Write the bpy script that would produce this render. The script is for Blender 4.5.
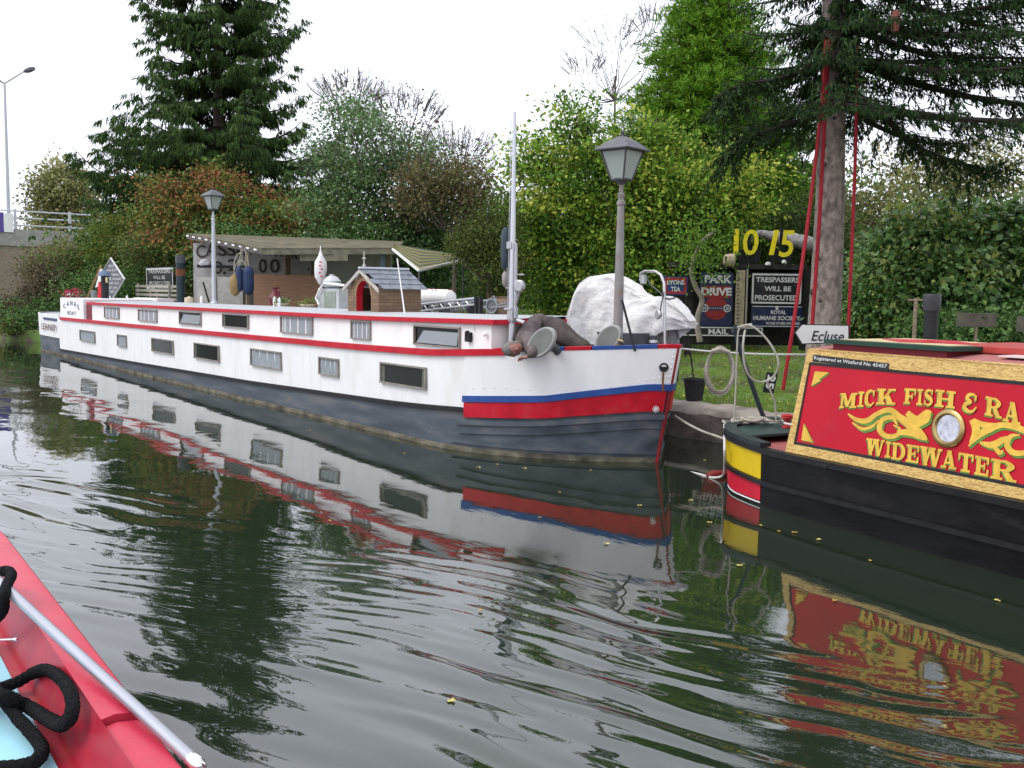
import bpy, math, random
import numpy as np
from mathutils import Vector, Matrix
rnd = random.Random(7)
R = math.radians
for o in list(bpy.data.objects): bpy.data.objects.remove(o)
SC = bpy.context.scene
COL = SC.collection

# ------------------------------------------------------------------ camera
YAW, PITCH, ROLL, F_PX, CH = R(36.8), math.atan(0.091), R(0.8), 1000.0, 2.0
FH = np.array([-math.cos(YAW), math.sin(YAW), 0.0])
HR = np.array([math.sin(YAW), math.cos(YAW), 0.0])
FW = FH * math.cos(PITCH) + np.array([0, 0, -math.sin(PITCH)])
UP = FH * math.sin(PITCH) + np.array([0, 0, math.cos(PITCH)])
XI = HR * math.cos(ROLL) + UP * math.sin(ROLL)
YI = UP * math.cos(ROLL) - HR * math.sin(ROLL)
cd = bpy.data.cameras.new('camera'); cam = bpy.data.objects.new('camera', cd); COL.objects.link(cam)
cam.matrix_world = Matrix(((XI[0], YI[0], -FW[0], 0), (XI[1], YI[1], -FW[1], 0), (XI[2], YI[2], -FW[2], CH), (0, 0, 0, 1)))
cd.sensor_width = 36; cd.lens = F_PX / 1024 * 36; cd.clip_start = .05; cd.clip_end = 3000
SC.camera = cam

# ------------------------------------------------------------------ world, sun, exposure
SUN_EL, SUN_AZ = R(52), R(200)
w = bpy.data.worlds.new('World'); SC.world = w; w.use_nodes = True
nt = w.node_tree; nt.nodes.clear()
sky = nt.nodes.new('ShaderNodeTexSky'); sky.sky_type = 'NISHITA'; sky.sun_disc = False
sky.sun_elevation = SUN_EL; sky.sun_rotation = SUN_AZ; sky.dust_density = 4; sky.air_density = 1.2
hs = nt.nodes.new('ShaderNodeHueSaturation'); hs.inputs['Saturation'].default_value = .12
mixw = nt.nodes.new('ShaderNodeMix'); mixw.data_type = 'RGBA'; mixw.inputs[0].default_value = .72
mixw.inputs[7].default_value = (9.5, 9.9, 11.2, 1)      # the even grey-white of an overcast layer
bg = nt.nodes.new('ShaderNodeBackground'); bg.inputs[1].default_value = .115
wo = nt.nodes.new('ShaderNodeOutputWorld')
nt.links.new(sky.outputs[0], hs.inputs['Color']); nt.links.new(hs.outputs[0], mixw.inputs[6])
nt.links.new(mixw.outputs[2], bg.inputs[0]); nt.links.new(bg.outputs[0], wo.inputs[0])
sd = bpy.data.lights.new('sun', 'SUN'); sd.energy = .9; sd.angle = R(25); sd.color = (1, .97, .93)
so = bpy.data.objects.new('sun', sd); COL.objects.link(so)
so.rotation_euler = (R(90) - SUN_EL, 0, R(180) - SUN_AZ)
SC.view_settings.view_transform = 'Standard'; SC.view_settings.look = 'None'
SC.view_settings.exposure = .62; SC.view_settings.gamma = 1
SC.cycles.max_bounces = 6; SC.cycles.transparent_max_bounces = 8
SC.cycles.diffuse_bounces = 3; SC.cycles.glossy_bounces = 3

# ------------------------------------------------------------------ pixel -> world helpers (points on real planes)
CAM0 = np.array([0, 0, CH])
def ray(px, py): return FW + XI * ((px - 512) / F_PX) - YI * ((py - 384) / F_PX)
def WD(px, py, d):
    r = ray(px, py); return CAM0 + r * (d / (r @ FH))
def WY(px, py, y):
    r = ray(px, py); return CAM0 + r * (y / r[1])
def WX(px, py, x):
    r = ray(px, py); return CAM0 + r * (x / r[0])
def WZ(px, py, z):
    r = ray(px, py); return CAM0 + r * ((z - CH) / r[2])
def WP(px, py, p0, n):
    r = ray(px, py); return CAM0 + r * (((np.array(p0) - CAM0) @ np.array(n)) / (r @ np.array(n)))

def PX(p):
    v = np.array(p, float) - CAM0; return 512 + F_PX * (v @ XI) / (v @ FW), 384 - F_PX * (v @ YI) / (v @ FW)
# ------------------------------------------------------------------ materials
MATS = {}
def mat(name, col, rough=.6, metal=0, var=.0, vscale=8, bump=0, bscale=40, spec=.28, dirt=None, dscale=3, damt=.4, coat=0, stretch=(1,1,1)):
    if name in MATS: return MATS[name]
    m = bpy.data.materials.new(name); m.use_nodes = True; n = m.node_tree; b = n.nodes['Principled BSDF']
    b.inputs['Roughness'].default_value = rough; b.inputs['Metallic'].default_value = metal
    b.inputs['Specular IOR Level'].default_value = spec; b.inputs['Coat Weight'].default_value = coat
    b.inputs['Base Color'].default_value = (*col, 1)
    tc = n.nodes.new('ShaderNodeTexCoord'); mp = n.nodes.new('ShaderNodeMapping'); mp.inputs['Scale'].default_value = stretch
    n.links.new(tc.outputs['Object'], mp.inputs[0])
    cur = None
    if var > 0:
        no = n.nodes.new('ShaderNodeTexNoise'); no.inputs['Scale'].default_value = vscale; no.inputs['Detail'].default_value = 5
        n.links.new(mp.outputs[0], no.inputs['Vector'])
        mr = n.nodes.new('ShaderNodeMapRange'); mr.inputs[1].default_value = .3; mr.inputs[2].default_value = .7
        n.links.new(no.outputs[0], mr.inputs[0])
        mx = n.nodes.new('ShaderNodeMix'); mx.data_type = 'RGBA'
        mx.inputs[6].default_value = (*[c * (1 - var) for c in col], 1); mx.inputs[7].default_value = (*[min(1, c * (1 + var)) for c in col], 1)
        n.links.new(mr.outputs[0], mx.inputs[0]); cur = mx.outputs[2]
    if dirt:
        no = n.nodes.new('ShaderNodeTexNoise'); no.inputs['Scale'].default_value = dscale; no.inputs['Detail'].default_value = 8; no.inputs['Roughness'].default_value = .7
        n.links.new(mp.outputs[0], no.inputs['Vector'])
        mr = n.nodes.new('ShaderNodeMapRange'); mr.inputs[1].default_value = .52; mr.inputs[2].default_value = .72; mr.inputs[4].default_value = damt
        n.links.new(no.outputs[0], mr.inputs[0])
        mx = n.nodes.new('ShaderNodeMix'); mx.data_type = 'RGBA'
        if cur: n.links.new(cur, mx.inputs[6])
        else: mx.inputs[6].default_value = (*col, 1)
        mx.inputs[7].default_value = (*dirt, 1); n.links.new(mr.outputs[0], mx.inputs[0]); cur = mx.outputs[2]
    if cur: n.links.new(cur, b.inputs['Base Color'])
    if bump > 0:
        no = n.nodes.new('ShaderNodeTexNoise'); no.inputs['Scale'].default_value = bscale; no.inputs['Detail'].default_value = 4
        n.links.new(mp.outputs[0], no.inputs['Vector'])
        bp = n.nodes.new('ShaderNodeBump'); bp.inputs['Strength'].default_value = 1; bp.inputs['Distance'].default_value = bump
        n.links.new(no.outputs[0], bp.inputs['Height']); n.links.new(bp.outputs[0], b.inputs['Normal'])
    MATS[name] = m; return m

def leafmat(name, cols, trans=.3, rough=.7, spec=.15):
    """foliage: each leaf carries its own tint (0..1) that picks a colour off the ramp"""
    if name in MATS: return MATS[name]
    m = bpy.data.materials.new(name); m.use_nodes = True; n = m.node_tree; b = n.nodes['Principled BSDF']; out = n.nodes['Material Output']
    at = n.nodes.new('ShaderNodeAttribute'); at.attribute_name = 'tint'
    cr = n.nodes.new('ShaderNodeValToRGB'); el = cr.color_ramp.elements
    for i, c in enumerate(cols):
        p = i / (len(cols) - 1)
        e = el[i] if i < 2 else el.new(p)
        e.position = p; e.color = (*c, 1)
    if len(cols) > 2:
        for i, e in enumerate(sorted(el, key=lambda e: e.position)): pass
    n.links.new(at.outputs['Fac'], cr.inputs[0]); n.links.new(cr.outputs[0], b.inputs['Base Color'])
    b.inputs['Roughness'].default_value = rough; b.inputs['Specular IOR Level'].default_value = spec
    tr = n.nodes.new('ShaderNodeBsdfTranslucent'); n.links.new(cr.outputs[0], tr.inputs[0])
    mx = n.nodes.new('ShaderNodeMixShader'); mx.inputs[0].default_value = trans
    n.links.new(b.outputs[0], mx.inputs[1]); n.links.new(tr.outputs[0], mx.inputs[2]); n.links.new(mx.outputs[0], out.inputs[0])
    MATS[name] = m; return m

WHITE = mat('white_paint', (.80, .80, .79), .5, var=.04, vscale=3, dirt=(.42, .33, .24), dscale=1.4, damt=.22, bump=.005, bscale=3, stretch=(1.8, 1.8, .5))
RED = mat('red_paint', (.50, .007, .022), .5, var=.2, vscale=5, dirt=(.22, .06, .05), dscale=5, damt=.55)
BLUE = mat('blue_paint', (.03, .08, .28), .45, var=.15, vscale=6)
HULL = mat('hull_blacking', (.078, .095, .115), .55, var=.45, vscale=3, dirt=(.17, .14, .11), dscale=3, damt=.75, bump=.004, bscale=5, stretch=(.25, 1, 1.6))
WEED = mat('waterline_weed', (.14, .125, .09), .85, var=.6, vscale=7, bump=.01, bscale=25, dirt=(.05, .055, .05), dscale=5, damt=.9, stretch=(.5, 1, 1))
GREYROOF = mat('roof_paint', (.42, .43, .44), .6, var=.1)
BLACK = mat('black_paint', (.012, .013, .015), .35, var=.3)
BLACKM = mat('black_matt', (.02, .02, .022), .75, var=.3)
STEEL = mat('galvanised_steel', (.42, .43, .44), .4, .7, var=.12, vscale=20)
POSTG = mat('painted_grey_post', (.25, .235, .225), .5, var=.15, dirt=(.28, .12, .06), dscale=9, damt=.5)
PALEPOST = mat('pale_post', (.5, .52, .55), .45, var=.08)
DARKGREY = mat('dark_grey_metal', (.07, .075, .08), .45, var=.2)
GLASS = mat('window_glass', (.012, .016, .014), .12, spec=.12)
LGLASS = mat('lantern_glass', (.34, .38, .35), .3, spec=.4)
CURT = mat('net_curtain', (.27, .30, .32), .8, var=.35, vscale=30, stretch=(6, 6, .5))
WFRAME = mat('window_frame', (.26, .235, .205), .5, var=.2)
WOOD = mat('weathered_wood', (.22, .17, .12), .8, var=.35, vscale=12, stretch=(1, 1, 4), bump=.003)
PLY = mat('plywood', (.33, .19, .12), .75, var=.15, vscale=4, stretch=(1, 1, 6))
SHEDW = mat('shed_boarding', (.40, .39, .37), .8, var=.2, vscale=3, dirt=(.15, .14, .12), dscale=3, damt=.6)
ROPE = mat('rope', (.38, .35, .29), .9, var=.3, vscale=60, bump=.004, bscale=150)
ROPEW = mat('white_rope', (.6, .6, .57), .9, var=.15, vscale=60)
ROPEK = mat('black_rope', (.012, .012, .013), .9, var=.4, vscale=80, bump=.006, bscale=160)
TARP = mat('white_tarpaulin', (.66, .65, .635), .55, var=.08, vscale=6, dirt=(.40, .35, .30), dscale=5, damt=.5, bump=.035, bscale=8)
YEL = mat('yellow_paint', (.62, .42, .01), .4, var=.12)
SIGNK = mat('enamel_black', (.012, .014, .016), .4, var=.2, dirt=(.12, .07, .05), dscale=9, damt=.5)
SIGNB = mat('enamel_navy', (.015, .025, .07), .35, var=.2, dirt=(.12, .07, .05), dscale=9, damt=.5)
SIGNW = mat('lettering_white', (.62, .62, .60), .5, var=.12, vscale=30, dirt=(.12, .12, .11), dscale=18, damt=.7)
BARK = mat('bark', (.13, .105, .085), .9, var=.45, vscale=14, bump=.02, bscale=22)
BARKG = mat('spruce_bark', (.25, .205, .18), .9, var=.5, vscale=12, dirt=(.08, .07, .06), dscale=7, damt=.8, bump=.02, bscale=26, stretch=(1, 1, .6))
TWIG = mat('twig_bark', (.10, .085, .075), .9, var=.3)
CONC = mat('concrete', (.30, .29, .27), .85, var=.2, vscale=3, bump=.004, bscale=14)

# ------------------------------------------------------------------ mesh builder
class MB:
    def __init__(s): s.v = []; s.f = []
    def add(s, vs, fs):
        b = len(s.v); s.v += [tuple(map(float, p)) for p in vs]; s.f += [tuple(b + i for i in f) for f in fs]; return s
    def quad(s, a, b, c, d): return s.add([a, b, c, d], [(0, 1, 2, 3)])
    def box(s, c, size, ax=None):
        """axis box; ax = three direction vectors (columns) if rotated"""
        c = np.array(c, float); h = np.array(size, float) / 2
        A = np.eye(3) if ax is None else np.array([np.array(a, float) / np.linalg.norm(a) for a in ax])
        vs = [c + sx * h[0] * A[0] + sy * h[1] * A[1] + sz * h[2] * A[2] for sx in (-1, 1) for sy in (-1, 1) for sz in (-1, 1)]
        return s.add(vs, [(0, 1, 3, 2), (4, 6, 7, 5), (0, 4, 5, 1), (2, 3, 7, 6), (0, 2, 6, 4), (1, 5, 7, 3)])
    def tube(s, pts, r, seg=8, cap=True, closed=False):
        pts = [np.array(p, float) for p in pts]; n = len(pts)
        rs = [r] * n if np.isscalar(r) else list(r)
        vs = []; prev = None
        for i, p in enumerate(pts):
            if closed: t = pts[(i + 1) % n] - pts[i - 1]
            else: t = pts[min(i + 1, n - 1)] - pts[max(i - 1, 0)]
            t = t / (np.linalg.norm(t) + 1e-12)
            if prev is None:
                a = np.array([0, 0, 1.]) if abs(t[2]) < .9 else np.array([1., 0, 0])
                u = np.cross(t, a); u /= np.linalg.norm(u)
            else:
                u = prev - t * (prev @ t); u /= (np.linalg.norm(u) + 1e-12)
            prev = u; w_ = np.cross(t, u)
            for k in range(seg):
                an = 2 * math.pi * k / seg; vs.append(p + rs[i] * (math.cos(an) * u + math.sin(an) * w_))
        fs = []
        for i in range(n if closed else n - 1):
            j = (i + 1) % n
            for k in range(seg):
                fs.append((i * seg + k, i * seg + (k + 1) % seg, j * seg + (k + 1) % seg, j * seg + k))
        if cap and not closed: fs += [tuple(range(seg))[::-1], tuple((n - 1) * seg + k for k in range(seg))]
        return s.add(vs, fs)
    def lathe(s, prof, base, seg=20, ax=(0, 0, 1), sq=False):
        """prof: list of (radius, height) up the axis"""
        ax = np.array(ax, float); ax /= np.linalg.norm(ax); a = np.array([0, 0, 1.]) if abs(ax[2]) < .9 else np.array([1., 0, 0])
        u = np.cross(a, ax); u /= np.linalg.norm(u); w_ = np.cross(ax, u); base = np.array(base, float); vs = []
        for r, h in prof:
            for k in range(seg):
                an = 2 * math.pi * (k + (.5 if sq else 0)) / seg; vs.append(base + ax * h + r * (math.cos(an) * u + math.sin(an) * w_))
        fs = [(i * seg + k, i * seg + (k + 1) % seg, (i + 1) * seg + (k + 1) % seg, (i + 1) * seg + k) for i in range(len(prof) - 1) for k in range(seg)]
        fs += [tuple(range(seg))[::-1], tuple((len(prof) - 1) * seg + k for k in range(seg))]
        return s.add(vs, fs)
    def prism(s, poly, off):
        """poly: 3D points in a plane; off: extrusion vector"""
        n = len(poly); off = np.array(off, float); vs = [np.array(p, float) for p in poly]; vs += [p + off for p in vs]
        return s.add(vs, [tuple(range(n))[::-1], tuple(n + i for i in range(n))] + [(i, (i + 1) % n, n + (i + 1) % n, n + i) for i in range(n)])
    def sheet(s, rows, closed=False):
        n = len(rows); m = len(rows[0]); vs = [p for r in rows for p in r]
        return s.add(vs, [(i * m + k, i * m + (k + 1) % m, (i + 1) * m + (k + 1) % m, (i + 1) * m + k) for i in range(n - 1) for k in range(m if closed else m - 1)])

def org(o):
    v = np.zeros(3)
    while o is not None: v = v + np.array(o.location); o = o.parent
    return v
def tag(o, label=None, cat=None, group=None, kind=None):
    if label: o['label'] = label
    if cat: o['category'] = cat
    if group: o['group'] = group
    if kind: o['kind'] = kind
    return o
def thing(name, loc, label, cat, group=None, kind=None):
    o = bpy.data.objects.new(name, None); COL.objects.link(o); o.location = [float(c) for c in loc]; o.empty_display_size = .1
    return tag(o, label, cat, group, kind)
def obj(name, mb, m, parent=None, smooth=False, bevel=0, loc=None):
    v = np.array(mb.v); 
    if parent is None:
        base = np.array([(v[:, 0].min() + v[:, 0].max()) / 2, (v[:, 1].min() + v[:, 1].max()) / 2, v[:, 2].min()]) if loc is None else np.array(loc)
    else: base = org(parent)
    me = bpy.data.meshes.new(name); me.from_pydata([tuple(p) for p in (v - base)], [], mb.f)
    me.materials.append(m); me.update()
    if smooth: me.polygons.foreach_set('use_smooth', [True] * len(me.polygons))
    o = bpy.data.objects.new(name, me); COL.objects.link(o)
    if parent is None: o.location = base
    else: o.parent = parent
    if bevel:
        b = o.modifiers.new('bevel', 'BEVEL'); b.width = bevel; b.segments = 2; b.limit_method = 'ANGLE'
    if smooth and smooth != 'all':
        try: me.set_sharp_from_angle(angle=R(40))
        except Exception: pass
    return o
def dup(root, loc, rotz=0, scale=1, label=None, group=None):
    def cp(o, par):
        c = o.copy(); COL.objects.link(c); c.parent = par
        for ch in o.children: cp(ch, c)
        return c
    r = cp(root, None); r.location = [float(x) for x in loc]; r.rotation_euler = (0, 0, rotz); r.scale = (scale,) * 3
    if label: r['label'] = label
    if group: r['group'] = group
    return r

def text_mesh(s, size=1, bold=0, shear=0, spacing=1):
    cu = bpy.data.curves.new('lettering', 'FONT'); cu.body = s; cu.size = size; cu.offset = bold; cu.shear = shear
    cu.align_x = 'CENTER'; cu.align_y = 'CENTER'; cu.space_character = spacing; cu.resolution_u = 3
    to = bpy.data.objects.new('tmp', cu); COL.objects.link(to)
    bpy.context.view_layer.update()
    me = bpy.data.meshes.new_from_object(to.evaluated_get(bpy.context.evaluated_depsgraph_get()))
    bpy.data.objects.remove(to); bpy.data.curves.remove(cu)
    v = np.array([tuple(x.co) for x in me.vertices]); f = [tuple(p.vertices) for p in me.polygons]; bpy.data.meshes.remove(me)
    return v, f
def text(s, c, xd, ud, width, height, m, parent, lift=.004, bold=0, shear=0, name='lettering', drop=None):
    """flat lettering fitted to width x height (metres), centred on c, on the plane of xd and ud"""
    v, f = text_mesh(s, 1, bold, shear)
    lo = v.min(0); hi = v.max(0); v = v - (lo + hi) / 2
    xd = np.array(xd, float) / np.linalg.norm(xd); ud = np.array(ud, float); ud = ud - xd * (ud @ xd); ud /= np.linalg.norm(ud); nd = np.cross(xd, ud)
    sx = width / (hi - lo)[0]; sy = height / (hi - lo)[1] if height else sx
    mb = MB(); mb.add([np.array(c) + xd * p[0] * sx + ud * p[1] * sy + nd * lift for p in v], f)
    return obj(name, mb, m, parent)

# ------------------------------------------------------------------ noise
_T = np.random.RandomState(5).rand(256, 256)
def vnoise(x, y, sc=1., seed=0):
    x = np.asarray(x) * sc + seed * 17.3; y = np.asarray(y) * sc + seed * 9.7
    xi = np.floor(x).astype(int); yi = np.floor(y).astype(int); fx = x - xi; fy = y - yi
    fx = fx ** 3 * (fx * (fx * 6 - 15) + 10); fy = fy ** 3 * (fy * (fy * 6 - 15) + 10)
    t = lambda a, b: _T[a & 255, b & 255]
    return ((t(xi, yi) * (1 - fx) + t(xi + 1, yi) * fx) * (1 - fy) + (t(xi, yi + 1) * (1 - fx) + t(xi + 1, yi + 1) * fx) * fy) * 2 - 1
def sst(x, a, b):
    t = np.clip((np.asarray(x, float) - a) / (b - a), 0, 1); return t * t * (3 - 2 * t)
# ================================================================== WATER
def fast_mesh(name, co, quads, m, smooth=True, attrs=None, loc=(0, 0, 0), parent=None):
    me = bpy.data.meshes.new(name); nv = len(co); nf = len(quads)
    me.vertices.add(nv); me.vertices.foreach_set('co', np.ascontiguousarray(co, dtype=np.float32).ravel())
    k = quads.shape[1]
    me.loops.add(nf * k); me.loops.foreach_set('vertex_index', np.ascontiguousarray(quads, dtype=np.int32).ravel())
    me.polygons.add(nf); me.polygons.foreach_set('loop_start', np.arange(0, nf * k, k, dtype=np.int32)); me.polygons.foreach_set('loop_total', np.full(nf, k, dtype=np.int32))
    if smooth: me.polygons.foreach_set('use_smooth', np.ones(nf, dtype=bool))
    me.update(calc_edges=True)
    for an, (dom, arr) in (attrs or {}).items():
        a = me.attributes.new(an, 'FLOAT', dom); a.data.foreach_set('value', np.ascontiguousarray(arr, dtype=np.float32))
    me.materials.append(m); o = bpy.data.objects.new(name, me); COL.objects.link(o); o.location = loc
    if parent is not None: o.parent = parent
    return o
def spaced(lo, hi, c, fine, grow):
    a = [c]; s = fine
    while a[-1] < hi: a.append(a[-1] + s); s = min(s * grow, 30) if a[-1] > c + 1.2 else fine
    b = [c]; s = fine
    while b[-1] > lo: b.append(b[-1] - s); s = min(s * grow, 30)
    return np.array(b[::-1][:-1] + a)
def gridq(nx, ny):
    i, j = np.meshgrid(np.arange(nx - 1), np.arange(ny - 1), indexing='ij'); a = (i * ny + j).ravel()
    return np.stack([a, a + ny, a + ny + 1, a + 1], 1)
xs = spaced(-400, 200, -3.0, .02, 1.0033); ys = np.concatenate([np.linspace(-60, .5, 40)[:-1], np.arange(.5, 8.2, .025), np.arange(8.2, 12.5, .1)])
GX, GY = np.meshgrid(xs, ys, indexing='ij')
th = R(21)
wx = GX + .25 * vnoise(GX, GY, .5, 1); wy = GY + .35 * vnoise(GX, GY, .45, 2) + .07 * vnoise(GX, GY, 1.6, 3)
n_ = -math.sin(th) * wx + math.cos(th) * wy; c_ = math.cos(th) * wx + math.sin(th) * wy
edge = 3.70 + .25 * np.clip(GX + 6.4, -8, 4.5) + .45 * vnoise(GX, GY, .5, 9)
zone = 1 - sst(GY, edge - .5, edge + .5)
zone *= .55 + .45 * sst(GX, -15, -9)
env1 = sst(vnoise(n_ * .8, c_ * .45, 1, 4), -.55, .5); env2 = sst(vnoise(n_ * .9, c_ * .5, 1, 5), -.5, .6); env3 = sst(vnoise(n_, c_ * .6, .9, 6), -.4, .6)
def wv(ang, lam, seed, ph=0):
    a_ = R(ang); nn = -math.sin(a_) * wx + math.cos(a_) * wy; cc = math.cos(a_) * wx + math.sin(a_) * wy
    return np.sin(2 * math.pi * nn / lam + 1.6 * vnoise(cc * .5, nn * .6, 1, seed) + ph)
H = zone * (env1 * (.0042 * wv(20, .43, 7) + .0030 * wv(29, .33, 17, 1) + .0017 * wv(12, .27, 18, 2) + .0012 * wv(25, .22, 19, .6))
            + env2 * (.0009 * wv(22, .17, 8) + .0006 * wv(31, .135, 28, 1))
            + .00032 * env3 * np.sin(2 * math.pi * n_ / .085 + 2 * vnoise(c_, n_, 1.1, 12)))
# short cross ripples near the boat we stand on
th2 = R(-8); n2 = -math.sin(th2) * wx + math.cos(th2) * wy
H += (1 - sst(GY, 1.6, 3.6)) * .0006 * sst(vnoise(wx, wy, .8, 21), -.2, .6) * np.sin(2 * math.pi * n2 / .13 + 2 * vnoise(wx, wy, .9, 22))
# slow undulation everywhere, weak in the lee of the boats
calm = .45 + .55 * (1 - sst(GY, 4.5, 6.5)); calm *= .75 + .6 * (1 - sst(GX, -22, -12))
H += (1 - sst(GY, 4.6, 6.2)) * (1 - sst(GX, -17, -9)) * .0011 * (vnoise(GX * 1.5 + GY, GY * 5, 1.1, 16))
H += calm * (.0040 * vnoise(GX * .7, GY * 1.3, .9, 13) + .0016 * vnoise(GX * .7, GY * 1.5, 2.3, 14) + .0004 * vnoise(GX, GY * 1.4, 6, 15))
fade = (np.abs(GX + 10) < 60); H *= fade
wm = bpy.data.materials.new('canal_water'); wm.use_nodes = True; n = wm.node_tree; b = n.nodes['Principled BSDF']
b.inputs['Base Color'].default_value = (.014, .022, .012, 1); b.inputs['Roughness'].default_value = .015; b.inputs['IOR'].default_value = 1.85
b.inputs['Specular IOR Level'].default_value = .5
tc = n.nodes.new('ShaderNodeTexCoord'); mp = n.nodes.new('ShaderNodeMapping'); mp.inputs['Rotation'].default_value = (0, 0, -th); mp.inputs['Scale'].default_value = (3, 11, 1)
no = n.nodes.new('ShaderNodeTexNoise'); no.inputs['Scale'].default_value = 1.2; no.inputs['Detail'].default_value = 3
bp = n.nodes.new('ShaderNodeBump'); bp.inputs['Distance'].default_value = .0007; bp.inputs['Strength'].default_value = .8
n.links.new(tc.outputs['Object'], mp.inputs[0]); n.links.new(mp.outputs[0], no.inputs['Vector']); n.links.new(no.outputs[0], bp.inputs['Height']); n.links.new(bp.outputs[0], b.inputs['Normal'])
wat = fast_mesh('water', np.stack([GX.ravel(), GY.ravel(), H.ravel()], 1), gridq(len(xs), len(ys)), wm); tag(wat, kind='structure')

# ================================================================== GROUND
def bank_y(X):   # where the far bank starts
    return np.interp(X, [-400, -90, -60, -45, -40, -37, -34, -7, 200], [4.5, 4.5, 5.4, 6.6, 7.4, 9.0, 10.35, 10.45, 10.45])
def gz(X, Y):
    dy = Y - bank_y(X)
    z = .42 + .55 * sst(dy, .5, 7) + .12 * vnoise(X, Y, .4, 30) * sst(dy, .3, 2) + .02 * vnoise(X, Y, 3, 31)
    z = z + 4.3 * sst(-X, 36, 60) * sst(dy, 7, 16)
    z = z + 2.5 * sst(Y, 60, 200)
    return z
gx = spaced(-500, 500, -8, .12, 1.03); dyv = np.concatenate([[0, 0], np.cumsum(np.concatenate([np.full(60, .12), .12 * 1.07 ** np.arange(105)]))])
dyv = dyv[dyv < 900]
GX2 = np.repeat(gx[:, None], len(dyv), 1); GY2 = bank_y(gx)[:, None] + dyv[None, :]
GZ2 = gz(GX2, GY2); GZ2[:, 0] = -.8
gm = bpy.data.materials.new('grass_ground'); gm.use_nodes = True; n = gm.node_tree; b = n.nodes['Principled BSDF']; b.inputs['Roughness'].default_value = .95
tc = n.nodes.new('ShaderNodeTexCoord'); no = n.nodes.new('ShaderNodeTexNoise'); no.inputs['Scale'].default_value = 1.6; no.inputs['Detail'].default_value = 8
cr = n.nodes.new('ShaderNodeValToRGB'); cr.color_ramp.elements[0].position = .35; cr.color_ramp.elements[0].color = (.07, .06, .035, 1)
cr.color_ramp.elements[1].position = .55; cr.color_ramp.elements[1].color = (.10, .17, .03, 1)
n.links.new(tc.outputs['Object'], no.inputs['Vector']); n.links.new(no.outputs[0], cr.inputs[0]); n.links.new(cr.outputs[0], b.inputs['Base Color'])
tag(fast_mesh('ground', np.stack([GX2.ravel(), GY2.ravel(), GZ2.ravel()], 1), gridq(len(gx), len(dyv)), gm), kind='structure')
# worn bank edging: rounded coping of weathered concrete over piled wood
ce = MB(); rows = []
for X in np.arange(-34, 6, .12):
    j = .05 * vnoise(X, 0, 1.3, 40); j2 = .03 * vnoise(X, 5, 4, 41)
    y0 = float(bank_y(X)) - .12 + j
    prof = [(y0 + .05, -.5), (y0 + .02, .05), (y0 - .03 + j2, .2), (y0 - .04, .36 + j2), (y0 + .03, .44 + j2), (y0 + .22, .47), (y0 + .45, .475 + j2), (y0 + .62, .43), (y0 + .7, .2)]
    rows.append([(X, a, c) for a, c in prof])
ce.sheet(rows)
tag(obj('bank_edge', ce, mat('bank_coping', (.27, .235, .20), .9, var=.4, vscale=2.5, dirt=(.10, .085, .06), dscale=3, damt=.8, bump=.02, bscale=10), smooth=True, loc=(0, 0, 0)), kind='structure')

# ================================================================== LEAF TOOLS
RS = np.random.RandomState(11)
def unit(v): return v / (np.linalg.norm(v, axis=1, keepdims=True) + 1e-9)
def leaf_quads(pos, axis, side, L, W):
    """rhombic leaves: pos = base, axis = direction, side = width direction"""
    a = pos; b_ = pos + axis * (L * .45)[:, None] + side * (W * .5)[:, None]; c = pos + axis * L[:, None]; d = pos + axis * (L * .45)[:, None] - side * (W * .5)[:, None]
    co = np.stack([a, b_, c, d], 1).reshape(-1, 3); q = np.arange(len(pos) * 4).reshape(-1, 4); return co, q
def foliage(name, pos, axis, L, W, tint, m, parent):
    nrm = unit(RS.randn(len(pos), 3) * .55 + np.array([0, 0, .8]) + FH * -.25); side = unit(np.cross(axis, nrm))
    co, q = leaf_quads(pos, axis, side, L, W)
    return fast_mesh(name, co - org(parent), q, m, smooth=False, attrs={'tint': ('FACE', np.clip(tint, 0, 1))}, parent=parent)
def limbs(mb, base, tips, r0, rt=.008, wob=.08, seg=5):
    for t in tips:
        base_ = np.array(base); v = np.array(t) - base_; L = np.linalg.norm(v); pts = []
        for k in range(6):
            s = k / 5; p = base_ + v * s + np.array([0, 0, 1]) * (-.12 * L * math.sin(s * math.pi)) + (RS.randn(3) * wob * L * .35 if 0 < k < 5 else 0)
            pts.append(p)
        mb.tube(pts, [r0 * (1 - s) + rt * s for s in np.linspace(0, 1, 6)], seg, cap=False)
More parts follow.
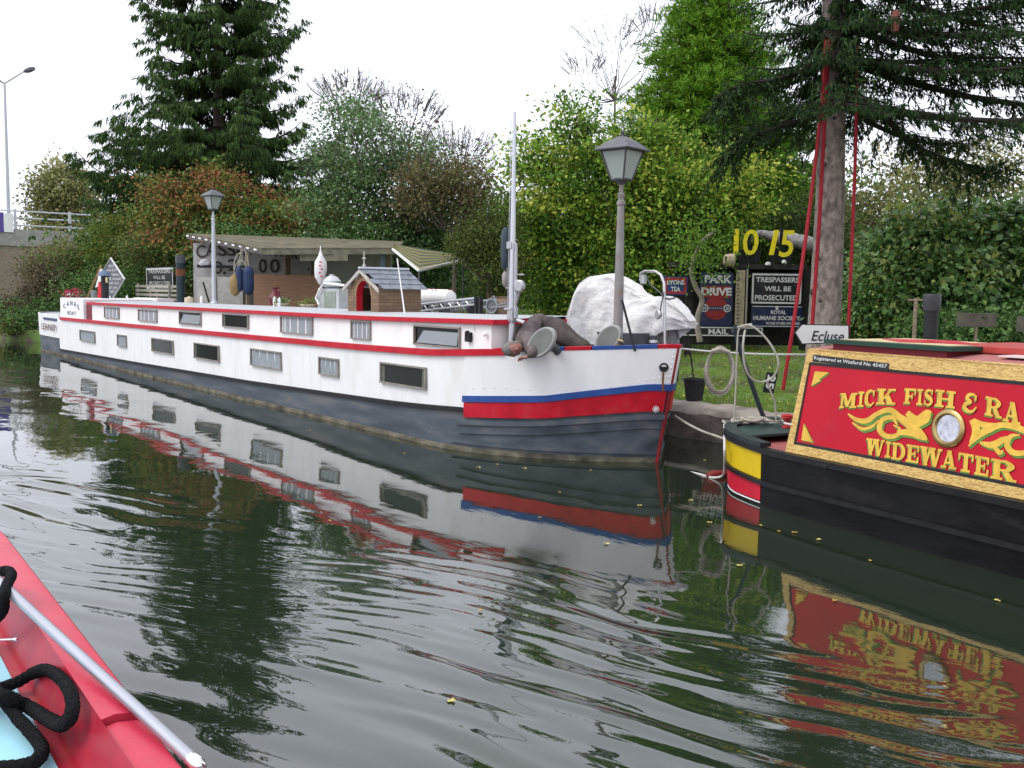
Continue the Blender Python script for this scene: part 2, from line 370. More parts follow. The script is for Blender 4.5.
def broadleaf(name, blobs, d, m, n, leaf=.09, label='', cat='tree', trunk=None, clump=.35, per=40, tilt=.6, group=None, twigs=0, shell=.45, tr=.16, bark=None, tintf=None, flat=.75, blend=.35, depthk=.8):
    """blobs: (px, py, rx_px, ry_px[, depth]) seen from the photo's viewpoint; made as ellipsoids at their real distance"""
    els = []
    for bl in blobs:
        dd = bl[4] if len(bl) > 4 else d
        c = WD(bl[0], bl[1], dd); els.append((c, bl[2] * dd / F_PX, bl[3] * dd / F_PX))
    lo = min(e[0][2] - e[2] for e in els); c0 = np.mean([e[0] for e in els], axis=0)
    if trunk is not None: c0 = WD(trunk, 300, d)
    g0 = float(gz(c0[0], c0[1])); root = thing(name, (c0[0], c0[1], g0), label, cat, group)
    vol = np.array([e[1] * e[1] * e[2] for e in els]); vol = vol ** .75; vol = vol / vol.sum()
    P = []; A = []; T = []; tips = []
    ncl = max(6, n // per)
    for (c, rx, rz), f in zip(els, vol):
        k = max(3, int(ncl * f)); u = unit(RS.randn(k, 3)); rad = shell + (1 - shell) * RS.rand(k) ** .6
        rad *= 1 + .10 * RS.randn(k); rad *= 1 + .30 * vnoise(u[:, 0] * 2 + c[0], u[:, 2] * 2 + c[1], 1.5, 50)
        cc = c + u * rad[:, None] * np.array([rx, rx * depthk, rz])
        cc[:, 2] = np.maximum(cc[:, 2], gz(cc[:, 0], cc[:, 1]) + .1)
        tips += [cc[i] for i in RS.permutation(k)[:max(3, int(14 * f) + 2)]]
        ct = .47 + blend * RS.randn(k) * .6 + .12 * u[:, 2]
        for i in range(k):
            m_ = int(per * (.5 + RS.rand())); cr_ = clump * (.6 + .8 * RS.rand())
            q = RS.randn(m_, 3) * .5; q[:, 2] *= flat; pp = cc[i] + q * cr_
            ax = unit(unit(pp - cc[i]) * .5 + u[i] * .35 + RS.randn(m_, 3) * .6 + np.array([0, 0, -tilt]) * .6)
            P.append(pp); A.append(ax); T.append(ct[i] + .16 * RS.randn(m_))
    P = np.concatenate(P); A = np.concatenate(A); T = np.concatenate(T); Ls = leaf * (.45 + 1.1 * RS.rand(len(P)) ** 1.3)
    if tintf is not None: T = tintf(P, T)
    foliage('foliage' if name not in ('shrub', 'bush') else 'foliage', P, A, Ls, Ls * (.55 + .3 * RS.rand(len(P))), T, m, root)
    mb = MB(); top = np.array([c0[0], c0[1], lo + .45 * (max(e[0][2] for e in els) - lo)])
    if top[2] < g0 + .3: top[2] = g0 + .3
    mb.tube([(c0[0], c0[1], g0 - .2), (c0[0] + .04 * d / 20, c0[1], (g0 + top[2]) / 2), top], [tr, tr * .85, tr * .55], 8, cap=False)
    limbs(mb, top * .9 + np.array([c0[0], c0[1], g0]) * .1, tips, tr * .4)
    obj('trunk' if cat == 'tree' else 'stem', mb, bark or BARK, root, smooth=True)
    if twigs:
        tw = MB()
        for _ in range(twigs):
            c, rx, rz = els[RS.randint(len(els))]; u = unit(RS.randn(1, 3))[0]; u[2] = abs(u[2]) * .6 + .3
            p = c + u * np.array([rx, rx, rz]) * .7; L = rz * (.35 + .5 * RS.rand()); dr = unit((u + RS.randn(3) * .25 + np.array([0, 0, .7]))[None])[0]
            pts = [p, p + dr * L * .5 + RS.randn(3) * .04 * L, p + dr * L]
            tw.tube(pts, [.014, .010, .004], 4, cap=False)
            for _k in range(5):
                s = .3 + .6 * RS.rand(); q0 = p + dr * L * s; d2 = unit((dr + RS.randn(3) * .55)[None])[0]; tw.tube([q0, q0 + d2 * L * .35], [.008, .003], 3, cap=False)
        obj('bare_twigs', tw, TWIG, root)
    return root

G_YEL = leafmat('leaf_hazel', [(.045, .10, .016), (.10, .21, .028), (.19, .33, .04), (.32, .45, .06), (.50, .52, .09)], .35)
G_DARK = leafmat('leaf_ivy', [(.025, .055, .016), (.05, .11, .028), (.085, .17, .04), (.15, .25, .075)], .15, .6)
G_GREY = leafmat('leaf_willow', [(.045, .085, .03), (.085, .16, .05), (.15, .25, .085), (.27, .34, .17)], .3, .5, .3)
G_AUT = leafmat('leaf_autumn', [(.06, .12, .03), (.11, .20, .04), (.20, .24, .05), (.30, .20, .06), (.36, .14, .07)], .3)
G_OLIVE = leafmat('leaf_olive', [(.10, .11, .04), (.19, .20, .07), (.29, .29, .11), (.40, .34, .16)], .3)
G_BRAM = leafmat('leaf_bramble', [(.07, .08, .03), (.10, .16, .045), (.17, .25, .06), (.20, .14, .07), (.30, .31, .08)], .3)
G_LAUR = leafmat('leaf_laurel', [(.035, .075, .018), (.07, .155, .035), (.12, .24, .06), (.19, .33, .10), (.34, .38, .09)], .25, .38, .5)
G_SPRU = leafmat('needle_spruce', [(.020, .042, .014), (.040, .078, .022), (.068, .118, .03), (.105, .165, .045)], .15, .9)
G_SPRN = leafmat('needle_spruce_near', [(.011, .025, .009), (.024, .052, .016), (.042, .080, .024), (.07, .115, .034)], .2, .9)
G_CYPR = leafmat('needle_cypress', [(.035, .09, .008), (.08, .19, .015), (.15, .30, .022), (.24, .38, .03)], .25, .5)
G_GRASS = leafmat('grass_blade', [(.09, .13, .02), (.14, .24, .03), (.22, .33, .045), (.34, .32, .12)], .3)
# ================================================================== BRIDGE AND STREET LAMP (far left)
BX = -66.0
br = thing('road_bridge', (BX, 12, 0), 'concrete road bridge with pale metal railing and brown abutment at the far left', 'bridge')
zt = lambda y: 5.35 - .004 * (y - 11)
mb = MB(); mb.prism([(BX - 9, -14, 4.45), (BX, -14, 4.45), (BX, -14, 5.45), (BX - 9, -14, 5.45)], (0, 40, -.1)); obj('deck', mb, CONC, br)
mb = MB(); mb.box((BX - 4.3, 21.5, 2.1), (8.4, 21, 4.6))
obj('abutment', mb, mat('abutment_brick', (.26, .21, .16), .9, var=.25, vscale=9, dirt=(.14, .12, .09), dscale=1.2, damt=.6, bump=.01, bscale=30), br)
mb = MB(); mb.box((BX - 4.3, -12.5, 2.1), (8.4, 3, 4.6)); obj('abutment', mb, MATS['abutment_brick'], br)
mb = MB()
for zz in (.28, .72, 1.12): mb.tube([(BX - .25, -14, 5.42 + zz), (BX - .25, 26, 5.32 + zz)], .05, 6)
obj('railing', mb, PALEPOST, br)
for k in range(13):
    y = -12.2 + 3.06 * k; mb = MB(); mb.box((BX - .2, y, 5.95), (.12, .14, 1.25)); obj('railing_post', mb, PALEPOST, br)
PURP = mat('hoarding_purple', (.10, .08, .30), .5); 
hb = thing('road_sign', (BX + .1, 9.6, 5.4), 'blue and white board fixed to the bridge railing under the street lamp', 'sign')
p = WX(0, 222, BX + .05); p2 = WX(3.5, 222, BX + .05); p3 = WX(13, 222, BX + .05)
mb = MB(); mb.box((BX + .06, (p[1] - 1.2 + p2[1]) / 2, p[2]), (.05, p2[1] - p[1] + 1.2, 1.15)); obj('blue_panel', mb, PURP, hb)
mb = MB(); mb.box((BX + .06, (p2[1] + p3[1]) / 2 + .01, p[2] - .02), (.05, p3[1] - p2[1], 1.1)); obj('white_panel', mb, WHITE, hb)
c = WX(9, 225, BX - 1.0); top = WX(9.2, 84, BX - 1.0)
sl = thing('street_lamp', (c[0], c[1], 5.4), 'tall thin two-armed street lamp standing on the bridge against the sky', 'street lamp')
mb = MB(); mb.tube([(c[0], c[1], 5.35), (c[0], c[1], 7), (c[0], c[1], top[2])], [.13, .11, .07], 8); obj('pole', mb, STEEL, sl)
for pts, nm in ((((9.3, 84), (24, 71.5)), 1), (((9, 84), (0, 81)), -1)):
    a = WX(*pts[0], c[0]); e = WX(*pts[1], c[0]); a = np.array([c[0], c[1], a[2]]); mb = MB(); mb.tube([a, e], [.06, .05], 6); obj('arm', mb, STEEL, sl)
    d_ = (e - a) / np.linalg.norm(e - a); d_ = unit((d_ * .9 + np.array([0, .5 * nm, 0]))[None])[0]
    mb = MB(); mb.lathe([(.04, -.05), (.13, .1), (.17, .35), (.12, .62), (.03, .7)], e, 10, d_); obj('lamp_head', mb, mat('lamp_head_grey', (.12, .11, .13), .5), sl, smooth=True)

# ================================================================== SHED on the bank
def sh(px, py, d): return WD(px, py, d)
sx_ = HR; # shed faces the canal bend
shed = thing('boat_shed', (*sh(300, 300, 28.5)[:2], .6), 'open timber lean-to shed with hand painted lettering on its back boards', 'shed')
D = 29.5
def wallq(x0, y0, x1, y1, d, th=.06):
    a = sh(x0, y0, d); b_ = sh(x1, y0, d); zb = .45
    return MB().prism([a, b_, (b_[0], b_[1], zb), (a[0], a[1], zb)], FH * th)
obj('back_wall_boards', wallq(193, 243, 392, 0, D), SHEDW, shed)
A = sh(187, 235, D + .4); B = sh(262, 250, D - 3.6); C = sh(398, 249.5, D - 3.2); E = sh(404, 243, D + .6)
ROOFM = mat('mossy_felt_roof', (.125, .115, .075), .9, var=.35, vscale=3, dirt=(.22, .10, .05), dscale=6, damt=.6, bump=.02, bscale=12)
mb = MB(); mb.prism([A, B, C, E], (0, 0, .05)); obj('roof', mb, ROOFM, shed)
mb = MB(); dn = np.array([0, 0, -.11]); o_ = -FH * .03
mb.prism([A + o_, B + o_, B + o_ + dn, A + o_ + dn], -FH * .025); obj('bargeboard', mb, mat('dark_board', (.10, .09, .08), .8, var=.4), shed)
mb = MB(); K = 22
for k in range(0, K, 2):
    mb = MB(); p = A + (B - A) * (k / K) + o_ * 2.2; q = A + (B - A) * ((k + .8) / K) + o_ * 2.2; mb.prism([p, q, q + dn * .4, p + dn * .4], -FH * .01); obj('trim_stripe', mb, WHITE, shed)
mb = MB(); mb.prism([B + o_, C + o_, C + o_ + dn * 1.1, B + o_ + dn * 1.1], -FH * .03); obj('front_fascia', mb, mat('mossy_board', (.17, .165, .115), .85, var=.3, vscale=5), shed)
p = sh(300, 254, D - 3.4); q = sh(348, 254, D - 3.4); mb = MB(); mb.prism([p, q, q + dn * 1.6, p + dn * 1.6], -FH * .04); obj('front_fascia', mb, MATS['mossy_board'], shed)
for (x, dd, wdt) in ((247, D - 3.5, .07), (287, D - .4, .16), (312, D - .3, .07), (383, D - 3.0, .1), (387, D, .12)):
    a = sh(x, 250, dd); mb = MB(); mb.box((a[0], a[1], (a[2] + .4) / 2 - .02), (wdt, wdt, a[2] - .45)); obj('post', mb, WOOD if x != 383 else mat('blue_grey_post', (.12, .17, .2), .7), shed)
mb = MB(); a = sh(200, 265, D - .3); b_ = sh(250, 266, D - .3)
mb.prism([a, b_, b_ + np.array([0, 0, -.08]), a + np.array([0, 0, -.08])], -FH * .3); obj('shelf', mb, BLACKM, shed)
DKT = mat('painted_letter_dark', (.05, .04, .035), .8, var=.3)
def shtext(s, x0, x1, y0, y1, m=DKT, bold=.012, par=shed):
    c = sh((x0 + x1) / 2, (y0 + y1) / 2, D - .02); a = sh(x0, (y0 + y1) / 2, D - .02); b_ = sh(x1, (y0 + y1) / 2, D - .02); t_ = sh(x0, y0, D - .02); u_ = sh(x0, y1, D - .02)
    text(s, c - FH * .03, HR, (0, 0, 1), np.linalg.norm(b_ - a), abs(t_[2] - u_[2]), m, par, bold=bold)
for s, x0, x1, y0, y1 in (('C', 196.5, 206, 245, 258), ('A', 206, 217, 243.5, 256), ('S', 218, 227, 244, 256), ('S', 227.5, 236, 245, 256), ('I', 237.5, 240, 245, 256), ('O', 241, 250, 246, 256),
                          ('W', 262, 273, 247, 256), ('H', 275, 282, 248, 257), ('A', 284, 291, 248, 257), ('R', 292, 298, 249, 259), ('F', 300, 307, 250, 261), ('0', 213, 223, 261, 274), ('2', 228, 238, 259, 271), ('0', 259, 267, 259, 273), ('0', 270, 280, 259, 273)):
    shtext(s, x0, x1, y0, y1)
c = sh(225, 273, D - .02); mb = MB(); mb.lathe([(.045, 0), (.045, .012)], c - FH * .04, 10, -FH); obj('lettering', mb, DKT, shed)

# plywood counter in front of the shed
a = sh(253.5, 274, D - 1.8); b_ = sh(323, 276, D - 1.8)
mb = MB(); mb.prism([a, b_, (b_[0], b_[1], .55), (a[0], a[1], .55)], FH * .05)
tag(obj('plywood_panel', mb, PLY), 'large brown plywood panel leaning below the painted boards of the shed', 'panel')
# pale cupboard at left of shed
a = sh(197, 277, D - 1.2); b_ = sh(243, 277, D - 1.2); r_ = thing('cupboard', (*((a + b_) / 2)[:2], .5), 'off-white double cupboard at the left end of the open shed', 'cupboard')
for s0, s1 in ((0, .42), (.44, .99)):
    p = a + (b_ - a) * s0; q = a + (b_ - a) * s1; mb = MB(); mb.prism([p, q, (q[0], q[1], .5), (p[0], p[1], .5)], FH * .5); obj('cabinet_door', mb, mat('cupboard_cream', (.45, .44, .40), .6, var=.15), r_)
mb = MB(); mb.tube([sh(203, 282, D - 1.5), sh(209, 302, D - 1.4)], .025, 6); tag(obj('walking_stick', mb, BLACKM), 'dark stick leaning on the off-white cupboard in the shed', 'stick')
mb = MB(); p = sh(205, 270, D - .5)
for k, (dx, r_2, h) in enumerate(((0, .14, .2), (.3, .1, .14), (-.25, .09, .12))): mb.lathe([(r_2 * .7, 0), (r_2, h * .4), (r_2 * .9, h * .8), (r_2 * .3, h)], np.array([p[0], p[1], sh(205, 266, D - .3)[2]]) + HR * dx * .3 - FH * .02 * k, 10)
tag(obj('crockery', mb, mat('crockery_grey', (.5, .5, .5), .4), smooth=True), 'pale pots standing on the black shelf of the shed', 'pots')

# ================================================================== BARGE
YC, HB = 8.5, 1.6
X0, X1, XE = -11.2, -33.4, -36.3
def stemx(z): return -8.46 + .21 * max(z, -.4)
def sheer(X): return float(np.interp(X, [-35.2, -33, -31, -24, -17, -13, -11, -9.6, -8.3], [1.16, 1.12, 1.09, 1.12, 1.165, 1.195, 1.225, 1.30, 1.385]))
def zblack(X): return float(np.interp(X, [-31.0, -24, -17, -12, -10.5], [.20, .28, .38, .50, .56]))
def pp(s, z, off=0, side=1):
    """plan point of the hull: s in [0,3]: 0-1 stern curve, 1-2 straight body, 2-3 bow curve"""
    fl = .05 * (z - .6) if z > 0 else -.05
    hb = HB + fl * .5
    if s < 1:
        a = math.pi / 2 * (1 - s); t = math.sin(a) ** .9; xe = XE + .15 * (1.1 - z); X = X1 + (xe - X1) * t; w_ = hb * math.sqrt(max(0, 1 - t ** 2.0)) ** .9
    elif s <= 2: X = X1 + (X0 - X1) * (s - 1); w_ = hb
    else:
        a = math.pi / 2 * (s - 2); t = math.sin(a) ** .95; X = X0 + (stemx(z) - X0) * t; w_ = hb * math.sqrt(max(0, 1 - t ** 2.2) ** 1.9)
    return np.array([X, YC - side * w_])
def hp(s, z, off=0, side=1):
    p = pp(s, z, 0, side)
    if off:
        q0 = pp(max(0, s - .01), z, 0, side); q1 = pp(min(3, s + .01), z, 0, side); t = q1 - q0; t /= np.linalg.norm(t) + 1e-9
        nrm = np.array([t[1], -t[0]]) * side
        if s >= 2.99: nrm = np.array([1., 0])
        if s <= .01: nrm = np.array([-1., 0])
        p = p + nrm * off
    return np.array([p[0], p[1], z])
def s_of(X):
    if X >= X0:
        t = min(1, (X - X0) / (-8.2 - X0)); return 2 + math.asin(t ** (1 / .95)) / (math.pi / 2)
    if X <= X1: t = min(1, (X1 - X) / (X1 - XE)); return 1 - math.asin(t ** (1 / .9)) / (math.pi / 2)
    return 1 + (X - X1) / (X0 - X1)
def srange(sa, sb):
    out = []
    for a, b_, n in ((0, 1, 16), (1, 2, 40), (2, 3, 26)):
        lo = max(sa, a); hi = min(sb, b_)
        if hi > lo: out += list(np.linspace(lo, hi, max(3, int(n * (hi - lo)) + 2)))
    return sorted(set(round(x, 5) for x in out))
def band(sa, sb, zlo, zhi, off, thick=.03, sides=(1, -1), nz=1, mb=None):
    mb = mb or MB()
    for sd_ in sides:
        rows = []
        for s in srange(sa, sb):
            X = pp(s, 1)[0]; a = zlo(X) if callable(zlo) else zlo; b_ = zhi(X) if callable(zhi) else zhi
            r = [hp(s, b_, off - thick, sd_)] + [hp(s, b_ + (a - b_) * k / nz, off, sd_) for k in range(nz + 1)] + [hp(s, a, off - thick, sd_)]
            rows.append(r)
        mb.sheet(rows)
        for r in (rows[0], rows[-1]): mb.add(r, [tuple(range(len(r)))])
    return mb
BG = thing('houseboat_barge', (-21, YC, 0), 'long white converted barge with red trim and grey-black hull moored along the bank', 'barge')
SB = s_of(-10.30)                 # where the bow plating starts
obj('hull', band(0, 3, -.5, lambda X: sheer(X) - .03, 0, .05, nz=8), HULL, BG, smooth=True)
obj('weed_band', band(.0, 3, -.3, .06, .012, .012), WEED, BG, smooth=True)
obj('topsides', band(s_of(-31.3), SB, zblack, lambda X: sheer(X) - .02, .012, .012, nz=3), WHITE, BG, smooth=True)
obj('stern_bulwark', band(0, s_of(-31.3), .50, lambda X: 1.18, .014, .03), WHITE, BG, smooth=True)
obj('rubbing_strake', band(s_of(-31.3), SB, lambda X: zblack(X) - .055, lambda X: zblack(X) - .005, .035, .04), BLACKM, BG, smooth=True)
obj('sheer_rail', band(s_of(-31.0), s_of(-9.75), lambda X: sheer(X) - .045, lambda X: sheer(X) + .035, .05, .1), RED, BG, smooth=True)
zb1 = lambda X: float(np.interp(X, [-10.5, -9.3, -8.4], [.62, .70, .88])); zb2 = lambda X: zb1(X) + .08
zr1 = lambda X: float(np.interp(X, [-10.5, -9.3, -8.4], [.43, .50, .63]))
obj('bow_plating', band(SB, 3, lambda X: zb2(X) - .004, lambda X: sheer(X), .03, .03, nz=3), WHITE, BG, smooth=True)
obj('blue_band', band(SB - .004, 3, zb1, zb2, .045, .05), BLUE, BG, smooth=True)
obj('red_band', band(SB, 2.93, zr1, lambda X: zb1(X) - .004, .034, .03), RED, BG, smooth=True)
mb = band(SB - .03, 2.985, lambda X: zr1(X) - .10, lambda X: zr1(X) - .04, .03, .04); band(SB - .02, 2.985, lambda X: zr1(X) - .21, lambda X: zr1(X) - .185, .018, .03, mb=mb)
band(SB - .05, 2.985, lambda X: .10, lambda X: .13, .02, .03, mb=mb)
obj('bow_strakes', mb, HULL, BG, smooth=True)
mb = MB(); mb.tube([(stemx(z) + .015, YC, z) for z in (-.45, 0, .4, .8, 1.2, 1.41)], [.022] * 6, 6); obj('stem_post', mb, mat('stem_red', (.22, .015, .02), .6, var=.3), BG, smooth=True)
mb = MB(); mb.tube([(XE - .1, YC - .02, z) for z in (-.4, .2, .7, .95)], .06, 6); mb.box((XE - .25, YC, .1), (.5, .06, 1.1)); obj('rudder', mb, RED, BG)
# caprail of the bow: short lengths of alternate colour
segs = [(s_of(-9.9), s_of(-9.42), RED), (s_of(-9.42), s_of(-9.12), BLUE), (s_of(-9.12), s_of(-8.87), RED), (s_of(-8.87), 2.80, BLUE), (2.80, 3, RED)]
for a, b_, m_ in segs: obj('caprail', band(a + .003, b_, lambda X: sheer(X) + .002, lambda X: sheer(X) + .045, .035, .14), m_, BG)
# rivets along bow plating
mb = MB()
for s in np.linspace(SB + .03, 2.95, 22):
    for dz in (.06,):
        p = hp(s, zb2(pp(s, 1)[0]) + dz + .04 * math.sin(s * 9), .032); q = hp(s, p[2], .05); mb.lathe([(.010, 0), (.007, .005)], p, 6, q - p)
for z in np.arange(.98, 1.36, .06):
    p = hp(2.93, z, .032); q = hp(2.93, z, .05); mb.lathe([(.013, 0), (.008, .007)], p, 6, q - p)
obj('rivets', mb, WHITE, BG)
p = hp(2.86, 1.16, .031); q = hp(2.86, 1.16, .06); ax = (q - p); t_ = MB(); t_.lathe([(.055, 0), (.055, .012), (.036, .014), (.034, -.02)], p, 20, ax); obj('hawse_hole', t_, BLACKM, BG, smooth=True)
mb = MB(); r0 = hp(2.86, 1.10, .05); mb.tube([r0, r0 + np.array([0, 0, -.12]), r0 + np.array([.01, 0, -.22])], .012, 6); obj('rust_streak_chain', mb, mat('rust', (.16, .06, .03), .9, var=.4), BG)
p = hp(2.855, .66, .036); q = hp(2.855, .66, .06); xdr = hp(2.9, .66, .036) - hp(2.8, .66, .036); xdr /= np.linalg.norm(xdr); mb = MB()
for an in (0, 45, 90, 135): 
    dd = xdr * math.cos(R(an)) * .042 + np.array([0, 0, math.sin(R(an)) * .042]); mb.tube([p - dd + (q - p) * .3, p + dd + (q - p) * .3], [.006, .006], 5)
obj('star_fitting', mb, SIGNW, BG)
# decks
mb = MB()
def deckrow(s, z, inset): return [hp(s, z, -inset, 1), hp(s, z, -inset, -1)]
mb.sheet([[p * [1, 1, 0] + [0, 0, sheer(p[0]) - .015] for p in deckrow(s, 1, .05)] for s in srange(.35, s_of(-9.8))])
obj('side_deck', mb, GREYROOF, BG)
mb = MB(); mb.sheet([deckrow(s, 1.06, .05) for s in srange(s_of(-9.8), 2.97)]); obj('foredeck', mb, mat('foredeck_red', (.22, .03, .03), .6, var=.3), BG)
mb = MB(); mb.sheet([deckrow(s, .62, .05) for s in srange(.0, .75)]); obj('stern_deck', mb, DARKGREY, BG)
# cabin
CX0, CX1, CY0, CY1 = -28.6, -9.98, 7.14, 9.86
def roofz(X): return float(np.interp(X, [-30, -24, -18, -13, -9.5], [1.575, 1.59, 1.605, 1.62, 1.665]))
mb = MB(); XS = np.linspace(CX0, CX1, 34)
for Y in (CY0, CY1): mb.sheet([[(X, Y, sheer(X) - .02) for X in XS], [(X, Y, roofz(X) - .05) for X in XS]])
for X in (CX0, CX1): mb.quad((X, CY0, sheer(X) - .25), (X, CY1, sheer(X) - .25), (X, CY1, roofz(X) - .05), (X, CY0, roofz(X) - .05))
obj('cabin_side', mb, WHITE, BG)
mb = MB(); rr = []
for X in np.linspace(CX0 - .35, CX1 + .08, 34): rr.append([(X, Y, roofz(X) + .05 * (1 - ((Y - YC) / 1.4) ** 2)) for Y in np.linspace(CY0 - .03, CY1 + .03, 9)])
mb.sheet(rr); obj('cabin_roof', mb, GREYROOF, BG, smooth=True)
mb = MB(); Xa = np.linspace(CX0 - .38, CX1 + .11, 34)
for sg, Y in ((-1, CY0), (1, CY1)):
    rows = [[(X, Y + sg * .055, roofz(X) - .045), (X, Y + sg * .055, roofz(X) + .012), (X, Y - sg * .02, roofz(X) + .014), (X, Y - sg * .02, roofz(X) - .045)] for X in Xa]
    mb.sheet(rows, closed=True); mb.add(rows[0], [(0, 1, 2, 3)]); mb.add(rows[-1], [(0, 1, 2, 3)])
for X in (CX0 - .38, CX1 + .09): mb.box((X, YC, roofz(X) - .015), (.05, CY1 - CY0 + .06, .058))
obj('roof_trim', mb, RED, BG)
# dark red end recess and the white box at the stern with its arched name
mb = MB(); mb.box((-29.15, 8.5, 1.33), (1.0, 2.5, .47)); obj('end_recess', mb, mat('deep_red', (.16, .01, .02), .5), BG)
mb = MB(); mb.box((-31.05, 8.45, 1.36), (2.7, 2.55, .62)); obj('stern_cabin', mb, WHITE, BG, bevel=.02)
def arch_text(s, c, xd, ud, width, h, rise, m, par):
    n_ = len(s); xd = np.array(xd, float); ud = np.array(ud, float)
    for i, ch in enumerate(s):
        if ch == ' ': continue
        t = (i - (n_ - 1) / 2) / ((n_ - 1) / 2); an = -t * rise * 2.2 / width
        c_ = c + xd * t * width / 2 + ud * rise * (1 - t * t)
        text(ch, c_, xd * math.cos(an) + ud * math.sin(an), ud * math.cos(an) - xd * math.sin(an), width / n_ * (.75 if ch != 'I' else .2), h, m, par, lift=.006, bold=.01)
NAVY = mat('letter_navy', (.03, .05, .12), .5)
cY = 8.45 - 1.275 - .002
arch_text('CANAL', np.array([-31.0, cY, 1.43]), (1, 0, 0), (0, 0, 1), 1.7, .13, .1, NAVY, BG)
text('BOAT', (-31.0, cY, 1.24), (1, 0, 0), (0, 0, 1), 1.0, .11, NAVY, BG, bold=.01)
c = (hp(.8, .8, .03) + hp(.7, .8, .03)) / 2; xdr = hp(.85, .8, .02) - hp(.62, .8, .02)
ta, tb = WY(42, 326, 6.86), WY(57, 328, 6.86); cc_ = (ta + tb) / 2; xdr = np.array([1., 0, 0]); text('LEANEY', cc_, xdr, (0, 0, 1), tb[0] - ta[0], .19, mat('letter_maroon', (.12, .03, .03), .5), BG, lift=.02, bold=.01)
cc_ = cc_ + [.1, 0, .24]; mb = MB(); xu = xdr / np.linalg.norm(xdr); mb.box(cc_, (1.7, .02, .07), (xu, np.cross(xu, (0, 0, 1)), (0, 0, 1))); obj('name_scroll', mb, NAVY, BG)
# windows
def barge_window(x0, y0, x1, y1, Y, kind):
    a = WY(x0, y0, Y); b_ = WY(x1, y1, Y); am = WY(x0, y1, Y); bm = WY(x1, y0, Y)
    X0_, X1_ = a[0], b_[0]; zt = (a[2] + bm[2]) / 2; zb = (am[2] + b_[2]) / 2; yo = Y - .016
    fw = .021; mb = MB(); cx = (X0_ + X1_) / 2; cz = (zt + zb) / 2; W_ = X1_ - X0_; H_ = zt - zb
    mb.box((cx, yo, zt - fw / 2), (W_, .04, fw)); mb.box((cx, yo, zb + fw / 2), (W_, .05, fw))
    for X in (X0_ + fw / 2, X1_ - fw / 2): mb.box((X, yo + .001, cz), (fw, .036, H_ - 2 * fw))
    f = obj('window', mb, WFRAME, BG); hw = W_ - 2 * fw; hh = H_ - 2 * fw
    if kind == 'curtain':
        mb = MB(); n = 44; rows = [[(X0_ + fw + hw * k / n, yo + .012 + .005 * math.sin(k * 1.7) + .003 * math.sin(k * .6), z) for k in range(n + 1)] for z in (zb + fw, zt - fw)]
        mb.sheet(rows); obj('curtain', mb, CURT, f, smooth=True)
    else:
        mb = MB(); mb.quad((X0_ + fw, yo + .014, zb + fw), (X1_ - fw, yo + .014, zb + fw), (X1_ - fw, yo + .014, zt - fw), (X0_ + fw, yo + .014, zt - fw)); obj('pane', mb, GLASS, f)
        mb = MB(); c0 = X0_ + fw; 
        for cx_, cw in ((X0_ + fw + .04, .07), (X1_ - fw - .05, .09)):
            mb = MB(); mb.box((cx_, yo + .0125, cz), (cw, .002, hh))
            if kind == 'dark': obj('curtain', mb, mat('curtain_dim', (.13, .14, .11), .9, var=.4, vscale=30), f)
    if kind == 'hopper':   # top-hinged light tilted out, sky reflection put into its pale colour
        mb = MB(); q = [(X0_ + fw + hw * .08, yo - .024, zb + fw + .01), (X1_ - fw - .01, yo - .024, zb + fw + .01), (X1_ - fw - .01, yo - .004, zt - fw - .05), (X0_ + fw + hw * .22, yo - .004, zt - fw - .05)]
        mb.prism(q, (0, -.006, .003)); obj('open_light', mb, mat('glass_sky_pale', (.22, .245, .26), .2, spec=.4), f)
        mb = MB(); mb.tube([q[3], q[0]], .007, 4); mb.tube([q[0], q[1]], .006, 4); obj('light_frame', mb, BLACKM, f)
for a in ((105, 307, 120, 318.5, 'curtain'), (139, 309.5, 158, 321.5, 'curtain'), (180, 311.5, 202, 325, 'hopper'), (223.5, 314, 249.5, 328, 'dark'), (281.5, 316.5, 313.5, 334, 'hopper2'),
          (352, 320.5, 371.5, 339.5, 'curtain'), (415, 326, 461, 346.5, 'hopper')):
    barge_window(*a[:4], CY0, 'curtain' if a[4] == 'hopper2' else a[4])
for a in ((80.5, 330.5, 95.5, 341.5, 'curtain'), (118, 334.8, 127, 346.5, 'curtain'), (152.5, 339, 174, 353, 'dark'), (195, 344, 220, 360, 'dark'), (251.5, 350, 282, 367.5, 'curtain'),
          (320, 357.7, 339.5, 375.5, 'curtain'), (381.5, 364.5, 427, 386, 'dark')):
    barge_window(*a[:4], 6.88, a[4])
mb = MB(); c = WY(468.5, 337, CY0 - .03); mb.box(c, (.1, .06, .12)); mb.box(c + [0, -.02, .05], (.03, .05, .06)); obj('vent_box', mb, BLACKM, BG, bevel=.008)
mb = MB()
for x in (460, 474): mb.tube([WY(x, 325.5, CY0 - .01), WY(x, 331, CY0 - .01)], .006, 5)
c = WY(486, 334, CY0 - .02); mb.lathe([(.02, 0), (.035, .02), (.02, .04)], c, 10, (0, -1, 0)); obj('wall_fittings', mb, WHITE, BG)
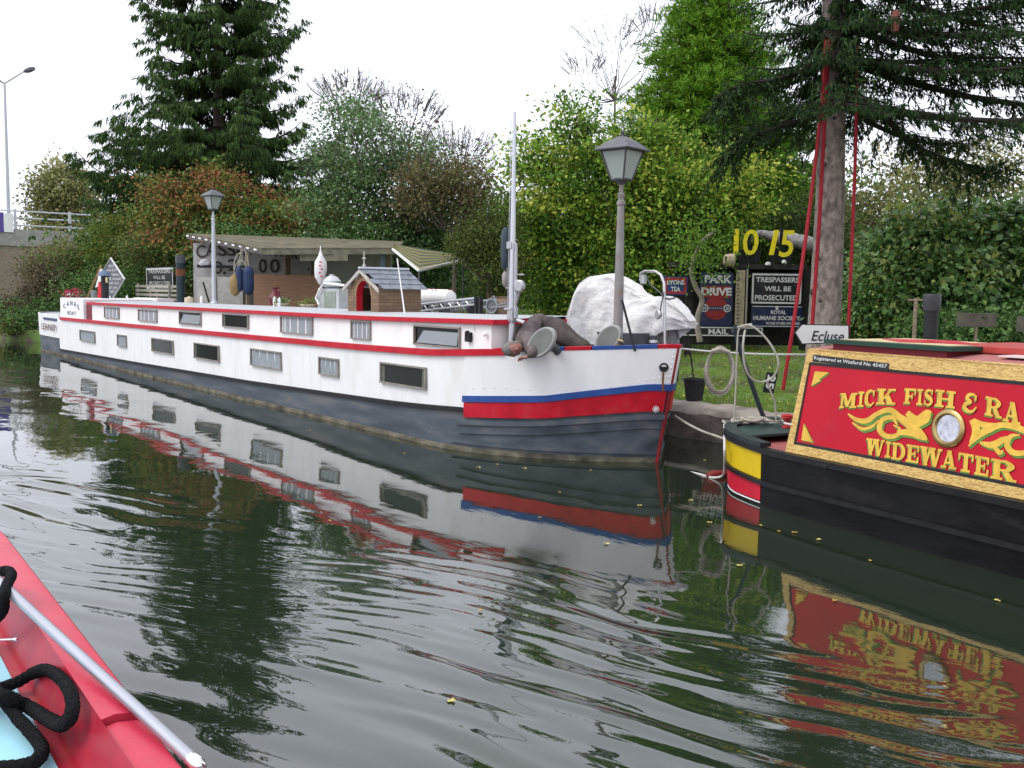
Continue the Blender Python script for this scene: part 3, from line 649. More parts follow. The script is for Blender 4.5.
# cleats of brass on the caprail
BRASS = mat('brass', (.40, .30, .12), .35, .9, var=.2)
def rim_at(px_, inset=.06):
    s_ = min(np.linspace(2, 3, 200), key=lambda s: abs(PX(hp(s, 1.33, -inset))[0] - px_)); c = hp(s_, 1.3, -inset); c[2] = sheer(c[0]) + .045; return c
for px_ in (541, 617):
    c = rim_at(px_); mb = MB(); mb.tube([c + [-.11, 0, .05], c + [-.04, 0, .062], c + [.04, 0, .062], c + [.11, 0, .05]], [.008, .014, .014, .008], 6); mb.tube([c, c + [0, 0, .06]], .014, 6); mb.box(c + [0, 0, .004], (.1, .05, .012))
    obj('cleat', mb, BRASS, BG)
for (px_, py_, Y, rr_) in ((653, 346, 8.25, .045), ): 
    c = rim_at(px_, .12); mb = MB(); c[2] -= .1; mb.lathe([(.05, 0), (.05, .05), (.03, .07), (.03, .1), (.055, .12), (.05, .15)], c, 12); obj('mooring_bitt', mb, STEEL, BG, smooth=True)
# red hatch rails seen inside the bow
mb = MB(); mb.box((-9.1, 8.9, 1.28), (.9, .05, .1)); mb.box((-9.2, 8.0, 1.26), (.7, .05, .08)); obj('hatch_coaming', mb, RED, BG)
mb = MB(); mb.box((-9.2, 8.45, 1.17), (.75, .8, .2)); obj('hatch', mb, BLUE, BG, bevel=.02)
# ================================================================== THINGS ON THE BARGE
def lamp_post(x, y, z0, ztop, label, m=POSTG):
    """Victorian style four sided lantern on a round post; ztop = bottom of the lantern"""
    r = thing('lamp_post', (x, y, z0), label, 'lamp post', 'lamp posts standing on the barge')
    h = ztop - z0; b_ = (x, y, z0); mb = MB(); lo = h * .68
    mb.lathe([(.11, 0), (.11, .03), (.075, .06), (.06, .12), (.060, .14), (.056, h * .45), (.041, h - .30), (.052, h - .29), (.052, h - .25), (.036, h - .24), (.036, h - .2), (.044, h - .19), (.044, h - .16), (.026, h - .15), (.024, h)], b_, 16)
    obj('post', mb, m, r, smooth=True)
    mb = MB(); mb.tube([(x - .16, y, ztop - .33), (x + .16, y, ztop - .33)], .012, 6) if False else mb.lathe([(.05, 0), (.06, .03), (.11, .05), (.11, .065)], (x, y, ztop - .05), 12); obj('collar', mb, DARKGREY, r, smooth=True)
    # lantern: wide at top
    w0, w1, H_ = .125, .255, .34; mb = MB()
    for k in range(4):
        a = R(45 + 90 * k + 12); p0 = np.array([x + w0 * math.cos(a), y + w0 * math.sin(a), ztop]); p1 = np.array([x + w1 * math.cos(a), y + w1 * math.sin(a), ztop + H_])
        mb.tube([p0, p1], .012, 5)
        a2 = R(45 + 90 * (k + 1) + 12); q0 = np.array([x + w0 * math.cos(a2), y + w0 * math.sin(a2), ztop]); q1 = np.array([x + w1 * math.cos(a2), y + w1 * math.sin(a2), ztop + H_]); mb.tube([p0, q0], .011, 5); mb.tube([p1, q1], .014, 5)
    lt = obj('lantern_frame', mb, DARKGREY, r)
    for k in range(4):
        a = R(45 + 90 * k + 12); a2 = a + R(90); f = .97
        mb = MB(); mb.quad((x + w0 * f * math.cos(a), y + w0 * f * math.sin(a), ztop), (x + w0 * f * math.cos(a2), y + w0 * f * math.sin(a2), ztop), (x + w1 * f * math.cos(a2), y + w1 * f * math.sin(a2), ztop + H_), (x + w1 * f * math.cos(a), y + w1 * f * math.sin(a), ztop + H_))
        obj('glass_pane', mb, LGLASS, lt)
    rf = MB(); vs = []
    rf.lathe([(.33, -.012), (.335, 0), (.19, .09), (.05, .155), (.04, .165)], (x, y, ztop + H_ + .012), 4, sq=False)
    # turn the four sided roof to the lantern
    c, s_ = math.cos(R(-33 + 90)), math.sin(R(-33 + 90)); rf.v = [((px_ - x) * c - (py_ - y) * s_ + x, (px_ - x) * s_ + (py_ - y) * c + y, pz) for px_, py_, pz in rf.v]
    ro = obj('lantern_roof', rf, mat('lantern_roof', (.10, .105, .11), .45, var=.15), r)
    mb = MB(); mb.lathe([(.035, 0), (.04, .015), (.02, .025), (.028, .045), (.005, .07)], (x, y, ztop + H_ + .17), 10); obj('finial', mb, DARKGREY, ro, smooth=True)
    return r
P = WY(618, 330, 8.22); zt_ = WY(622, 180, 8.22)[2]
lamp_post(P[0], P[1], 1.06, zt_, 'larger four-sided lantern on a brown-grey post at the barge bow beside the white tarpaulin')
P = WY(214.3, 303, 9.6); zt_ = WY(216, 209, 9.6)[2]
lp = lamp_post(P[0], P[1], 1.6, zt_, 'lantern on a pale grey post rising from the cabin roof in front of the shed', PALEPOST)

# mast with rigging
def M_(px, py, Y=7.35): return WY(px, py, Y)
c = M_(511.5, 340); ms = thing('mast', (c[0], c[1], 1.2), 'slim silver mast with pulleys and a crank handle beside the crouching person', 'mast')
t = M_(510.5, 113); mb = MB(); mb.tube([(c[0], c[1], 1.2), (c[0], c[1], 2.0), (c[0], c[1], t[2])], [.045, .042, .02], 10); obj('pole', mb, mat('aluminium', (.55, .56, .58), .3, .8), ms, smooth=True)
mb = MB(); mb.tube([(c[0] + .07, c[1], 1.7), (c[0] + .065, c[1], 2.6)], .022, 8); mb.tube([(c[0] - .04, c[1] - .02, t[2] - .1), (c[0] - .05, c[1] - .03, 1.6)], .006, 4); obj('halyard_tube', mb, STEEL, ms)
p = M_(505.5, 247); mb = MB(); mb.lathe([(.02, -.28), (.05, -.24), (.06, -.1), (.06, .12), (.045, .2), (.02, .24)], p, 12); obj('fender_bag', mb, mat('dark_blue_grey', (.05, .065, .08), .7), ms, smooth=True)
mb = MB()
for a, b_ in (((505, 262), (504.5, 276)), ((507, 262), (507, 276))): mb.tube([M_(*a), M_(*b_)], .008, 4)
mb.lathe([(.01, -.1), (.04, -.06), (.045, .05), (.02, .09)], M_(505.5, 279), 10); obj('pulley_block', mb, mat('block_grey', (.3, .28, .27), .6), ms, smooth=True)
mb = MB(); mb.tube([M_(516, 300), M_(516, 275), M_(523, 274.5)], .014, 6); mb.tube([M_(516, 305), M_(520, 290), M_(520, 284)], .016, 6)
mb.tube([M_(506, 288), M_(519, 286)], .012, 6); obj('crank_handle', mb, STEEL, ms)
mb = MB(); mb.lathe([(.06, -.03), (.075, -.02), (.075, .02), (.06, .03)], M_(519.5, 286), 14, (.3, -1, 0)); obj('winch', mb, STEEL, ms)
for b_x in ((M_(511, 309), (.14, .12, .03)), (M_(511.5, 245.5), (.1, .09, .09)), (M_(512.5, 316), (.1, .1, .16))):
    mb = MB(); mb.box(*b_x); obj('clamp', mb, STEEL, ms, bevel=.008)
mb = MB(); q = M_(516, 320) + [0, .02, 0]; mb.tube([q, q + [.12, .02, -.03]], .025, 8); obj('gooseneck', mb, STEEL, ms)

# two grey oval lids
def lid(px, py, Y, rw, rh, yaw, lean, label):
    c = WY(px, py, Y); nrm = np.array([math.sin(yaw) * math.cos(lean), -math.cos(yaw) * math.cos(lean), math.sin(lean)]); nrm /= np.linalg.norm(nrm)
    u = np.cross(nrm, (0, 0, 1)); u /= np.linalg.norm(u); v = np.cross(u, nrm)
    rot = R(-38); u2 = u * math.cos(rot) + v * math.sin(rot); v2 = v * math.cos(rot) - u * math.sin(rot)
    r = thing('vent_cowl', (c[0], c[1], c[2] - rh), label, 'ventilator', 'grey round ventilator cowls at the barge bow')
    mb = MB(); N = 32; rings = []
    for rr_, h in ((.86, .055), (.94, .062), (1.0, .05), (1.0, -.03), (.9, -.05)): rings.append([c + u2 * rw * rr_ * math.cos(2 * math.pi * k / N) + v2 * rh * rr_ * math.sin(2 * math.pi * k / N) + nrm * h * .5 for k in range(N)])
    mb.sheet(rings, closed=True); b0 = len(mb.v); mb.add(rings[-1], [tuple(range(N))]); obj('rim', mb, mat('cowl_rim', (.30, .30, .29), .5, var=.15), r, smooth=True)
    mb = MB(); mb.add([p_ for p_ in rings[0]], [tuple(range(N))[::-1]]); obj('face_plate', mb, mat('cowl_grey', (.15, .155, .14), .6, var=.2, vscale=6, dirt=(.14, .14, .13), dscale=8), r)
    mb = MB(); mb.tube([c - nrm * .03, c - nrm * .14, c - nrm * .22 + np.array([0, 0, -.03]), np.array([c[0] - nrm[0] * .30, c[1] - nrm[1] * .30, c[2] - .12])], [.06, .05, .05, .05], 10); obj('neck', mb, DARKGREY, r, smooth=True)
lid(542, 342.5, 7.22, .225, .15, R(12), R(8), 'grey oval ventilator cowl with pale rim in front of the crouching person')
lid(609, 339, 8.02, .205, .14, R(10), R(8), 'dark grey oval ventilator cowl at the foot of the bow lamp post')

# ---- person crouched head-down on the foredeck
def skin_obj(name, pts, edges, rad, m, parent, sub=2, root=0, sc=None):
    base = org(parent); me = bpy.data.meshes.new(name); me.from_pydata([tuple(np.array(p) - base) for p in pts], edges, []); me.materials.append(m)
    o = bpy.data.objects.new(name, me); COL.objects.link(o); o.parent = parent
    md = o.modifiers.new('skin', 'SKIN'); md.use_smooth_shade = True
    for i, r_ in enumerate(rad):
        sv = me.skin_vertices[0].data[i]; sv.radius = (r_, r_) if np.isscalar(r_) else r_; sv.use_root = (i == root)
    s = o.modifiers.new('sub', 'SUBSURF'); s.levels = sub; s.render_levels = sub
    return o
def Q(px, py, Y): return WY(px, py, Y)
pz = thing('person', (-9.2, 7.8, 1.07), 'person in a brown-grey jacket and trousers bent double with head down over the barge bow', 'person')
CLO = mat('jacket_brown_grey', (.125, .10, .098), .95, var=.3, vscale=7, bump=.04, bscale=7)
TRO = mat('trouser_brown', (.085, .07, .062), .95, var=.3, vscale=7, bump=.03, bscale=8)
SKIN = mat('skin', (.30, .13, .10), .5, var=.12); HAIR = mat('grey_hair', (.20, .185, .17), .9, var=.5, vscale=50, bump=.01, bscale=90, stretch=(1, 1, 3))
hip = Q(552, 327, 7.98); mid = Q(539, 328, 7.90); chest = Q(527, 338, 7.58); neck = Q(520, 344, 7.28); headc = Q(517, 348, 7.10)
kneeL = Q(570, 341, 7.90); kneeR = Q(573, 340, 8.18); ankL = Q(588, 349, 8.02); ankR = Q(590, 347, 8.22); shL = Q(528, 343, 7.36); shR = Q(526, 337, 7.76)
elL = Q(534, 352, 7.16); wrL = Q(528, 357, 7.06); elR = Q(518, 342, 7.72); wrR = Q(513, 348.5, 7.36)
hipL = Q(557, 331, 7.88); hipR = Q(558, 329, 8.12)
pts = [hip, mid, chest, neck, headc, shL, elL, wrL, shR, elR, wrR, hipL, kneeL, ankL, hipR, kneeR, ankR]
ed = [(0, 1), (1, 2), (2, 3), (3, 4), (2, 5), (5, 6), (6, 7), (2, 8), (8, 9), (9, 10), (0, 11), (11, 12), (12, 13), (0, 14), (14, 15), (15, 16)]
rad = [.19, .19, .17, .07, .085, .075, .05, .032, .075, .05, .032, .15, .10, .055, .15, .10, .055]
skin_obj('body', pts, ed, rad, TRO, pz)
# jacket as a slightly larger shell over trunk and upper arms
pj = [Q(549, 328, 7.96), mid, chest, Q(521.5, 343, 7.34), shL, elL, Q(530, 355.5, 7.09), shR, elR]
skin_obj('jacket', pj, [(0, 1), (1, 2), (2, 3), (2, 4), (4, 5), (5, 6), (2, 7), (7, 8)], [.215, .22, .195, .10, .115, .08, .05, .115, .08], CLO, pz)
hd = MB(); N = 16
fd = unit((Q(527, 352, 6.98) - headc)[None])[0]          # where the face looks
upv = unit((headc - chest)[None])[0]; upv = unit((upv - fd * (upv @ fd))[None])[0]; sdv = np.cross(fd, upv)
hc = headc + upv * .05
def hpnt(a, b_):   # a: azimuth from face, b_: elevation
    x = math.cos(b_) * math.cos(a); y = math.cos(b_) * math.sin(a); z = math.sin(b_)
    rr_ = 1 + (.0 if x < 0 else -.06 * (z < -.3))
    p_ = hc + fd * x * .098 * rr_ + sdv * y * .078 + upv * z * .118
    if x > .8 and abs(y) < .22 and -.25 < z < .1: p_ = p_ + fd * .022      # nose
    if x > .6 and .15 < abs(y) < .5 and .0 < z < .22: p_ = p_ - fd * .010  # eye sockets
    return p_
rows = [[hpnt(2 * math.pi * k / 28, b_) for k in range(28)] for b_ in np.linspace(-math.pi / 2 + .05, math.pi / 2 - .05, 20)]
hd.sheet(rows, closed=True); obj('head', hd, SKIN, pz, smooth='all')
for sg in (1, -1):
    e = MB(); e.lathe([(.004, -.006), (.03, 0), (.026, .012), (.006, .01)], hc + sdv * sg * .078 - fd * .005, 12, sdv * sg + fd * -.3); obj('ear', e, SKIN, pz, smooth=True)
    e = MB(); cE = hc + fd * .085 + sdv * sg * .032 + upv * .012; e.lathe([(.002, -.008), (.011, 0), (.002, .008)], cE, 10, fd); obj('eye', e, mat('eye_white', (.3, .27, .25), .3), pz, smooth=True)
mth = MB(); mth.tube([hc + fd * .083 + sdv * s_ * .026 + upv * (-.052) for s_ in (-1, 0, 1)], [.003, .006, .003], 6); obj('mouth', mth, mat('lips', (.3, .09, .08), .5), pz)
hr = MB(); rows = []
for b_ in np.linspace(-.55, math.pi / 2 - .03, 16):
    row = []
    for k in range(28):
        a = 2 * math.pi * k / 28; x = math.cos(a); keep = (x < .45) or b_ > .55
        s_ = 1.13 + .05 * RS.rand() if keep else .93; p_ = hpnt(a, b_); row.append(hc + (p_ - hc) * s_)
    rows.append(row)
hr.sheet(rows, closed=True); obj('hair', hr, HAIR, pz, smooth='all')
def hand(wr, dirv, parent, side=1):
    """palm with four separate curled fingers and a thumb from its side"""
    dirv = unit(np.array(dirv, float)[None])[0]; upn = np.array([0, 0, 1.]); sd_ = np.cross(dirv, upn); sd_ /= np.linalg.norm(sd_); upn = np.cross(sd_, dirv)
    pts = [np.array(wr), np.array(wr) + dirv * .045, np.array(wr) + dirv * .085]; ed = [(0, 1), (1, 2)]; rad = [(.022, .018), (.03, .018), (.032, .014)]
    for k, L in enumerate((.066, .076, .070, .054)):
        b0 = pts[2] + sd_ * (k - 1.5) * .021; i = len(pts); p1 = b0 + dirv * L * .4 - upn * .006; p2 = p1 + dirv * L * .3 - upn * L * .25; p3 = p2 + dirv * L * .1 - upn * L * .3
        pts += [b0 + dirv * .004, p1, p2, p3]; ed += [(2, i), (i, i + 1), (i + 1, i + 2), (i + 2, i + 3)]; rad += [.0095, .0088, .008, .0065]
    i = len(pts); t0 = pts[1] + sd_ * side * .03; pts += [t0, t0 + dirv * .03 + sd_ * side * .02 - upn * .01, t0 + dirv * .055 + sd_ * side * .022 - upn * .022]; ed += [(1, i), (i, i + 1), (i + 1, i + 2)]; rad += [.012, .0105, .008]
    skin_obj('hand', pts, ed, rad, SKIN, parent, sub=1, root=1)
hand(wrL, (-.9, -.1, -.1), pz); hand(wrR, (-.3, -.6, -.2), pz, -1)
SHOE = mat('shoe_black', (.015, .015, .018), .5)
for an, dz in ((ankL, 0), (ankR, 0)):
    s_ = MB(); h_ = an + np.array([.03, 0, 0]); rows = []
    for t_, wd, hh in ((-.1, .03, .03), (-.06, .045, .05), (0, .046, .06), (.08, .048, .04), (.15, .045, .028), (.185, .02, .015)):
        cen = h_ + np.array([.03, 0, -.03]) + np.array([.5, 0, -.8]) * t_ * .8; rows.append([cen + np.array([.06 * 0, wd * math.cos(a), 0]) + np.array([hh * math.sin(a), 0, 0]) for a in np.linspace(0, 2 * math.pi, 12, endpoint=False)])
    s_.sheet(rows, closed=True); s_.add(rows[0], [tuple(range(12))]); s_.add(rows[-1], [tuple(range(12))]); obj('shoe', s_, SHOE, pz, smooth=True)

# ---- tarpaulin-covered machine and its chromed davit
def tarpaulin():
    A_ = WY(568, 345, 8.20); B_ = WY(655, 345, 8.75); prof = [(578, 341), (579, 318), (583, 298), (588, 282), (594, 276), (602, 275), (613, 273), (622, 277), (632, 285), (643, 293), (655, 297), (665, 295), (673, 302), (684, 313), (692, 322)]
    rows = []; n = len(prof)
    # along the length u, wrap over in v; each section is a rounded tent shape
    U = 80; V = 56
    px_ = np.interp(np.linspace(0, 1, U), np.linspace(0, 1, n), [p_[0] for p_ in prof]); py_ = np.interp(np.linspace(0, 1, U), np.linspace(0, 1, n), [p_[1] for p_ in prof])
    for i in range(U):
        u = i / (U - 1); Y = 8.23 + (9.08 - 8.23) * u ** .9; top = WY(px_[i], py_[i], Y + .1)
        bot = 1.13 if px_[i] < 655 else 1.13 + (top[2] - 1.13) * min(1, (px_[i] - 655) / 38) ** .8 * .88
        hw = (.22 if px_[i] < 655 else .22 - .17 * min(1, (px_[i] - 655) / 38)); hw *= .25 + .75 * min(1, i / 7)
        row = []
        for k in range(V):
            v = -1 + 2 * k / (V - 1); a = abs(v); z = top[2] - (top[2] - bot) * (a ** 2.6); off = hw * math.copysign(min(1, a ** .55), v) * (1 + .25 * a)
            f = 1 + .0; p_ = np.array([top[0] + .35 * off, top[1] + off * .95, z])
            nz = .045 * vnoise(u * 6 + v * 2, v * 2.2, 1, 61) - .075 * abs(vnoise(u * 8 + v * 1.5, v * 1.6 - u * 3, 1, 62)) * (.3 + a) - .022 * abs(vnoise(u * 16 - v * 5, v * 6 + u * 6, 1, 63)) + .03
            fold = .028 * math.sin(u * 34 + 3 * v + 3 * vnoise(u * 5, v, 1, 66)) * a ** 2
            p_ = p_ + np.array([.4, -1 if v < 0 else 1, .25]) * (nz + fold); row.append(p_)
        rows.append(row)
    mb = MB(); mb.sheet(rows); mb.add(rows[-1], [tuple(range(V))]); return mb
tp = thing('covered_machine', (-9.2, 8.7, 1.07), 'crumpled white tarpaulin draped over a bulky machine beside the bow lamp post', 'tarpaulin')
obj('tarpaulin', tarpaulin(), TARP, tp, smooth='all')
mb = MB(); mb.box((-9.25, 8.7, 1.3), (.6, .45, .45)); mb.tube([(-8.9, 8.85, 1.07), (-8.9, 8.85, 1.5)], .04, 8); obj('machine_bed', mb, DARKGREY, tp)
mb = MB(); Yd = 8.45; mb.tube([WY(640.5, 281, Yd), WY(641, 273, Yd), WY(645, 271.2, Yd), WY(656, 271.5, Yd), WY(661, 275, Yd), WY(664, 283, Yd), WY(664.5, 300, Yd), WY(665, 347, Yd)], .017, 8)
dv = thing('handrail_hoop', WY(665, 347, Yd), 'bent silver tube hoop with a round lamp in front of the white tarpaulin', 'rail'); obj('tube', mb, mat('chrome_dull', (.5, .5, .5), .3, .9), dv, smooth=True)
mb = MB(); mb.lathe([(.02, -.05), (.04, -.04), (.04, .05), (.02, .06)], WY(643.5, 280, Yd), 10); mb.lathe([(.03, -.03), (.055, 0), (.06, .02), (.05, .03)], WY(659, 314.5, Yd - .03), 14, (-.3, -1, 0)); obj('lamp', mb, mat('lamp_silver', (.45, .46, .46), .35, .6), dv, smooth=True)
mb = MB(); mb.tube([WY(645, 272, Yd), WY(650, 284, Yd), WY(664, 296, Yd)], .008, 5); mb.tube([WY(664, 298, Yd), WY(670, 299, Yd), WY(675, 298, Yd)], .01, 5); mb.tube([WY(664, 292, Yd - .02), WY(661, 306, Yd - .03), WY(660, 313, Yd - .03)], .008, 5); obj('bracket', mb, DARKGREY, dv)
mb = MB(); mb.tube([WY(622, 300, 8.1), WY(635, 351, 8.1)], .015, 6); tag(obj('stay_rod', mb, BLACKM), 'thin black rod slanting from the bow lamp post to the deck', 'rod')

# ---- kennel on the roof
kx0, kx1, ky0, ky1 = -15.4, -14.33, 8.0, 8.8; zb = roofz(-15) + .035
kz = 2.05; kr = 2.33; kxm = (kx0 + kx1) / 2
ken = thing('dog_kennel', (kxm, 8.4, zb), 'brick-patterned kennel with slate roof and arched red doorway on the barge roof', 'kennel')
bm = bpy.data.materials.new('kennel_brick'); bm.use_nodes = True; n = bm.node_tree; b = n.nodes['Principled BSDF']; b.inputs['Roughness'].default_value = .9
tc = n.nodes.new('ShaderNodeTexCoord'); sep = n.nodes.new('ShaderNodeSeparateXYZ'); addn = n.nodes.new('ShaderNodeMath'); cmb = n.nodes.new('ShaderNodeCombineXYZ')
n.links.new(tc.outputs['Object'], sep.inputs[0]); n.links.new(sep.outputs[0], addn.inputs[0]); n.links.new(sep.outputs[1], addn.inputs[1]); n.links.new(addn.outputs[0], cmb.inputs[0]); n.links.new(sep.outputs[2], cmb.inputs[1])
bk = n.nodes.new('ShaderNodeTexBrick'); bk.inputs['Scale'].default_value = 1; bk.inputs['Brick Width'].default_value = .16; bk.inputs['Row Height'].default_value = .055; bk.inputs['Mortar Size'].default_value = .006
bk.inputs['Color1'].default_value = (.17, .10, .06, 1); bk.inputs['Color2'].default_value = (.24, .15, .085, 1); bk.inputs['Mortar'].default_value = (.11, .085, .06, 1)
n.links.new(cmb.outputs[0], bk.inputs['Vector']); n.links.new(bk.outputs[0], b.inputs['Base Color'])
acx, aw, az = kxm + .02, .25, zb + .27    # arch opening
arch = [(acx - aw, zb)] + [(acx - aw * math.cos(t), az + aw * 1.0 * math.sin(t)) for t in np.linspace(0, math.pi, 13)] + [(acx + aw, zb)]
mb = MB(); outl = [(kx0, zb), (kx0, kz), (kxm, kr), (kx1, kz), (kx1, zb)]
poly = [(kx0, zb), (acx - aw, zb)] + arch[1:-1] + [(acx + aw, zb), (kx1, zb), (kx1, kz), (kxm, kr), (kx0, kz)]
# front face as strips between outline and arch
def outer(t):  # outline point above arch parameter
    x = acx - aw * math.cos(t) * 2.2; x = min(max(x, kx0), kx1); z = kz + (kr - kz) * (1 - abs(x - kxm) / ((kx1 - kx0) / 2)); return (x, z)
ts = np.linspace(0, math.pi, 13)
for yv in (ky0,):
    ins = [(acx - aw, zb)] + [(acx - aw * math.cos(t), az + aw * math.sin(t)) for t in ts] + [(acx + aw, zb)]
    ous = [(kx0, zb)] + [outer(t) for t in ts] + [(kx1, zb)]
    mb.sheet([[(x, yv, z) for x, z in ins], [(x, yv, z) for x, z in ous]])
mb.add([(x, ky1, z) for x, z in outl], [(0, 1, 2, 3, 4)])
for X in (kx0, kx1): mb.quad((X, ky0, zb), (X, ky1, zb), (X, ky1, kz), (X, ky0, kz))
obj('wall', mb, bm, ken)
mb = MB(); 
mb.sheet([[(x, ky0 + .0, z) for x, z in ins], [(x, ky0 + .12, z) for x, z in ins]]); obj('door_reveal', mb, RED, ken)
mb = MB(); q_ = [(acx - (aw + .055) * math.cos(t), az + (aw + .055) * math.sin(t)) for t in ts]; i_ = [(acx - aw * math.cos(t), az + aw * math.sin(t)) for t in ts]
mb.sheet([[(x, ky0 - .006, z) for x, z in i_], [(x, ky0 - .006, z) for x, z in q_]]); obj('arch_bricks', mb, mat('arch_brick', (.26, .17, .10), .9, var=.35, vscale=22), ken)
mb = MB(); mb.quad((kx0 + .03, ky0 + .4, zb + .005), (kx1 - .03, ky0 + .4, zb + .005), (kx1 - .03, ky0 + .4, kz), (kx0 + .03, ky0 + .4, kz)); obj('inner_sheet', mb, mat('kennel_inside', (.02, .017, .015), .95), ken)  # near-black sheet across the kennel behind the doorway
SL = mat('slate', (.17, .185, .21), .5, var=.3, vscale=9, bump=.003, bscale=20)
for sg, xe in ((-1, kx0 - .07), (1, kx1 + .09)):
    rf = MB(); sl_ = (kr - kz) / (kxm - kx0)
    ez = kr - abs(xe - kxm) * sl_ + .03
    for r_ in range(4):
        t0, t1 = r_ / 4, (r_ + 1) / 4 + .02; off = .012 * (4 - r_) * 0 + .012
        for k in range(5):
            y0 = ky0 - .07 + (ky1 - ky0 + .14) * (k + (.5 if r_ % 2 else 0)) / 5 - (.0); y1 = min(y0 + (ky1 - ky0 + .14) / 5 - .006, ky1 + .07); y0 = max(y0, ky0 - .07)
            if y1 - y0 < .02: continue
            pa = np.array([kxm + (xe - kxm) * t0, y0, kr + .03 + (ez - kr - .03) * t0 + .004]); pb = np.array([kxm + (xe - kxm) * t1, y0, kr + .03 + (ez - kr - .03) * t1 + .018])
            rf.prism([pa, pb, pb + [0, y1 - y0, 0], pa + [0, y1 - y0, 0]], (0, 0, -.012))
    rr_ = obj('roof', rf, SL, ken)
mb = MB(); mb.box((kxm, (ky0 + ky1) / 2, kr + .05), (.06, ky1 - ky0 + .16, .035)); obj('ridge', mb, mat('lead_pale', (.6, .62, .65), .5), ken, bevel=.01)
mb = MB(); y_ = ky0 - .05
for xe in (kx0 - .07, kx1 + .09):
    ez = kr - abs(xe - kxm) * ((kr - kz) / (kxm - kx0)) + .01; mb.prism([(kxm, y_, kr + .03), (xe, y_, ez + .02), (xe, y_, ez - .04), (kxm, y_, kr - .03)], (0, -.02, 0))
obj('bargeboard', mb, mat('pale_timber', (.45, .42, .37), .7), ken)
mb = MB(); c = (kxm, ky0 + .02, kr + .06); mb.lathe([(.025, 0), (.03, .03), (.012, .06), (.012, .2), (.004, .27)], c, 8); mb.box((c[0], c[1], c[2] + .15), (.1, .02, .025)); obj('finial_cross', mb, mat('pale_timber', (.45, .42, .37), .7), ken)

# ---- smaller things along the roof
def on(px, py, Y): return WY(px, py, Y)
c = on(395.5, 246, 7.9); e_ = on(405, 316, 7.9); mb = MB(); mb.tube([c + (e_ - c) * .18, e_], [.010, .014], 6); tag(obj('white_rod', mb, WHITE), 'thin white rod leaning against the slate roof of the kennel', 'rod')
tk = thing('gas_tank', on(430, 303, 9.5), 'white horizontal cylinder tank behind the kennel', 'tank')
a = on(417, 296, 9.5); b_ = on(452, 297.5, 9.5); ax = (b_ - a); L_ = np.linalg.norm(ax); mb = MB(); mb.lathe([(.02, 0), (.10, .02), (.135, .08), (.135, L_ - .1), (.11, L_ - .03), (.02, L_)], a, 18, ax); obj('shell', mb, WHITE, tk, smooth=True)
mb = MB(); h_ = a + ax * .6 + np.array([0, -.1, .1]); mb.tube([h_, h_ + [0, -.03, .05], h_ + [.12, -.03, .05], h_ + [.12, 0, 0]], .007, 5); obj('handle', mb, BLACKM, tk)
for s_ in (.25, .8): p_ = a + ax * s_; mb = MB(); mb.box((p_[0], p_[1], (p_[2] - .12 + 1.62) / 2), (.05, .2, p_[2] - .1 - 1.62)); obj('cradle', mb, DARKGREY, tk)
mb = MB(); mb.tube([a + np.array([0, -.02, .137]), b_ + np.array([0, -.02, .128])], .006, 5); obj('red_line', mb, RED, tk)
# lattice gangway lying behind
gw = thing('lattice_gangway', on(460, 314, 9.4), 'grey metal lattice gangway lying on the roof beside the white tank', 'gangway')
Yg = 9.3; mb = MB(); A1, B1 = on(405, 313, Yg), on(478, 304, Yg); A2, B2 = on(405, 306, Yg), on(478, 298, Yg)
mb.tube([A1, B1], .02, 6); mb.tube([A2, B2], .024, 6)
for k in range(9):
    s0, s1 = k / 9, (k + 1) / 9; mb.tube([A1 + (B1 - A1) * s0, A2 + (B2 - A2) * (s0 + s1) / 2, A1 + (B1 - A1) * s1], .012, 5)
obj('near_truss', mb, STEEL, gw); mb2 = MB(); mb2.v = [(x - .1, y + .5, z - .02) for x, y, z in mb.v]; mb2.f = list(mb.f); obj('far_truss', mb2, mat('dull_steel', (.25, .26, .27), .5, .5), gw)
mb = MB()
for px_ in (479, 483): mb.box((on(px_, 306, Yg)[0], Yg - .05, 1.78), (.06, .06, .30))
obj('end_post', mb, BLACKM, gw)
mb = MB(); pts_ = [on(487, 314, 9.2), on(488, 300, 9.2), on(494, 296, 9.2), on(497, 305, 9.2), on(506, 303, 9.2)]; mb.tube(pts_, .012, 5); mb.tube([on(485, 308, 9.2), on(508, 306, 9.2)], .014, 5); mb.lathe([(.12, 0), (.12, .02), (.10, .02), (.10, 0)], on(492, 306, 9.2), 20, (.2, -1, 0))
tag(obj('bicycle_frame', mb, mat('dull_steel', (.25, .26, .27), .5, .5)), 'old grey frame of bent tubes standing left of the mast', 'frame')
for i, (px_, py_, r_, lab) in enumerate(((503, 300, .18, 'brown earthenware urn left of the mast'), (473, 309, .12, 'small dark planter beside the lattice gangway'))):
    c = on(px_, py_, 9.4); c[2] = 1.62; mb = MB(); mb.lathe([(r_ * .5, 0), (r_ * .9, r_ * .6), (r_, r_ * 1.1), (r_ * .6, r_ * 1.6), (r_ * .7, r_ * 1.8)], c, 14); tag(obj('urn' if i == 0 else 'planter', mb, mat('earthenware', (.20, .14, .10), .8, var=.3) if i == 0 else BLACKM, smooth=True), lab, 'pot')

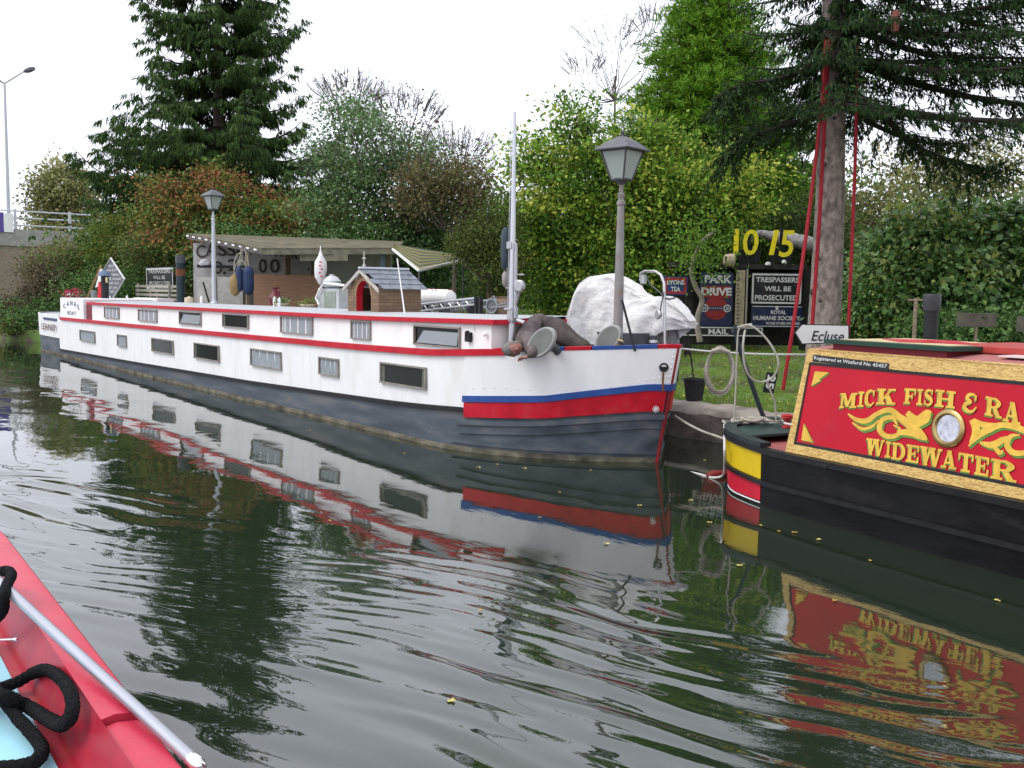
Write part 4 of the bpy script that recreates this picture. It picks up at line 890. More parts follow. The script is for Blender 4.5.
# chimney on roof, crate, signs, cupboard stove, gas bottle, bag
def cyl(px, y0, y1, Y, wpx, name, m, label, cat, bands=()):
    a = on(px, y1, Y); b_ = on(px, y0, Y); d_ = np.hypot(a[0], a[1]); r_ = wpx / 2 * (a @ FH) / F_PX
    t_ = thing(name, a, label, cat); mb = MB(); mb.lathe([(r_, 0), (r_, b_[2] - a[2])], a, 16); obj('pipe', mb, m, t_, smooth=True)
    for (q0, q1, wb, mm, nm) in bands:
        z0 = on(px, q1, Y)[2]; z1 = on(px, q0, Y)[2]; rb = wb / 2 * (a @ FH) / F_PX; mb = MB(); mb.lathe([(rb, 0), (rb, z1 - z0)], (a[0], a[1], z0), 16); obj(nm, mb, mm, t_, smooth=True)
    return t_
cyl(181, 262, 304, 9.0, 8.5, 'chimney', mat('dark_teal_iron', (.015, .03, .035), .4, var=.3), 'dark round chimney with a brown band on the barge roof left of the lamp post', 'chimney', ((269, 276, 9.4, mat('rust', (.16, .06, .03), .9), 'band'), (255, 263, 9.6, DARKGREY, 'cowl')))
# notice behind
def flat_sign(name, px0, py0, px1, py1, Y, m, label, lines, border=None, cat='sign', th=.03, yaw=0, lm=SIGNW, rel=None, group=None, bold=.012):
    a = WY(px0, py0, Y); b_ = WY(px1, py1, Y); tl = a; tr = WY(px1, py0, Y); bl = WY(px0, py1, Y)
    cx = (a[0] + b_[0]) / 2; zt_ = (tl[2] + tr[2]) / 2; zb_ = (bl[2] + b_[2]) / 2; W_ = b_[0] - a[0]; H_ = zt_ - zb_; yw = Y
    s = thing(name, (cx, yw, zb_), label, cat, group); mb = MB(); mb.box((cx, yw + th / 2, (zt_ + zb_) / 2), (W_, th, H_)); obj('board', mb, m, s)
    if border:
        mb = MB(); bw = border
        for z_ in (zt_ - bw * 1.2, zb_ + bw * 1.2): mb.box((cx, yw - .004, z_), (W_ - bw * 1.6, .006, bw))
        for x_ in (a[0] + bw * 1.2, b_[0] - bw * 1.2): mb.box((x_, yw - .0045, (zt_ + zb_) / 2), (bw, .005, H_ - bw * 3.4))
        obj('border', mb, lm, s)
    for (t_, u0, u1, v0, v1, *mm) in lines:   # fractions of the board
        text(t_, (a[0] + W_ * (u0 + u1) / 2, yw, zt_ - H_ * (v0 + v1) / 2), (1, 0, 0), (0, 0, 1), W_ * (u1 - u0), H_ * (v1 - v0), mm[0] if mm else lm, s, lift=.008, bold=bold)
    return s, (a[0], b_[0], zt_, zb_, yw)
s_, _ = flat_sign('notice_board', 146, 267, 173.5, 290, 10.9, SIGNK, 'black notice reading trespassers will be prosecuted above the slatted crate', [('TRESPASSERS', .1, .9, .12, .27), ('WILL BE', .28, .72, .38, .53), ('PROSECUTED', .12, .88, .62, .77)], .05, bold=.004)
mb = MB(); mb.box((_[0] + .3, _[4] + .08, .9), (.1, .1, 1.8)); mb.box((_[1] - .3, _[4] + .08, .9), (.1, .1, 1.8)); obj('post', mb, WOOD, s_)
cr_ = thing('slatted_crate', WY(152, 301, 10.3), 'weathered slatted wooden crate standing under the small black notice', 'crate')
a = WY(136, 284, 10.3); b_ = WY(169, 302, 10.3); mb = MB()
for k in range(4): z_ = a[2] - (a[2] - b_[2]) * (k + .5) / 4; mb.box(((a[0] + b_[0]) / 2, 10.3, z_), (b_[0] - a[0], .03, (a[2] - b_[2]) / 7)); mb.box(((a[0] + b_[0]) / 2, 10.8, z_), (b_[0] - a[0], .03, (a[2] - b_[2]) / 7))
obj('slats', mb, mat('pale_slats', (.36, .33, .28), .8, var=.2), cr_)
mb = MB()
for x_ in (a[0] + .08, b_[0] - .08, (a[0] + b_[0]) / 2 + .4): mb.box((x_, 10.34, (a[2] + b_[2]) / 2 - .25), (.09, .04, a[2] - b_[2] + .55)); mb.box((x_, 10.76, (a[2] + b_[2]) / 2 - .25), (.09, .04, a[2] - b_[2] + .55))
obj('uprights', mb, MATS['pale_slats'], cr_)
mb = MB(); c = WY(152, 302, 9.3); mb.box((c[0], 9.3, 1.66), (2.3, .4, .08)); tag(obj('white_plank', mb, WHITE), 'white plank lying on the barge roof in front of the slatted crate', 'plank')
# diamond board
c = WY(111.5, 279, 9.4); dm = thing('diamond_board', (c[0], 9.4, 1.63), 'dark diamond-shaped board crowded with white writing, at the barge stern', 'sign')
hw_ = (WY(124, 279, 9.4)[0] - WY(98.5, 279, 9.4)[0]) / 2; hh_ = (WY(111, 258, 9.4)[2] - WY(111, 300, 9.4)[2]) / 2; dc = np.array([c[0], 9.4, c[2]])
mb = MB(); mb.prism([dc + [-hw_, 0, 0], dc + [0, 0, -hh_], dc + [hw_, 0, 0], dc + [0, 0, hh_]], (0, .04, 0)); obj('board', mb, mat('diamond_grey', (.09, .10, .12), .5), dm)
mb = MB(); q = [dc + [-hw_, -.01, 0], dc + [0, -.01, -hh_], dc + [hw_, -.01, 0], dc + [0, -.01, hh_]]; mb.tube([x * 1.0 for x in q], .03, 5, closed=True); obj('border', mb, SIGNW, dm)
for i, (t_, wv, zo) in enumerate((('BRIDGE', .55, .62), ('CANAL BOATS', 1.1, .42), ('NO MOORING', 1.5, .2), ('PRIVATE WHARF', 1.9, 0), ('BEWARE DOG', 1.4, -.2), ('KEEP OFF', 1.0, -.42), ('THANKS', .5, -.6))):
    text(t_, dc + np.array([.05, 0, zo * hh_]), (1, 0, 0), (0, 0, 1), wv * hw_ * .8, .17 * hh_ * .75, SIGNW, dm, lift=.01, bold=.015)
mb = MB(); mb.box((dc[0], 9.48, (dc[2] + 1.6) / 2), (.08, .06, dc[2] - 1.6)); obj('post', mb, WOOD, dm)
# ensign on its slanting staff
a = WY(87, 298, 8.3); b_ = WY(101, 266, 8.3); fl = thing('flag_staff', a, 'red and white flag hanging from a slanting wooden staff at the stern', 'flag')
mb = MB(); mb.tube([a, b_], .028, 7); obj('staff', mb, mat('varnished_wood', (.36, .17, .09), .5), fl)
def cloth(p00, p01, p10, p11, amp, n=14, fr=9):
    rows = []; p00, p01, p10, p11 = map(np.array, (p00, p01, p10, p11)); nn = np.cross(p01 - p00, p10 - p00); nn = nn / np.linalg.norm(nn)
    for i in range(n):
        u = i / (n - 1); rows.append([(p00 * (1 - u) + p10 * u) * (1 - v) + (p01 * (1 - u) + p11 * u) * v + nn * amp * math.sin(v * fr + u * 2) * (.3 + u) for v in np.linspace(0, 1, n)])
    return MB().sheet(rows)
obj('white_cloth', cloth(WY(99, 271, 8.3), WY(102, 268, 8.3), WY(95, 288, 8.3), WY(102, 285, 8.3), .04), WHITE, fl, smooth='all')
obj('red_cloth', cloth(WY(96.2, 284, 8.28), WY(101.6, 281, 8.28), WY(98.5, 299, 8.28), WY(102.6, 300, 8.28), .05), RED, fl, smooth='all')
cw = cyl(105.3, 276, 300, 8.2, 7.2, 'stern_flue', BLACKM, 'thick black flue with a blue-grey hooded cap beside the red flag', 'flue', ())
c = WY(104.5, 273, 8.2); mb = MB(); mb.lathe([(.02, .16), (.12, .13), (.19, .03), (.21, 0), (.05, -.02)], c + [0, 0, -.08], 16); mb.box(c + [-.12, -.08, -.02], (.22, .1, .03)); obj('cap', mb, mat('cap_blue_grey', (.10, .15, .22), .6), cw, smooth=True)
mb = MB(); c = WY(107, 280, 8.15); mb.lathe([(.08, 0), (.09, .02), (.02, .03)], c, 12, (0, -1, 0)); obj('badge', mb, mat('badge_cream', (.5, .42, .2), .5), cw)
mb = MB(); c = WY(94, 298, 8.3); mb.lathe([(.09, 0), (.1, .1), (.09, .28), (.07, .3)], (c[0], c[1], 1.6), 12); tag(obj('milk_churn', mb, mat('grey_green_can', (.2, .23, .22), .5), smooth=True), 'small grey-green can at the foot of the flag staff', 'can')
# bundle of red and white flowers on the stern
c = WY(73, 294.5, 8.1); fb = thing('flower_bundle', (c[0], c[1], 1.66), 'bundle of red and white flowers on top of the white stern cabin', 'flowers')
PNK = leafmat('petals', [(.30, .01, .04), (.45, .02, .06), (.70, .6, .6)], .1); pos = c + RS.randn(260, 3) * [.18, .12, .08]; pos[:, 2] = np.maximum(pos[:, 2], 1.68); foliage('petals', pos, unit(RS.randn(260, 3)), np.full(260, .09), np.full(260, .07), RS.rand(260) ** 1.5, PNK, fb)
pos = np.array([c[0], c[1], 1.72]) + RS.randn(160, 3) * [.3, .14, .04]; foliage('leaves', pos, unit(RS.randn(160, 3)), np.full(160, .1), np.full(160, .04), RS.rand(160), G_GREY, fb)
# candles, small ornaments along the roof
k_ = 0
for px_, py_, h_, mm, lab, cat, nm in ((127, 300, .12, WHITE, 'leftmost short white stub on the stern end of the roof', 'candle', 'candle'), (189, 303, .14, mat('cream', (.6, .5, .35), .6), 'cream pot right of the dark chimney', 'pot', 'pot'),
                               (201.5, 302.5, .17, WHITE, 'white candle just left of the pale lamp post', 'candle', 'candle'), (274.5, 304.8, .2, WHITE, 'left one of two white candles by the dark red jug', 'candle', 'candle'), (279.3, 304.5, .18, WHITE, 'right one of two white candles by the dark red jug', 'candle', 'candle')):
    c = on(px_, py_, 9.0); c[2] = 1.63; mb = MB(); r_ = .035 if nm == 'candle' else .12; mb.lathe([(r_, 0), (r_, h_ * .9), (r_ * .4, h_), (.004, h_ + .03)], c, 10); tag(obj(nm, mb, mm, smooth=True), lab, cat)
c = on(275.5, 301, 9.3); c[2] = 1.63; jg = thing('jug', c, 'dark red rounded jug on the roof in front of the plywood panel', 'jug'); mb = MB(); mb.lathe([(.09, 0), (.15, .1), (.16, .2), (.08, .3), (.07, .38), (.1, .42)], c, 16); obj('vessel', mb, mat('maroon_glaze', (.13, .02, .03), .4), jg, smooth=True)
mb = MB(); mb.tube([c + [.08, 0, .38], c + [.2, 0, .34], c + [.2, 0, .2], c + [.14, 0, .14]], .02, 6); obj('handle', mb, MATS['maroon_glaze'], jg, smooth=True)
for px_, py_, lab, m_ in ((281.5, 303.5, 'pale green plant dish right of the candles', G_GREY), (307.5, 302, 'small green potted plant on the roof under the plywood panel', G_BRAM)):
    c = on(px_, py_, 9.1); c[2] = 1.63; pt = thing('potted_plant', c, lab, 'plant'); mb = MB(); mb.lathe([(.1, 0), (.17, .07), (.15, .075)], c, 14); obj('pot', mb, mat('cream', (.6, .5, .35), .6), pt, smooth=True)
    pos = c + [0, 0, .12] + RS.randn(120, 3) * [.1, .08, .035]; foliage('leaves', pos, unit(RS.randn(120, 3)), np.full(120, .07), np.full(120, .04), RS.rand(120), m_, pt)
# hanging fenders
for px_, y0, y1, r_, mm, lab in ((239.5, 266, 292, .10, mat('fender_blue', (.018, .035, .085), .6, var=.2), 'left one of two blue fenders hanging together in the shed front'), (248.5, 266, 295, .14, mat('fender_blue', (.035, .07, .17), .5), 'right and fatter of two blue fenders hanging together in the shed front'),
                                 (235, 274, 296, .13, mat('fender_ochre', (.24, .17, .07), .7, var=.3), 'ochre yellow fender hanging left of the two blue ones')):
    dd = 25.6; t_ = WD(px_, y0, dd); bo = WD(px_, y1, dd); L_ = t_[2] - bo[2]; f_ = thing('boat_fender', bo, lab, 'fender', 'fenders hanging in the shed front')
    mb = MB(); mb.lathe([(.03, 0), (r_ * .8, .06), (r_, .16), (r_, L_ - .16), (r_ * .8, L_ - .06), (.03, L_)], bo, 14); obj('bladder', mb, mm, f_, smooth=True)
    mb = MB(); tt = WD(243 + (px_ - 243) * .2, 249, dd); mb.tube([t_, (t_ + tt) / 2 + [0, .03, 0], tt], .012, 5); obj('rope', mb, ROPE, f_)
mb = MB(); a = WD(240, 252, 25.7); pts_ = [a + HR * .16 * math.cos(t) + np.array([0, 0, -.3 + .32 * math.sin(t) - .03 * t]) for t in np.linspace(1.5, 14, 40)]; mb.tube(pts_, .016, 5); tag(obj('rope_hank', mb, ROPE), 'hank of pale rope above the hanging blue fenders', 'rope')
# grey cabinet with gas bottle & bag
c = on(337, 306, 9.55); cb = thing('metal_cabinet', (c[0], 9.55, 1.62), 'small grey-green metal cabinet between plywood panel and kennel', 'cabinet')
a = on(322, 288, 9.55); b_ = on(343, 304, 9.55); X_a, X_b = a[0], b_[0]; mb = MB(); mb.box(((X_a + X_b) / 2, 9.6, 1.83), (X_b - X_a, .3, .42)); obj('body', mb, mat('cabinet_grey', (.42, .44, .44), .5, var=.1), cb, bevel=.01)
mb = MB(); mb.box(((X_a + X_b) / 2 + .1, 9.445, 1.81), ((X_b - X_a) * .55, .012, .34)); obj('door', mb, mat('cabinet_door', (.24, .27, .22), .6, var=.2), cb)
c = on(332, 289, 9.6); mb = MB(); mb.lathe([(.12, 0), (.19, .05), (.19, .16), (.12, .24), (.05, .27), (.05, .3)], (c[0], 9.6, 2.04), 16); tag(obj('gas_bottle', mb, mat('bottle_silver', (.5, .51, .52), .35, .3), smooth=True), 'squat silver-grey gas bottle on the metal cabinet', 'gas bottle')
mb = MB(); a = on(318, 307, 9.4); pts_ = [on(319, 305, 9.4), on(316, 298, 9.4), on(320, 289, 9.4), on(324, 283, 9.4), on(345, 285.5, 9.4)]; mb.tube(pts_, .025, 7); tag(obj('white_pipe', mb, WHITE, smooth=True), 'bent white pipe running from the gas bottle towards the kennel', 'pipe')
c = WD(321, 265, 22.5); bgp = thing('carrier_bag', WD(321, 284, 22.5), 'white plastic carrier bag with red print hanging by the shed corner', 'bag')
rows = []
for i, (py_, hw2) in enumerate(((250, .4), (256, 2.5), (262, 5.6), (270, 6.2), (277, 5.2), (283, 2), (285, .4))):
    cc = WD(320.5 + .4 * math.sin(i), py_, 22.5); rr_ = hw2 * .0225; rows.append([cc + HR * rr_ * math.cos(a) * (1 + .2 * RS.randn() * .4) + FH * rr_ * .6 * math.sin(a) for a in np.linspace(0, 2 * math.pi, 14, endpoint=False)])
mb = MB().sheet(rows, closed=True); obj('bag', mb, mat('bag_plastic', (.7, .68, .68), .4, bump=.02, bscale=14), bgp, smooth='all')
mb = MB(); 
for k in range(5): cc = WD(321 + rnd.uniform(-1.5, 2), 262 + 3.6 * k, 22.35); mb.box(cc, (.05, .01, .03), (HR, FH, (0, 0, 1)))
obj('print', mb, RED, bgp); mb = MB(); mb.tube([WD(320.5, 251, 22.5), WD(320.5, 246, 24.5)], .012, 4); obj('string', mb, ROPEW, bgp)
# striped awning
aw_ = thing('striped_awning', WD(425, 268, 21), 'yellow and white striped awning stretched flat above the white tank', 'awning')
A1, B1, C1 = WD(393, 249.5, 22.0), WD(463, 260.5, 22.5), WD(419, 270.5, 19.5); D1 = None
mbY = MB(); mbW = MB(); N_ = 13
def poly3(t, s_): 
    e_ = A1 + (C1 - A1) * min(1, s_ / .4) if s_ < .4 else C1 + (B1 - C1) * (s_ - .4) / .6; f_ = A1 + (B1 - A1) * s_ + np.array([0, 0, .12]); return f_ + (e_ - f_) * t
for k in range(N_):
    (mbY if k % 2 else mbW).sheet([[poly3(k / N_, x) for x in np.linspace(0, 1, 11)], [poly3((k + 1) / N_, x) for x in np.linspace(0, 1, 11)]])
obj('yellow_stripes', mbY, mat('awning_yellow', (.19, .17, .05), .8), aw_); obj('white_stripes', mbW, mat('awning_dark', (.05, .06, .04), .8), aw_)
mb = MB(); mb.tube([A1, C1, B1], .035, 5); obj('edge_rope', mb, ROPEW, aw_)
mb = MB(); 
for p_ in (C1, B1): mb.tube([p_, (p_[0], p_[1], .5)], .02, 5)
obj('pole', mb, DARKGREY, aw_)
# ================================================================== NARROWBOAT (right)
NP = np.array([-5.86, 7.54, 0.]); NA = np.array([.989, -.147, 0]); NA /= np.linalg.norm(NA); NB_ = np.array([-NA[1], NA[0], 0])
def NL(x, y, z): return NP + NA * x + NB_ * y + np.array([0, 0, z])
NBT = thing('narrowboat', NL(3, 1.05, 0), 'red narrowboat cabin with gold lettering and yellow and red bow flashes on a black hull', 'narrowboat')
LEN = 12.0
def cr_spline(P_, n=10):
    out = []; P_ = [np.array(p, float) for p in P_]; P2 = [2 * P_[0] - P_[1]] + P_ + [2 * P_[-1] - P_[-2]]
    for i in range(1, len(P2) - 2):
        for k in range(n):
            t = k / n; a, b_, c, d_ = P2[i - 1:i + 3]; out.append(.5 * ((2 * b_) + (c - a) * t + (2 * a - 5 * b_ + 4 * c - d_) * t * t + (3 * b_ - a - 3 * c + d_) * t ** 3))
    out.append(P_[-1]); return out
half = [(4, 0), (1.2, 0), (0, 0), (-.5, .04), (-.95, .17), (-1.32, .48), (-1.5, 1.05)]
pl = cr_spline(half, 8); pl = [(LEN, 0), (8, 0)] + [tuple(p) for p in pl]; full = pl + [(x, 2.1 - y) for x, y in pl[-2::-1]]
full = [np.array(p) for p in full]
def npath(off, z, i):
    q0 = full[max(i - 1, 0)]; q1 = full[min(i + 1, len(full) - 1)]; t = q1 - q0; t = t / np.linalg.norm(t); n_2 = np.array([-t[1], t[0]])
    if n_2 @ (full[i] - np.array([3, 1.05])) < 0: n_2 = -n_2
    p = full[i] + n_2 * off; fl = 0
    if p[0] < -.1: fl = -(0.10) * max(0, (.5 - z)) * min(1, (-.1 - p[0]) / 1.2); p = p + n_2 * fl
    return NL(p[0], p[1], z + .05 * max(0, -p[0] - .2) * (z > .05))
def nband(z0, z1, off, sel=None, thick=.03, nz=1, mb=None):
    mb = mb or MB(); idx = [i for i in range(len(full)) if sel is None or sel(full[i])]
    rows = [[npath(off - thick, z1, i)] + [npath(off, z1 + (z0 - z1) * k / nz, i) for k in range(nz + 1)] + [npath(off - thick, z0, i)] for i in idx]
    mb.sheet(rows); mb.add(rows[0], [tuple(range(len(rows[0])))]); mb.add(rows[-1], [tuple(range(len(rows[-1])))]); return mb
NBLK = mat('narrowboat_blacking', (.006, .006, .007), .3, spec=.16, var=.5, vscale=4, bump=.006, bscale=4, dirt=(.05, .045, .04), dscale=3, damt=.4, stretch=(.4, 1, 1.4))
obj('hull', nband(-.5, .50, 0, nz=6, thick=.04), NBLK, NBT, smooth=True)
mb = nband(.205, .245, .035, thick=.04); nband(.505, .56, .03, thick=.09, mb=mb); obj('rubbing_strake', mb, mat('strake_black', (.014, .014, .016), .35, spec=.2, var=.3), NBT, smooth=True)
front = lambda p: p[0] < -.27 and p[1] < 1.6
obj('yellow_flash', nband(.25, .50, .006, front, .006), mat('flash_yellow', (.62, .44, .01), .35, var=.06), NBT, smooth=True)
obj('red_flash', nband(.045, .20, .006, front, .006), mat('flash_red', (.52, .012, .035), .35, var=.08), NBT, smooth=True)
obj('white_line', nband(.022, .034, .007, front, .007), WHITE, NBT, smooth=True)
rim = nband(.56, .60, .02, lambda p: p[0] < .02 - .27 and True, .13)
obj('bow_rim', rim, mat('rim_green_black', (.02, .03, .032), .4, var=.3), NBT, smooth=True)
idx = [p for p in full if p[0] <= .3]
mb = MB(); mb.add([NL(p[0], p[1], .535) for p in idx], [tuple(range(len(idx)))]); obj('well_deck', mb, mat('deck_red_brown', (.30, .09, .08), .6, var=.2), NBT)
idx = [p for p in full if p[0] <= -.62]
mb = MB(); mb.prism([NL(p[0] + .05, 1.05 + (p[1] - 1.05) * .93, .60) for p in idx], (0, 0, .025)); obj('bow_deck', mb, mat('deck_green', (.025, .05, .045), .5, var=.3), NBT)
for (x_, y_, lab) in ((-.95, .95, 0), (-1.02, 1.42, 1)):
    mb = MB(); c = NL(x_, y_, .625); mb.lathe([(.055, 0), (.055, .015), (.028, .02), (.028, .09), (.06, .095), (.06, .13), (.045, .14)], c, 12); obj('bollard', mb, mat('bollard_red', (.42, .03, .03), .5, var=.2), NBT, smooth=True)
# cabin
YB, YT, ZB, ZT = .04, .145, .565, 1.52; XT = .126
def side(x, t, off=0):   # t: 0 bottom, 1 top ; off outwards
    p = NL(x + XT * t * max(0, 1 - x / .3) , YB + (YT - YB) * t, ZB + (ZT - ZB) * t); return p - NB_ * off
PLN = np.cross(side(6, 0) - side(1, 0), side(1, 1) - side(1, 0)); PLN /= np.linalg.norm(PLN)
UPP = side(1, 1) - side(1, 0); UPP /= np.linalg.norm(UPP)
GOLD = bpy.data.materials.new('gold_scumble'); GOLD.use_nodes = True; n = GOLD.node_tree; b = n.nodes['Principled BSDF']; b.inputs['Roughness'].default_value = .45
tc = n.nodes.new('ShaderNodeTexCoord'); mp = n.nodes.new('ShaderNodeMapping'); mp.inputs['Scale'].default_value = (4, 4, 22); mp.inputs['Rotation'].default_value = (0, R(8), 0)
no = n.nodes.new('ShaderNodeTexNoise'); no.inputs['Scale'].default_value = 3.4; no.inputs['Detail'].default_value = 6; no.inputs['Distortion'].default_value = 2.2
cr = n.nodes.new('ShaderNodeValToRGB'); cr.color_ramp.elements[0].position = .40; cr.color_ramp.elements[0].color = (.36, .20, .045, 1); cr.color_ramp.elements[1].position = .56; cr.color_ramp.elements[1].color = (.66, .46, .15, 1)
n.links.new(tc.outputs['Object'], mp.inputs[0]); n.links.new(mp.outputs[0], no.inputs['Vector']); n.links.new(no.outputs[0], cr.inputs[0]); n.links.new(cr.outputs[0], b.inputs['Base Color'])
PRED = mat('panel_red', (.46, .007, .022), .38, spec=.2, var=.08, vscale=2, dirt=(.38, .06, .06), dscale=2.2, damt=.3)
def sidequad(x0, t0, x1, t1, off, mb=None):
    mb = mb or MB(); return mb.quad(side(x0, t0, off), side(x1, t0, off), side(x1, t1, off), side(x0, t1, off))
mb = MB(); C_ = [side(0, 0), side(LEN - 1, 0), side(LEN - 1, 1), side(0, 1)]; mb.quad(*C_)
far = lambda x, t: NL(x + XT * t * max(0, 1 - x / .3), 2.1 - YB - (YT - YB) * t, ZB + (ZT - ZB) * t)
mb.quad(far(0, 0), far(LEN - 1, 0), far(LEN - 1, 1), far(0, 1)); mb.quad(side(0, 0), far(0, 0), far(0, 1), side(0, 1)); mb.quad(side(LEN - 1, 0), far(LEN - 1, 0), far(LEN - 1, 1), side(LEN - 1, 1))
obj('cabin_side', mb, PRED, NBT)
mb = MB(); PX1 = 4.6
def strip(x0, t0, x1, t1, off, th, mb):
    a = [side(x0, t0, off), side(x1, t0, off), side(x1, t1, off), side(x0, t1, off)]; mb.prism(a, NB_ * th)
strip(0, 0, PX1, .085, .010, .009, mb); strip(0, .885, PX1, 1, .0105, .009, mb); strip(0, .0851, .085, .8849, .010, .009, mb); strip(PX1 - .1, .0851, PX1, .8849, .010, .009, mb)
obj('gold_frame', mb, GOLD, NBT)
mb = MB(); strip(.0851, .0855, PX1 - .1, .112, .005, .004, mb); strip(.0851, .858, PX1 - .1, .8845, .005, .004, mb); strip(.0851, .1125, .108, .8575, .005, .004, mb); strip(PX1 - .123, .1125, PX1 - .1, .8575, .005, .004, mb)
obj('black_lining', mb, BLACK, NBT)
mb = MB(); rows = []
for x_ in (XT - .01, .6, 2, 4, 7, LEN - 1): rows.append([NL(x_, y_, ZT + .005 + .055 * (1 - ((y_ - 1.05) / .9) ** 2)) for y_ in np.linspace(YT - .015, 2.1 - YT + .015, 9)])
mb.sheet(rows); obj('cabin_roof', mb, mat('roof_dusty_red', (.36, .13, .12), .6, var=.12), NBT, smooth=True)
mb = MB(); mb.prism([side(0, 1, .012) + [0, 0, .008], side(LEN - 1, 1, .012) + [0, 0, .008], side(LEN - 1, 1, -.03) + [0, 0, .012], side(0, 1, -.03) + [0, 0, .012]], (0, 0, -.016)); obj('roof_edge', mb, GOLD, NBT)
# things on the roof
hz_ = ZT + .05
mb = MB(); mb.box(NL(.95, .72, hz_ + .035), (1.35, 1.08, .035), (NA, NB_, (0, 0, 1))); ht = obj('hatch_board', mb, mat('hatch_green', (.012, .045, .03), .4, var=.2), NBT)
mb = MB(); mb.box(NL(.95, .72, hz_ + .056), (1.15, .86, .004), (NA, NB_, (0, 0, 1))); obj('cream_field', mb, mat('hatch_cream', (.55, .45, .25), .5), ht)
mb = MB(); hc_ = NL(.95, .72, hz_ + .0605); mb.prism([hc_ - NA * .5, hc_ - NB_ * .36, hc_ + NA * .5, hc_ + NB_ * .36], (0, 0, .003)); obj('red_diamond', mb, mat('flash_red', (.5, .02, .03), .4), ht)
mb = MB(); mb.box(NL(.95, .72, hz_ - .005), (1.2, 1.0, .06), (NA, NB_, (0, 0, 1))); obj('hatch_runner', mb, mat('deep_red', (.16, .01, .02), .5), NBT)
mb = MB(); mb.box(NL(1.75, 1.0, hz_ + .03), (1.0, .9, .06), (NA, NB_, (0, 0, 1))); obj('sliding_hatch', mb, mat('hatch_red', (.36, .05, .04), .5, var=.15), NBT, bevel=.01)
for x_, y_ in ((2.1, .45), (2.75, .6)):
    mb = MB(); mb.box(NL(x_, y_, ZT + .05), (.35, .25, .012), (NA, NB_, (0, 0, 1))); obj('roof_vent_plate', mb, mat('pale_plate', (.6, .5, .48), .5), NBT)
mb = MB(); c = WP(929.5, 350, NL(0, 1.3, 0), NB_); c[2] = ZT + .03; tz = WP(929.5, 294, NL(0, 1.3, 0), NB_)[2]; mb.lathe([(.075, 0), (.075, .02), (.062, .03), (.062, tz - c[2] - .14)], c, 16); ch_ = obj('chimney', mb, BLACK, NBT, smooth=True)
mb = MB(); mb.lathe([(.076, 0), (.08, .02), (.08, .15), (.074, .16)], (c[0], c[1], tz - .16), 16); obj('chimney_cap', mb, mat('cap_grey', (.035, .037, .042), .45, .0, var=.3), ch_, smooth=True)
# ---- lettering painted on the panel
def pan(px, py, off=0): return WP(px, py, side(1, 0), PLN) - NB_ * off
def rect(a, b_, c, d_): return [(a, b_), (c, b_), (c, d_), (a, d_)]
def para(x0, x1, y0, x2, x3, y1): return [(x0, y0), (x1, y0), (x3, y1), (x2, y1)]
def brushp(pts, w_, taper=None):
    pts = cr_spline(pts, 5); out = []; n_ = len(pts); L_ = []; R_ = []
    for i, p in enumerate(pts):
        t = pts[min(i + 1, n_ - 1)] - pts[max(i - 1, 0)]; t = t / (np.linalg.norm(t) + 1e-9); nn = np.array([-t[1], t[0]]); ww = (w_ if np.isscalar(w_) else np.interp(i / (n_ - 1), np.linspace(0, 1, len(w_)), w_)) / 2
        L_.append(p + nn * ww); R_.append(p - nn * ww)
    for i in range(n_ - 1): out.append([tuple(R_[i]), tuple(R_[i + 1]), tuple(L_[i + 1]), tuple(L_[i])])
    return out
s1, s2 = .13, .87
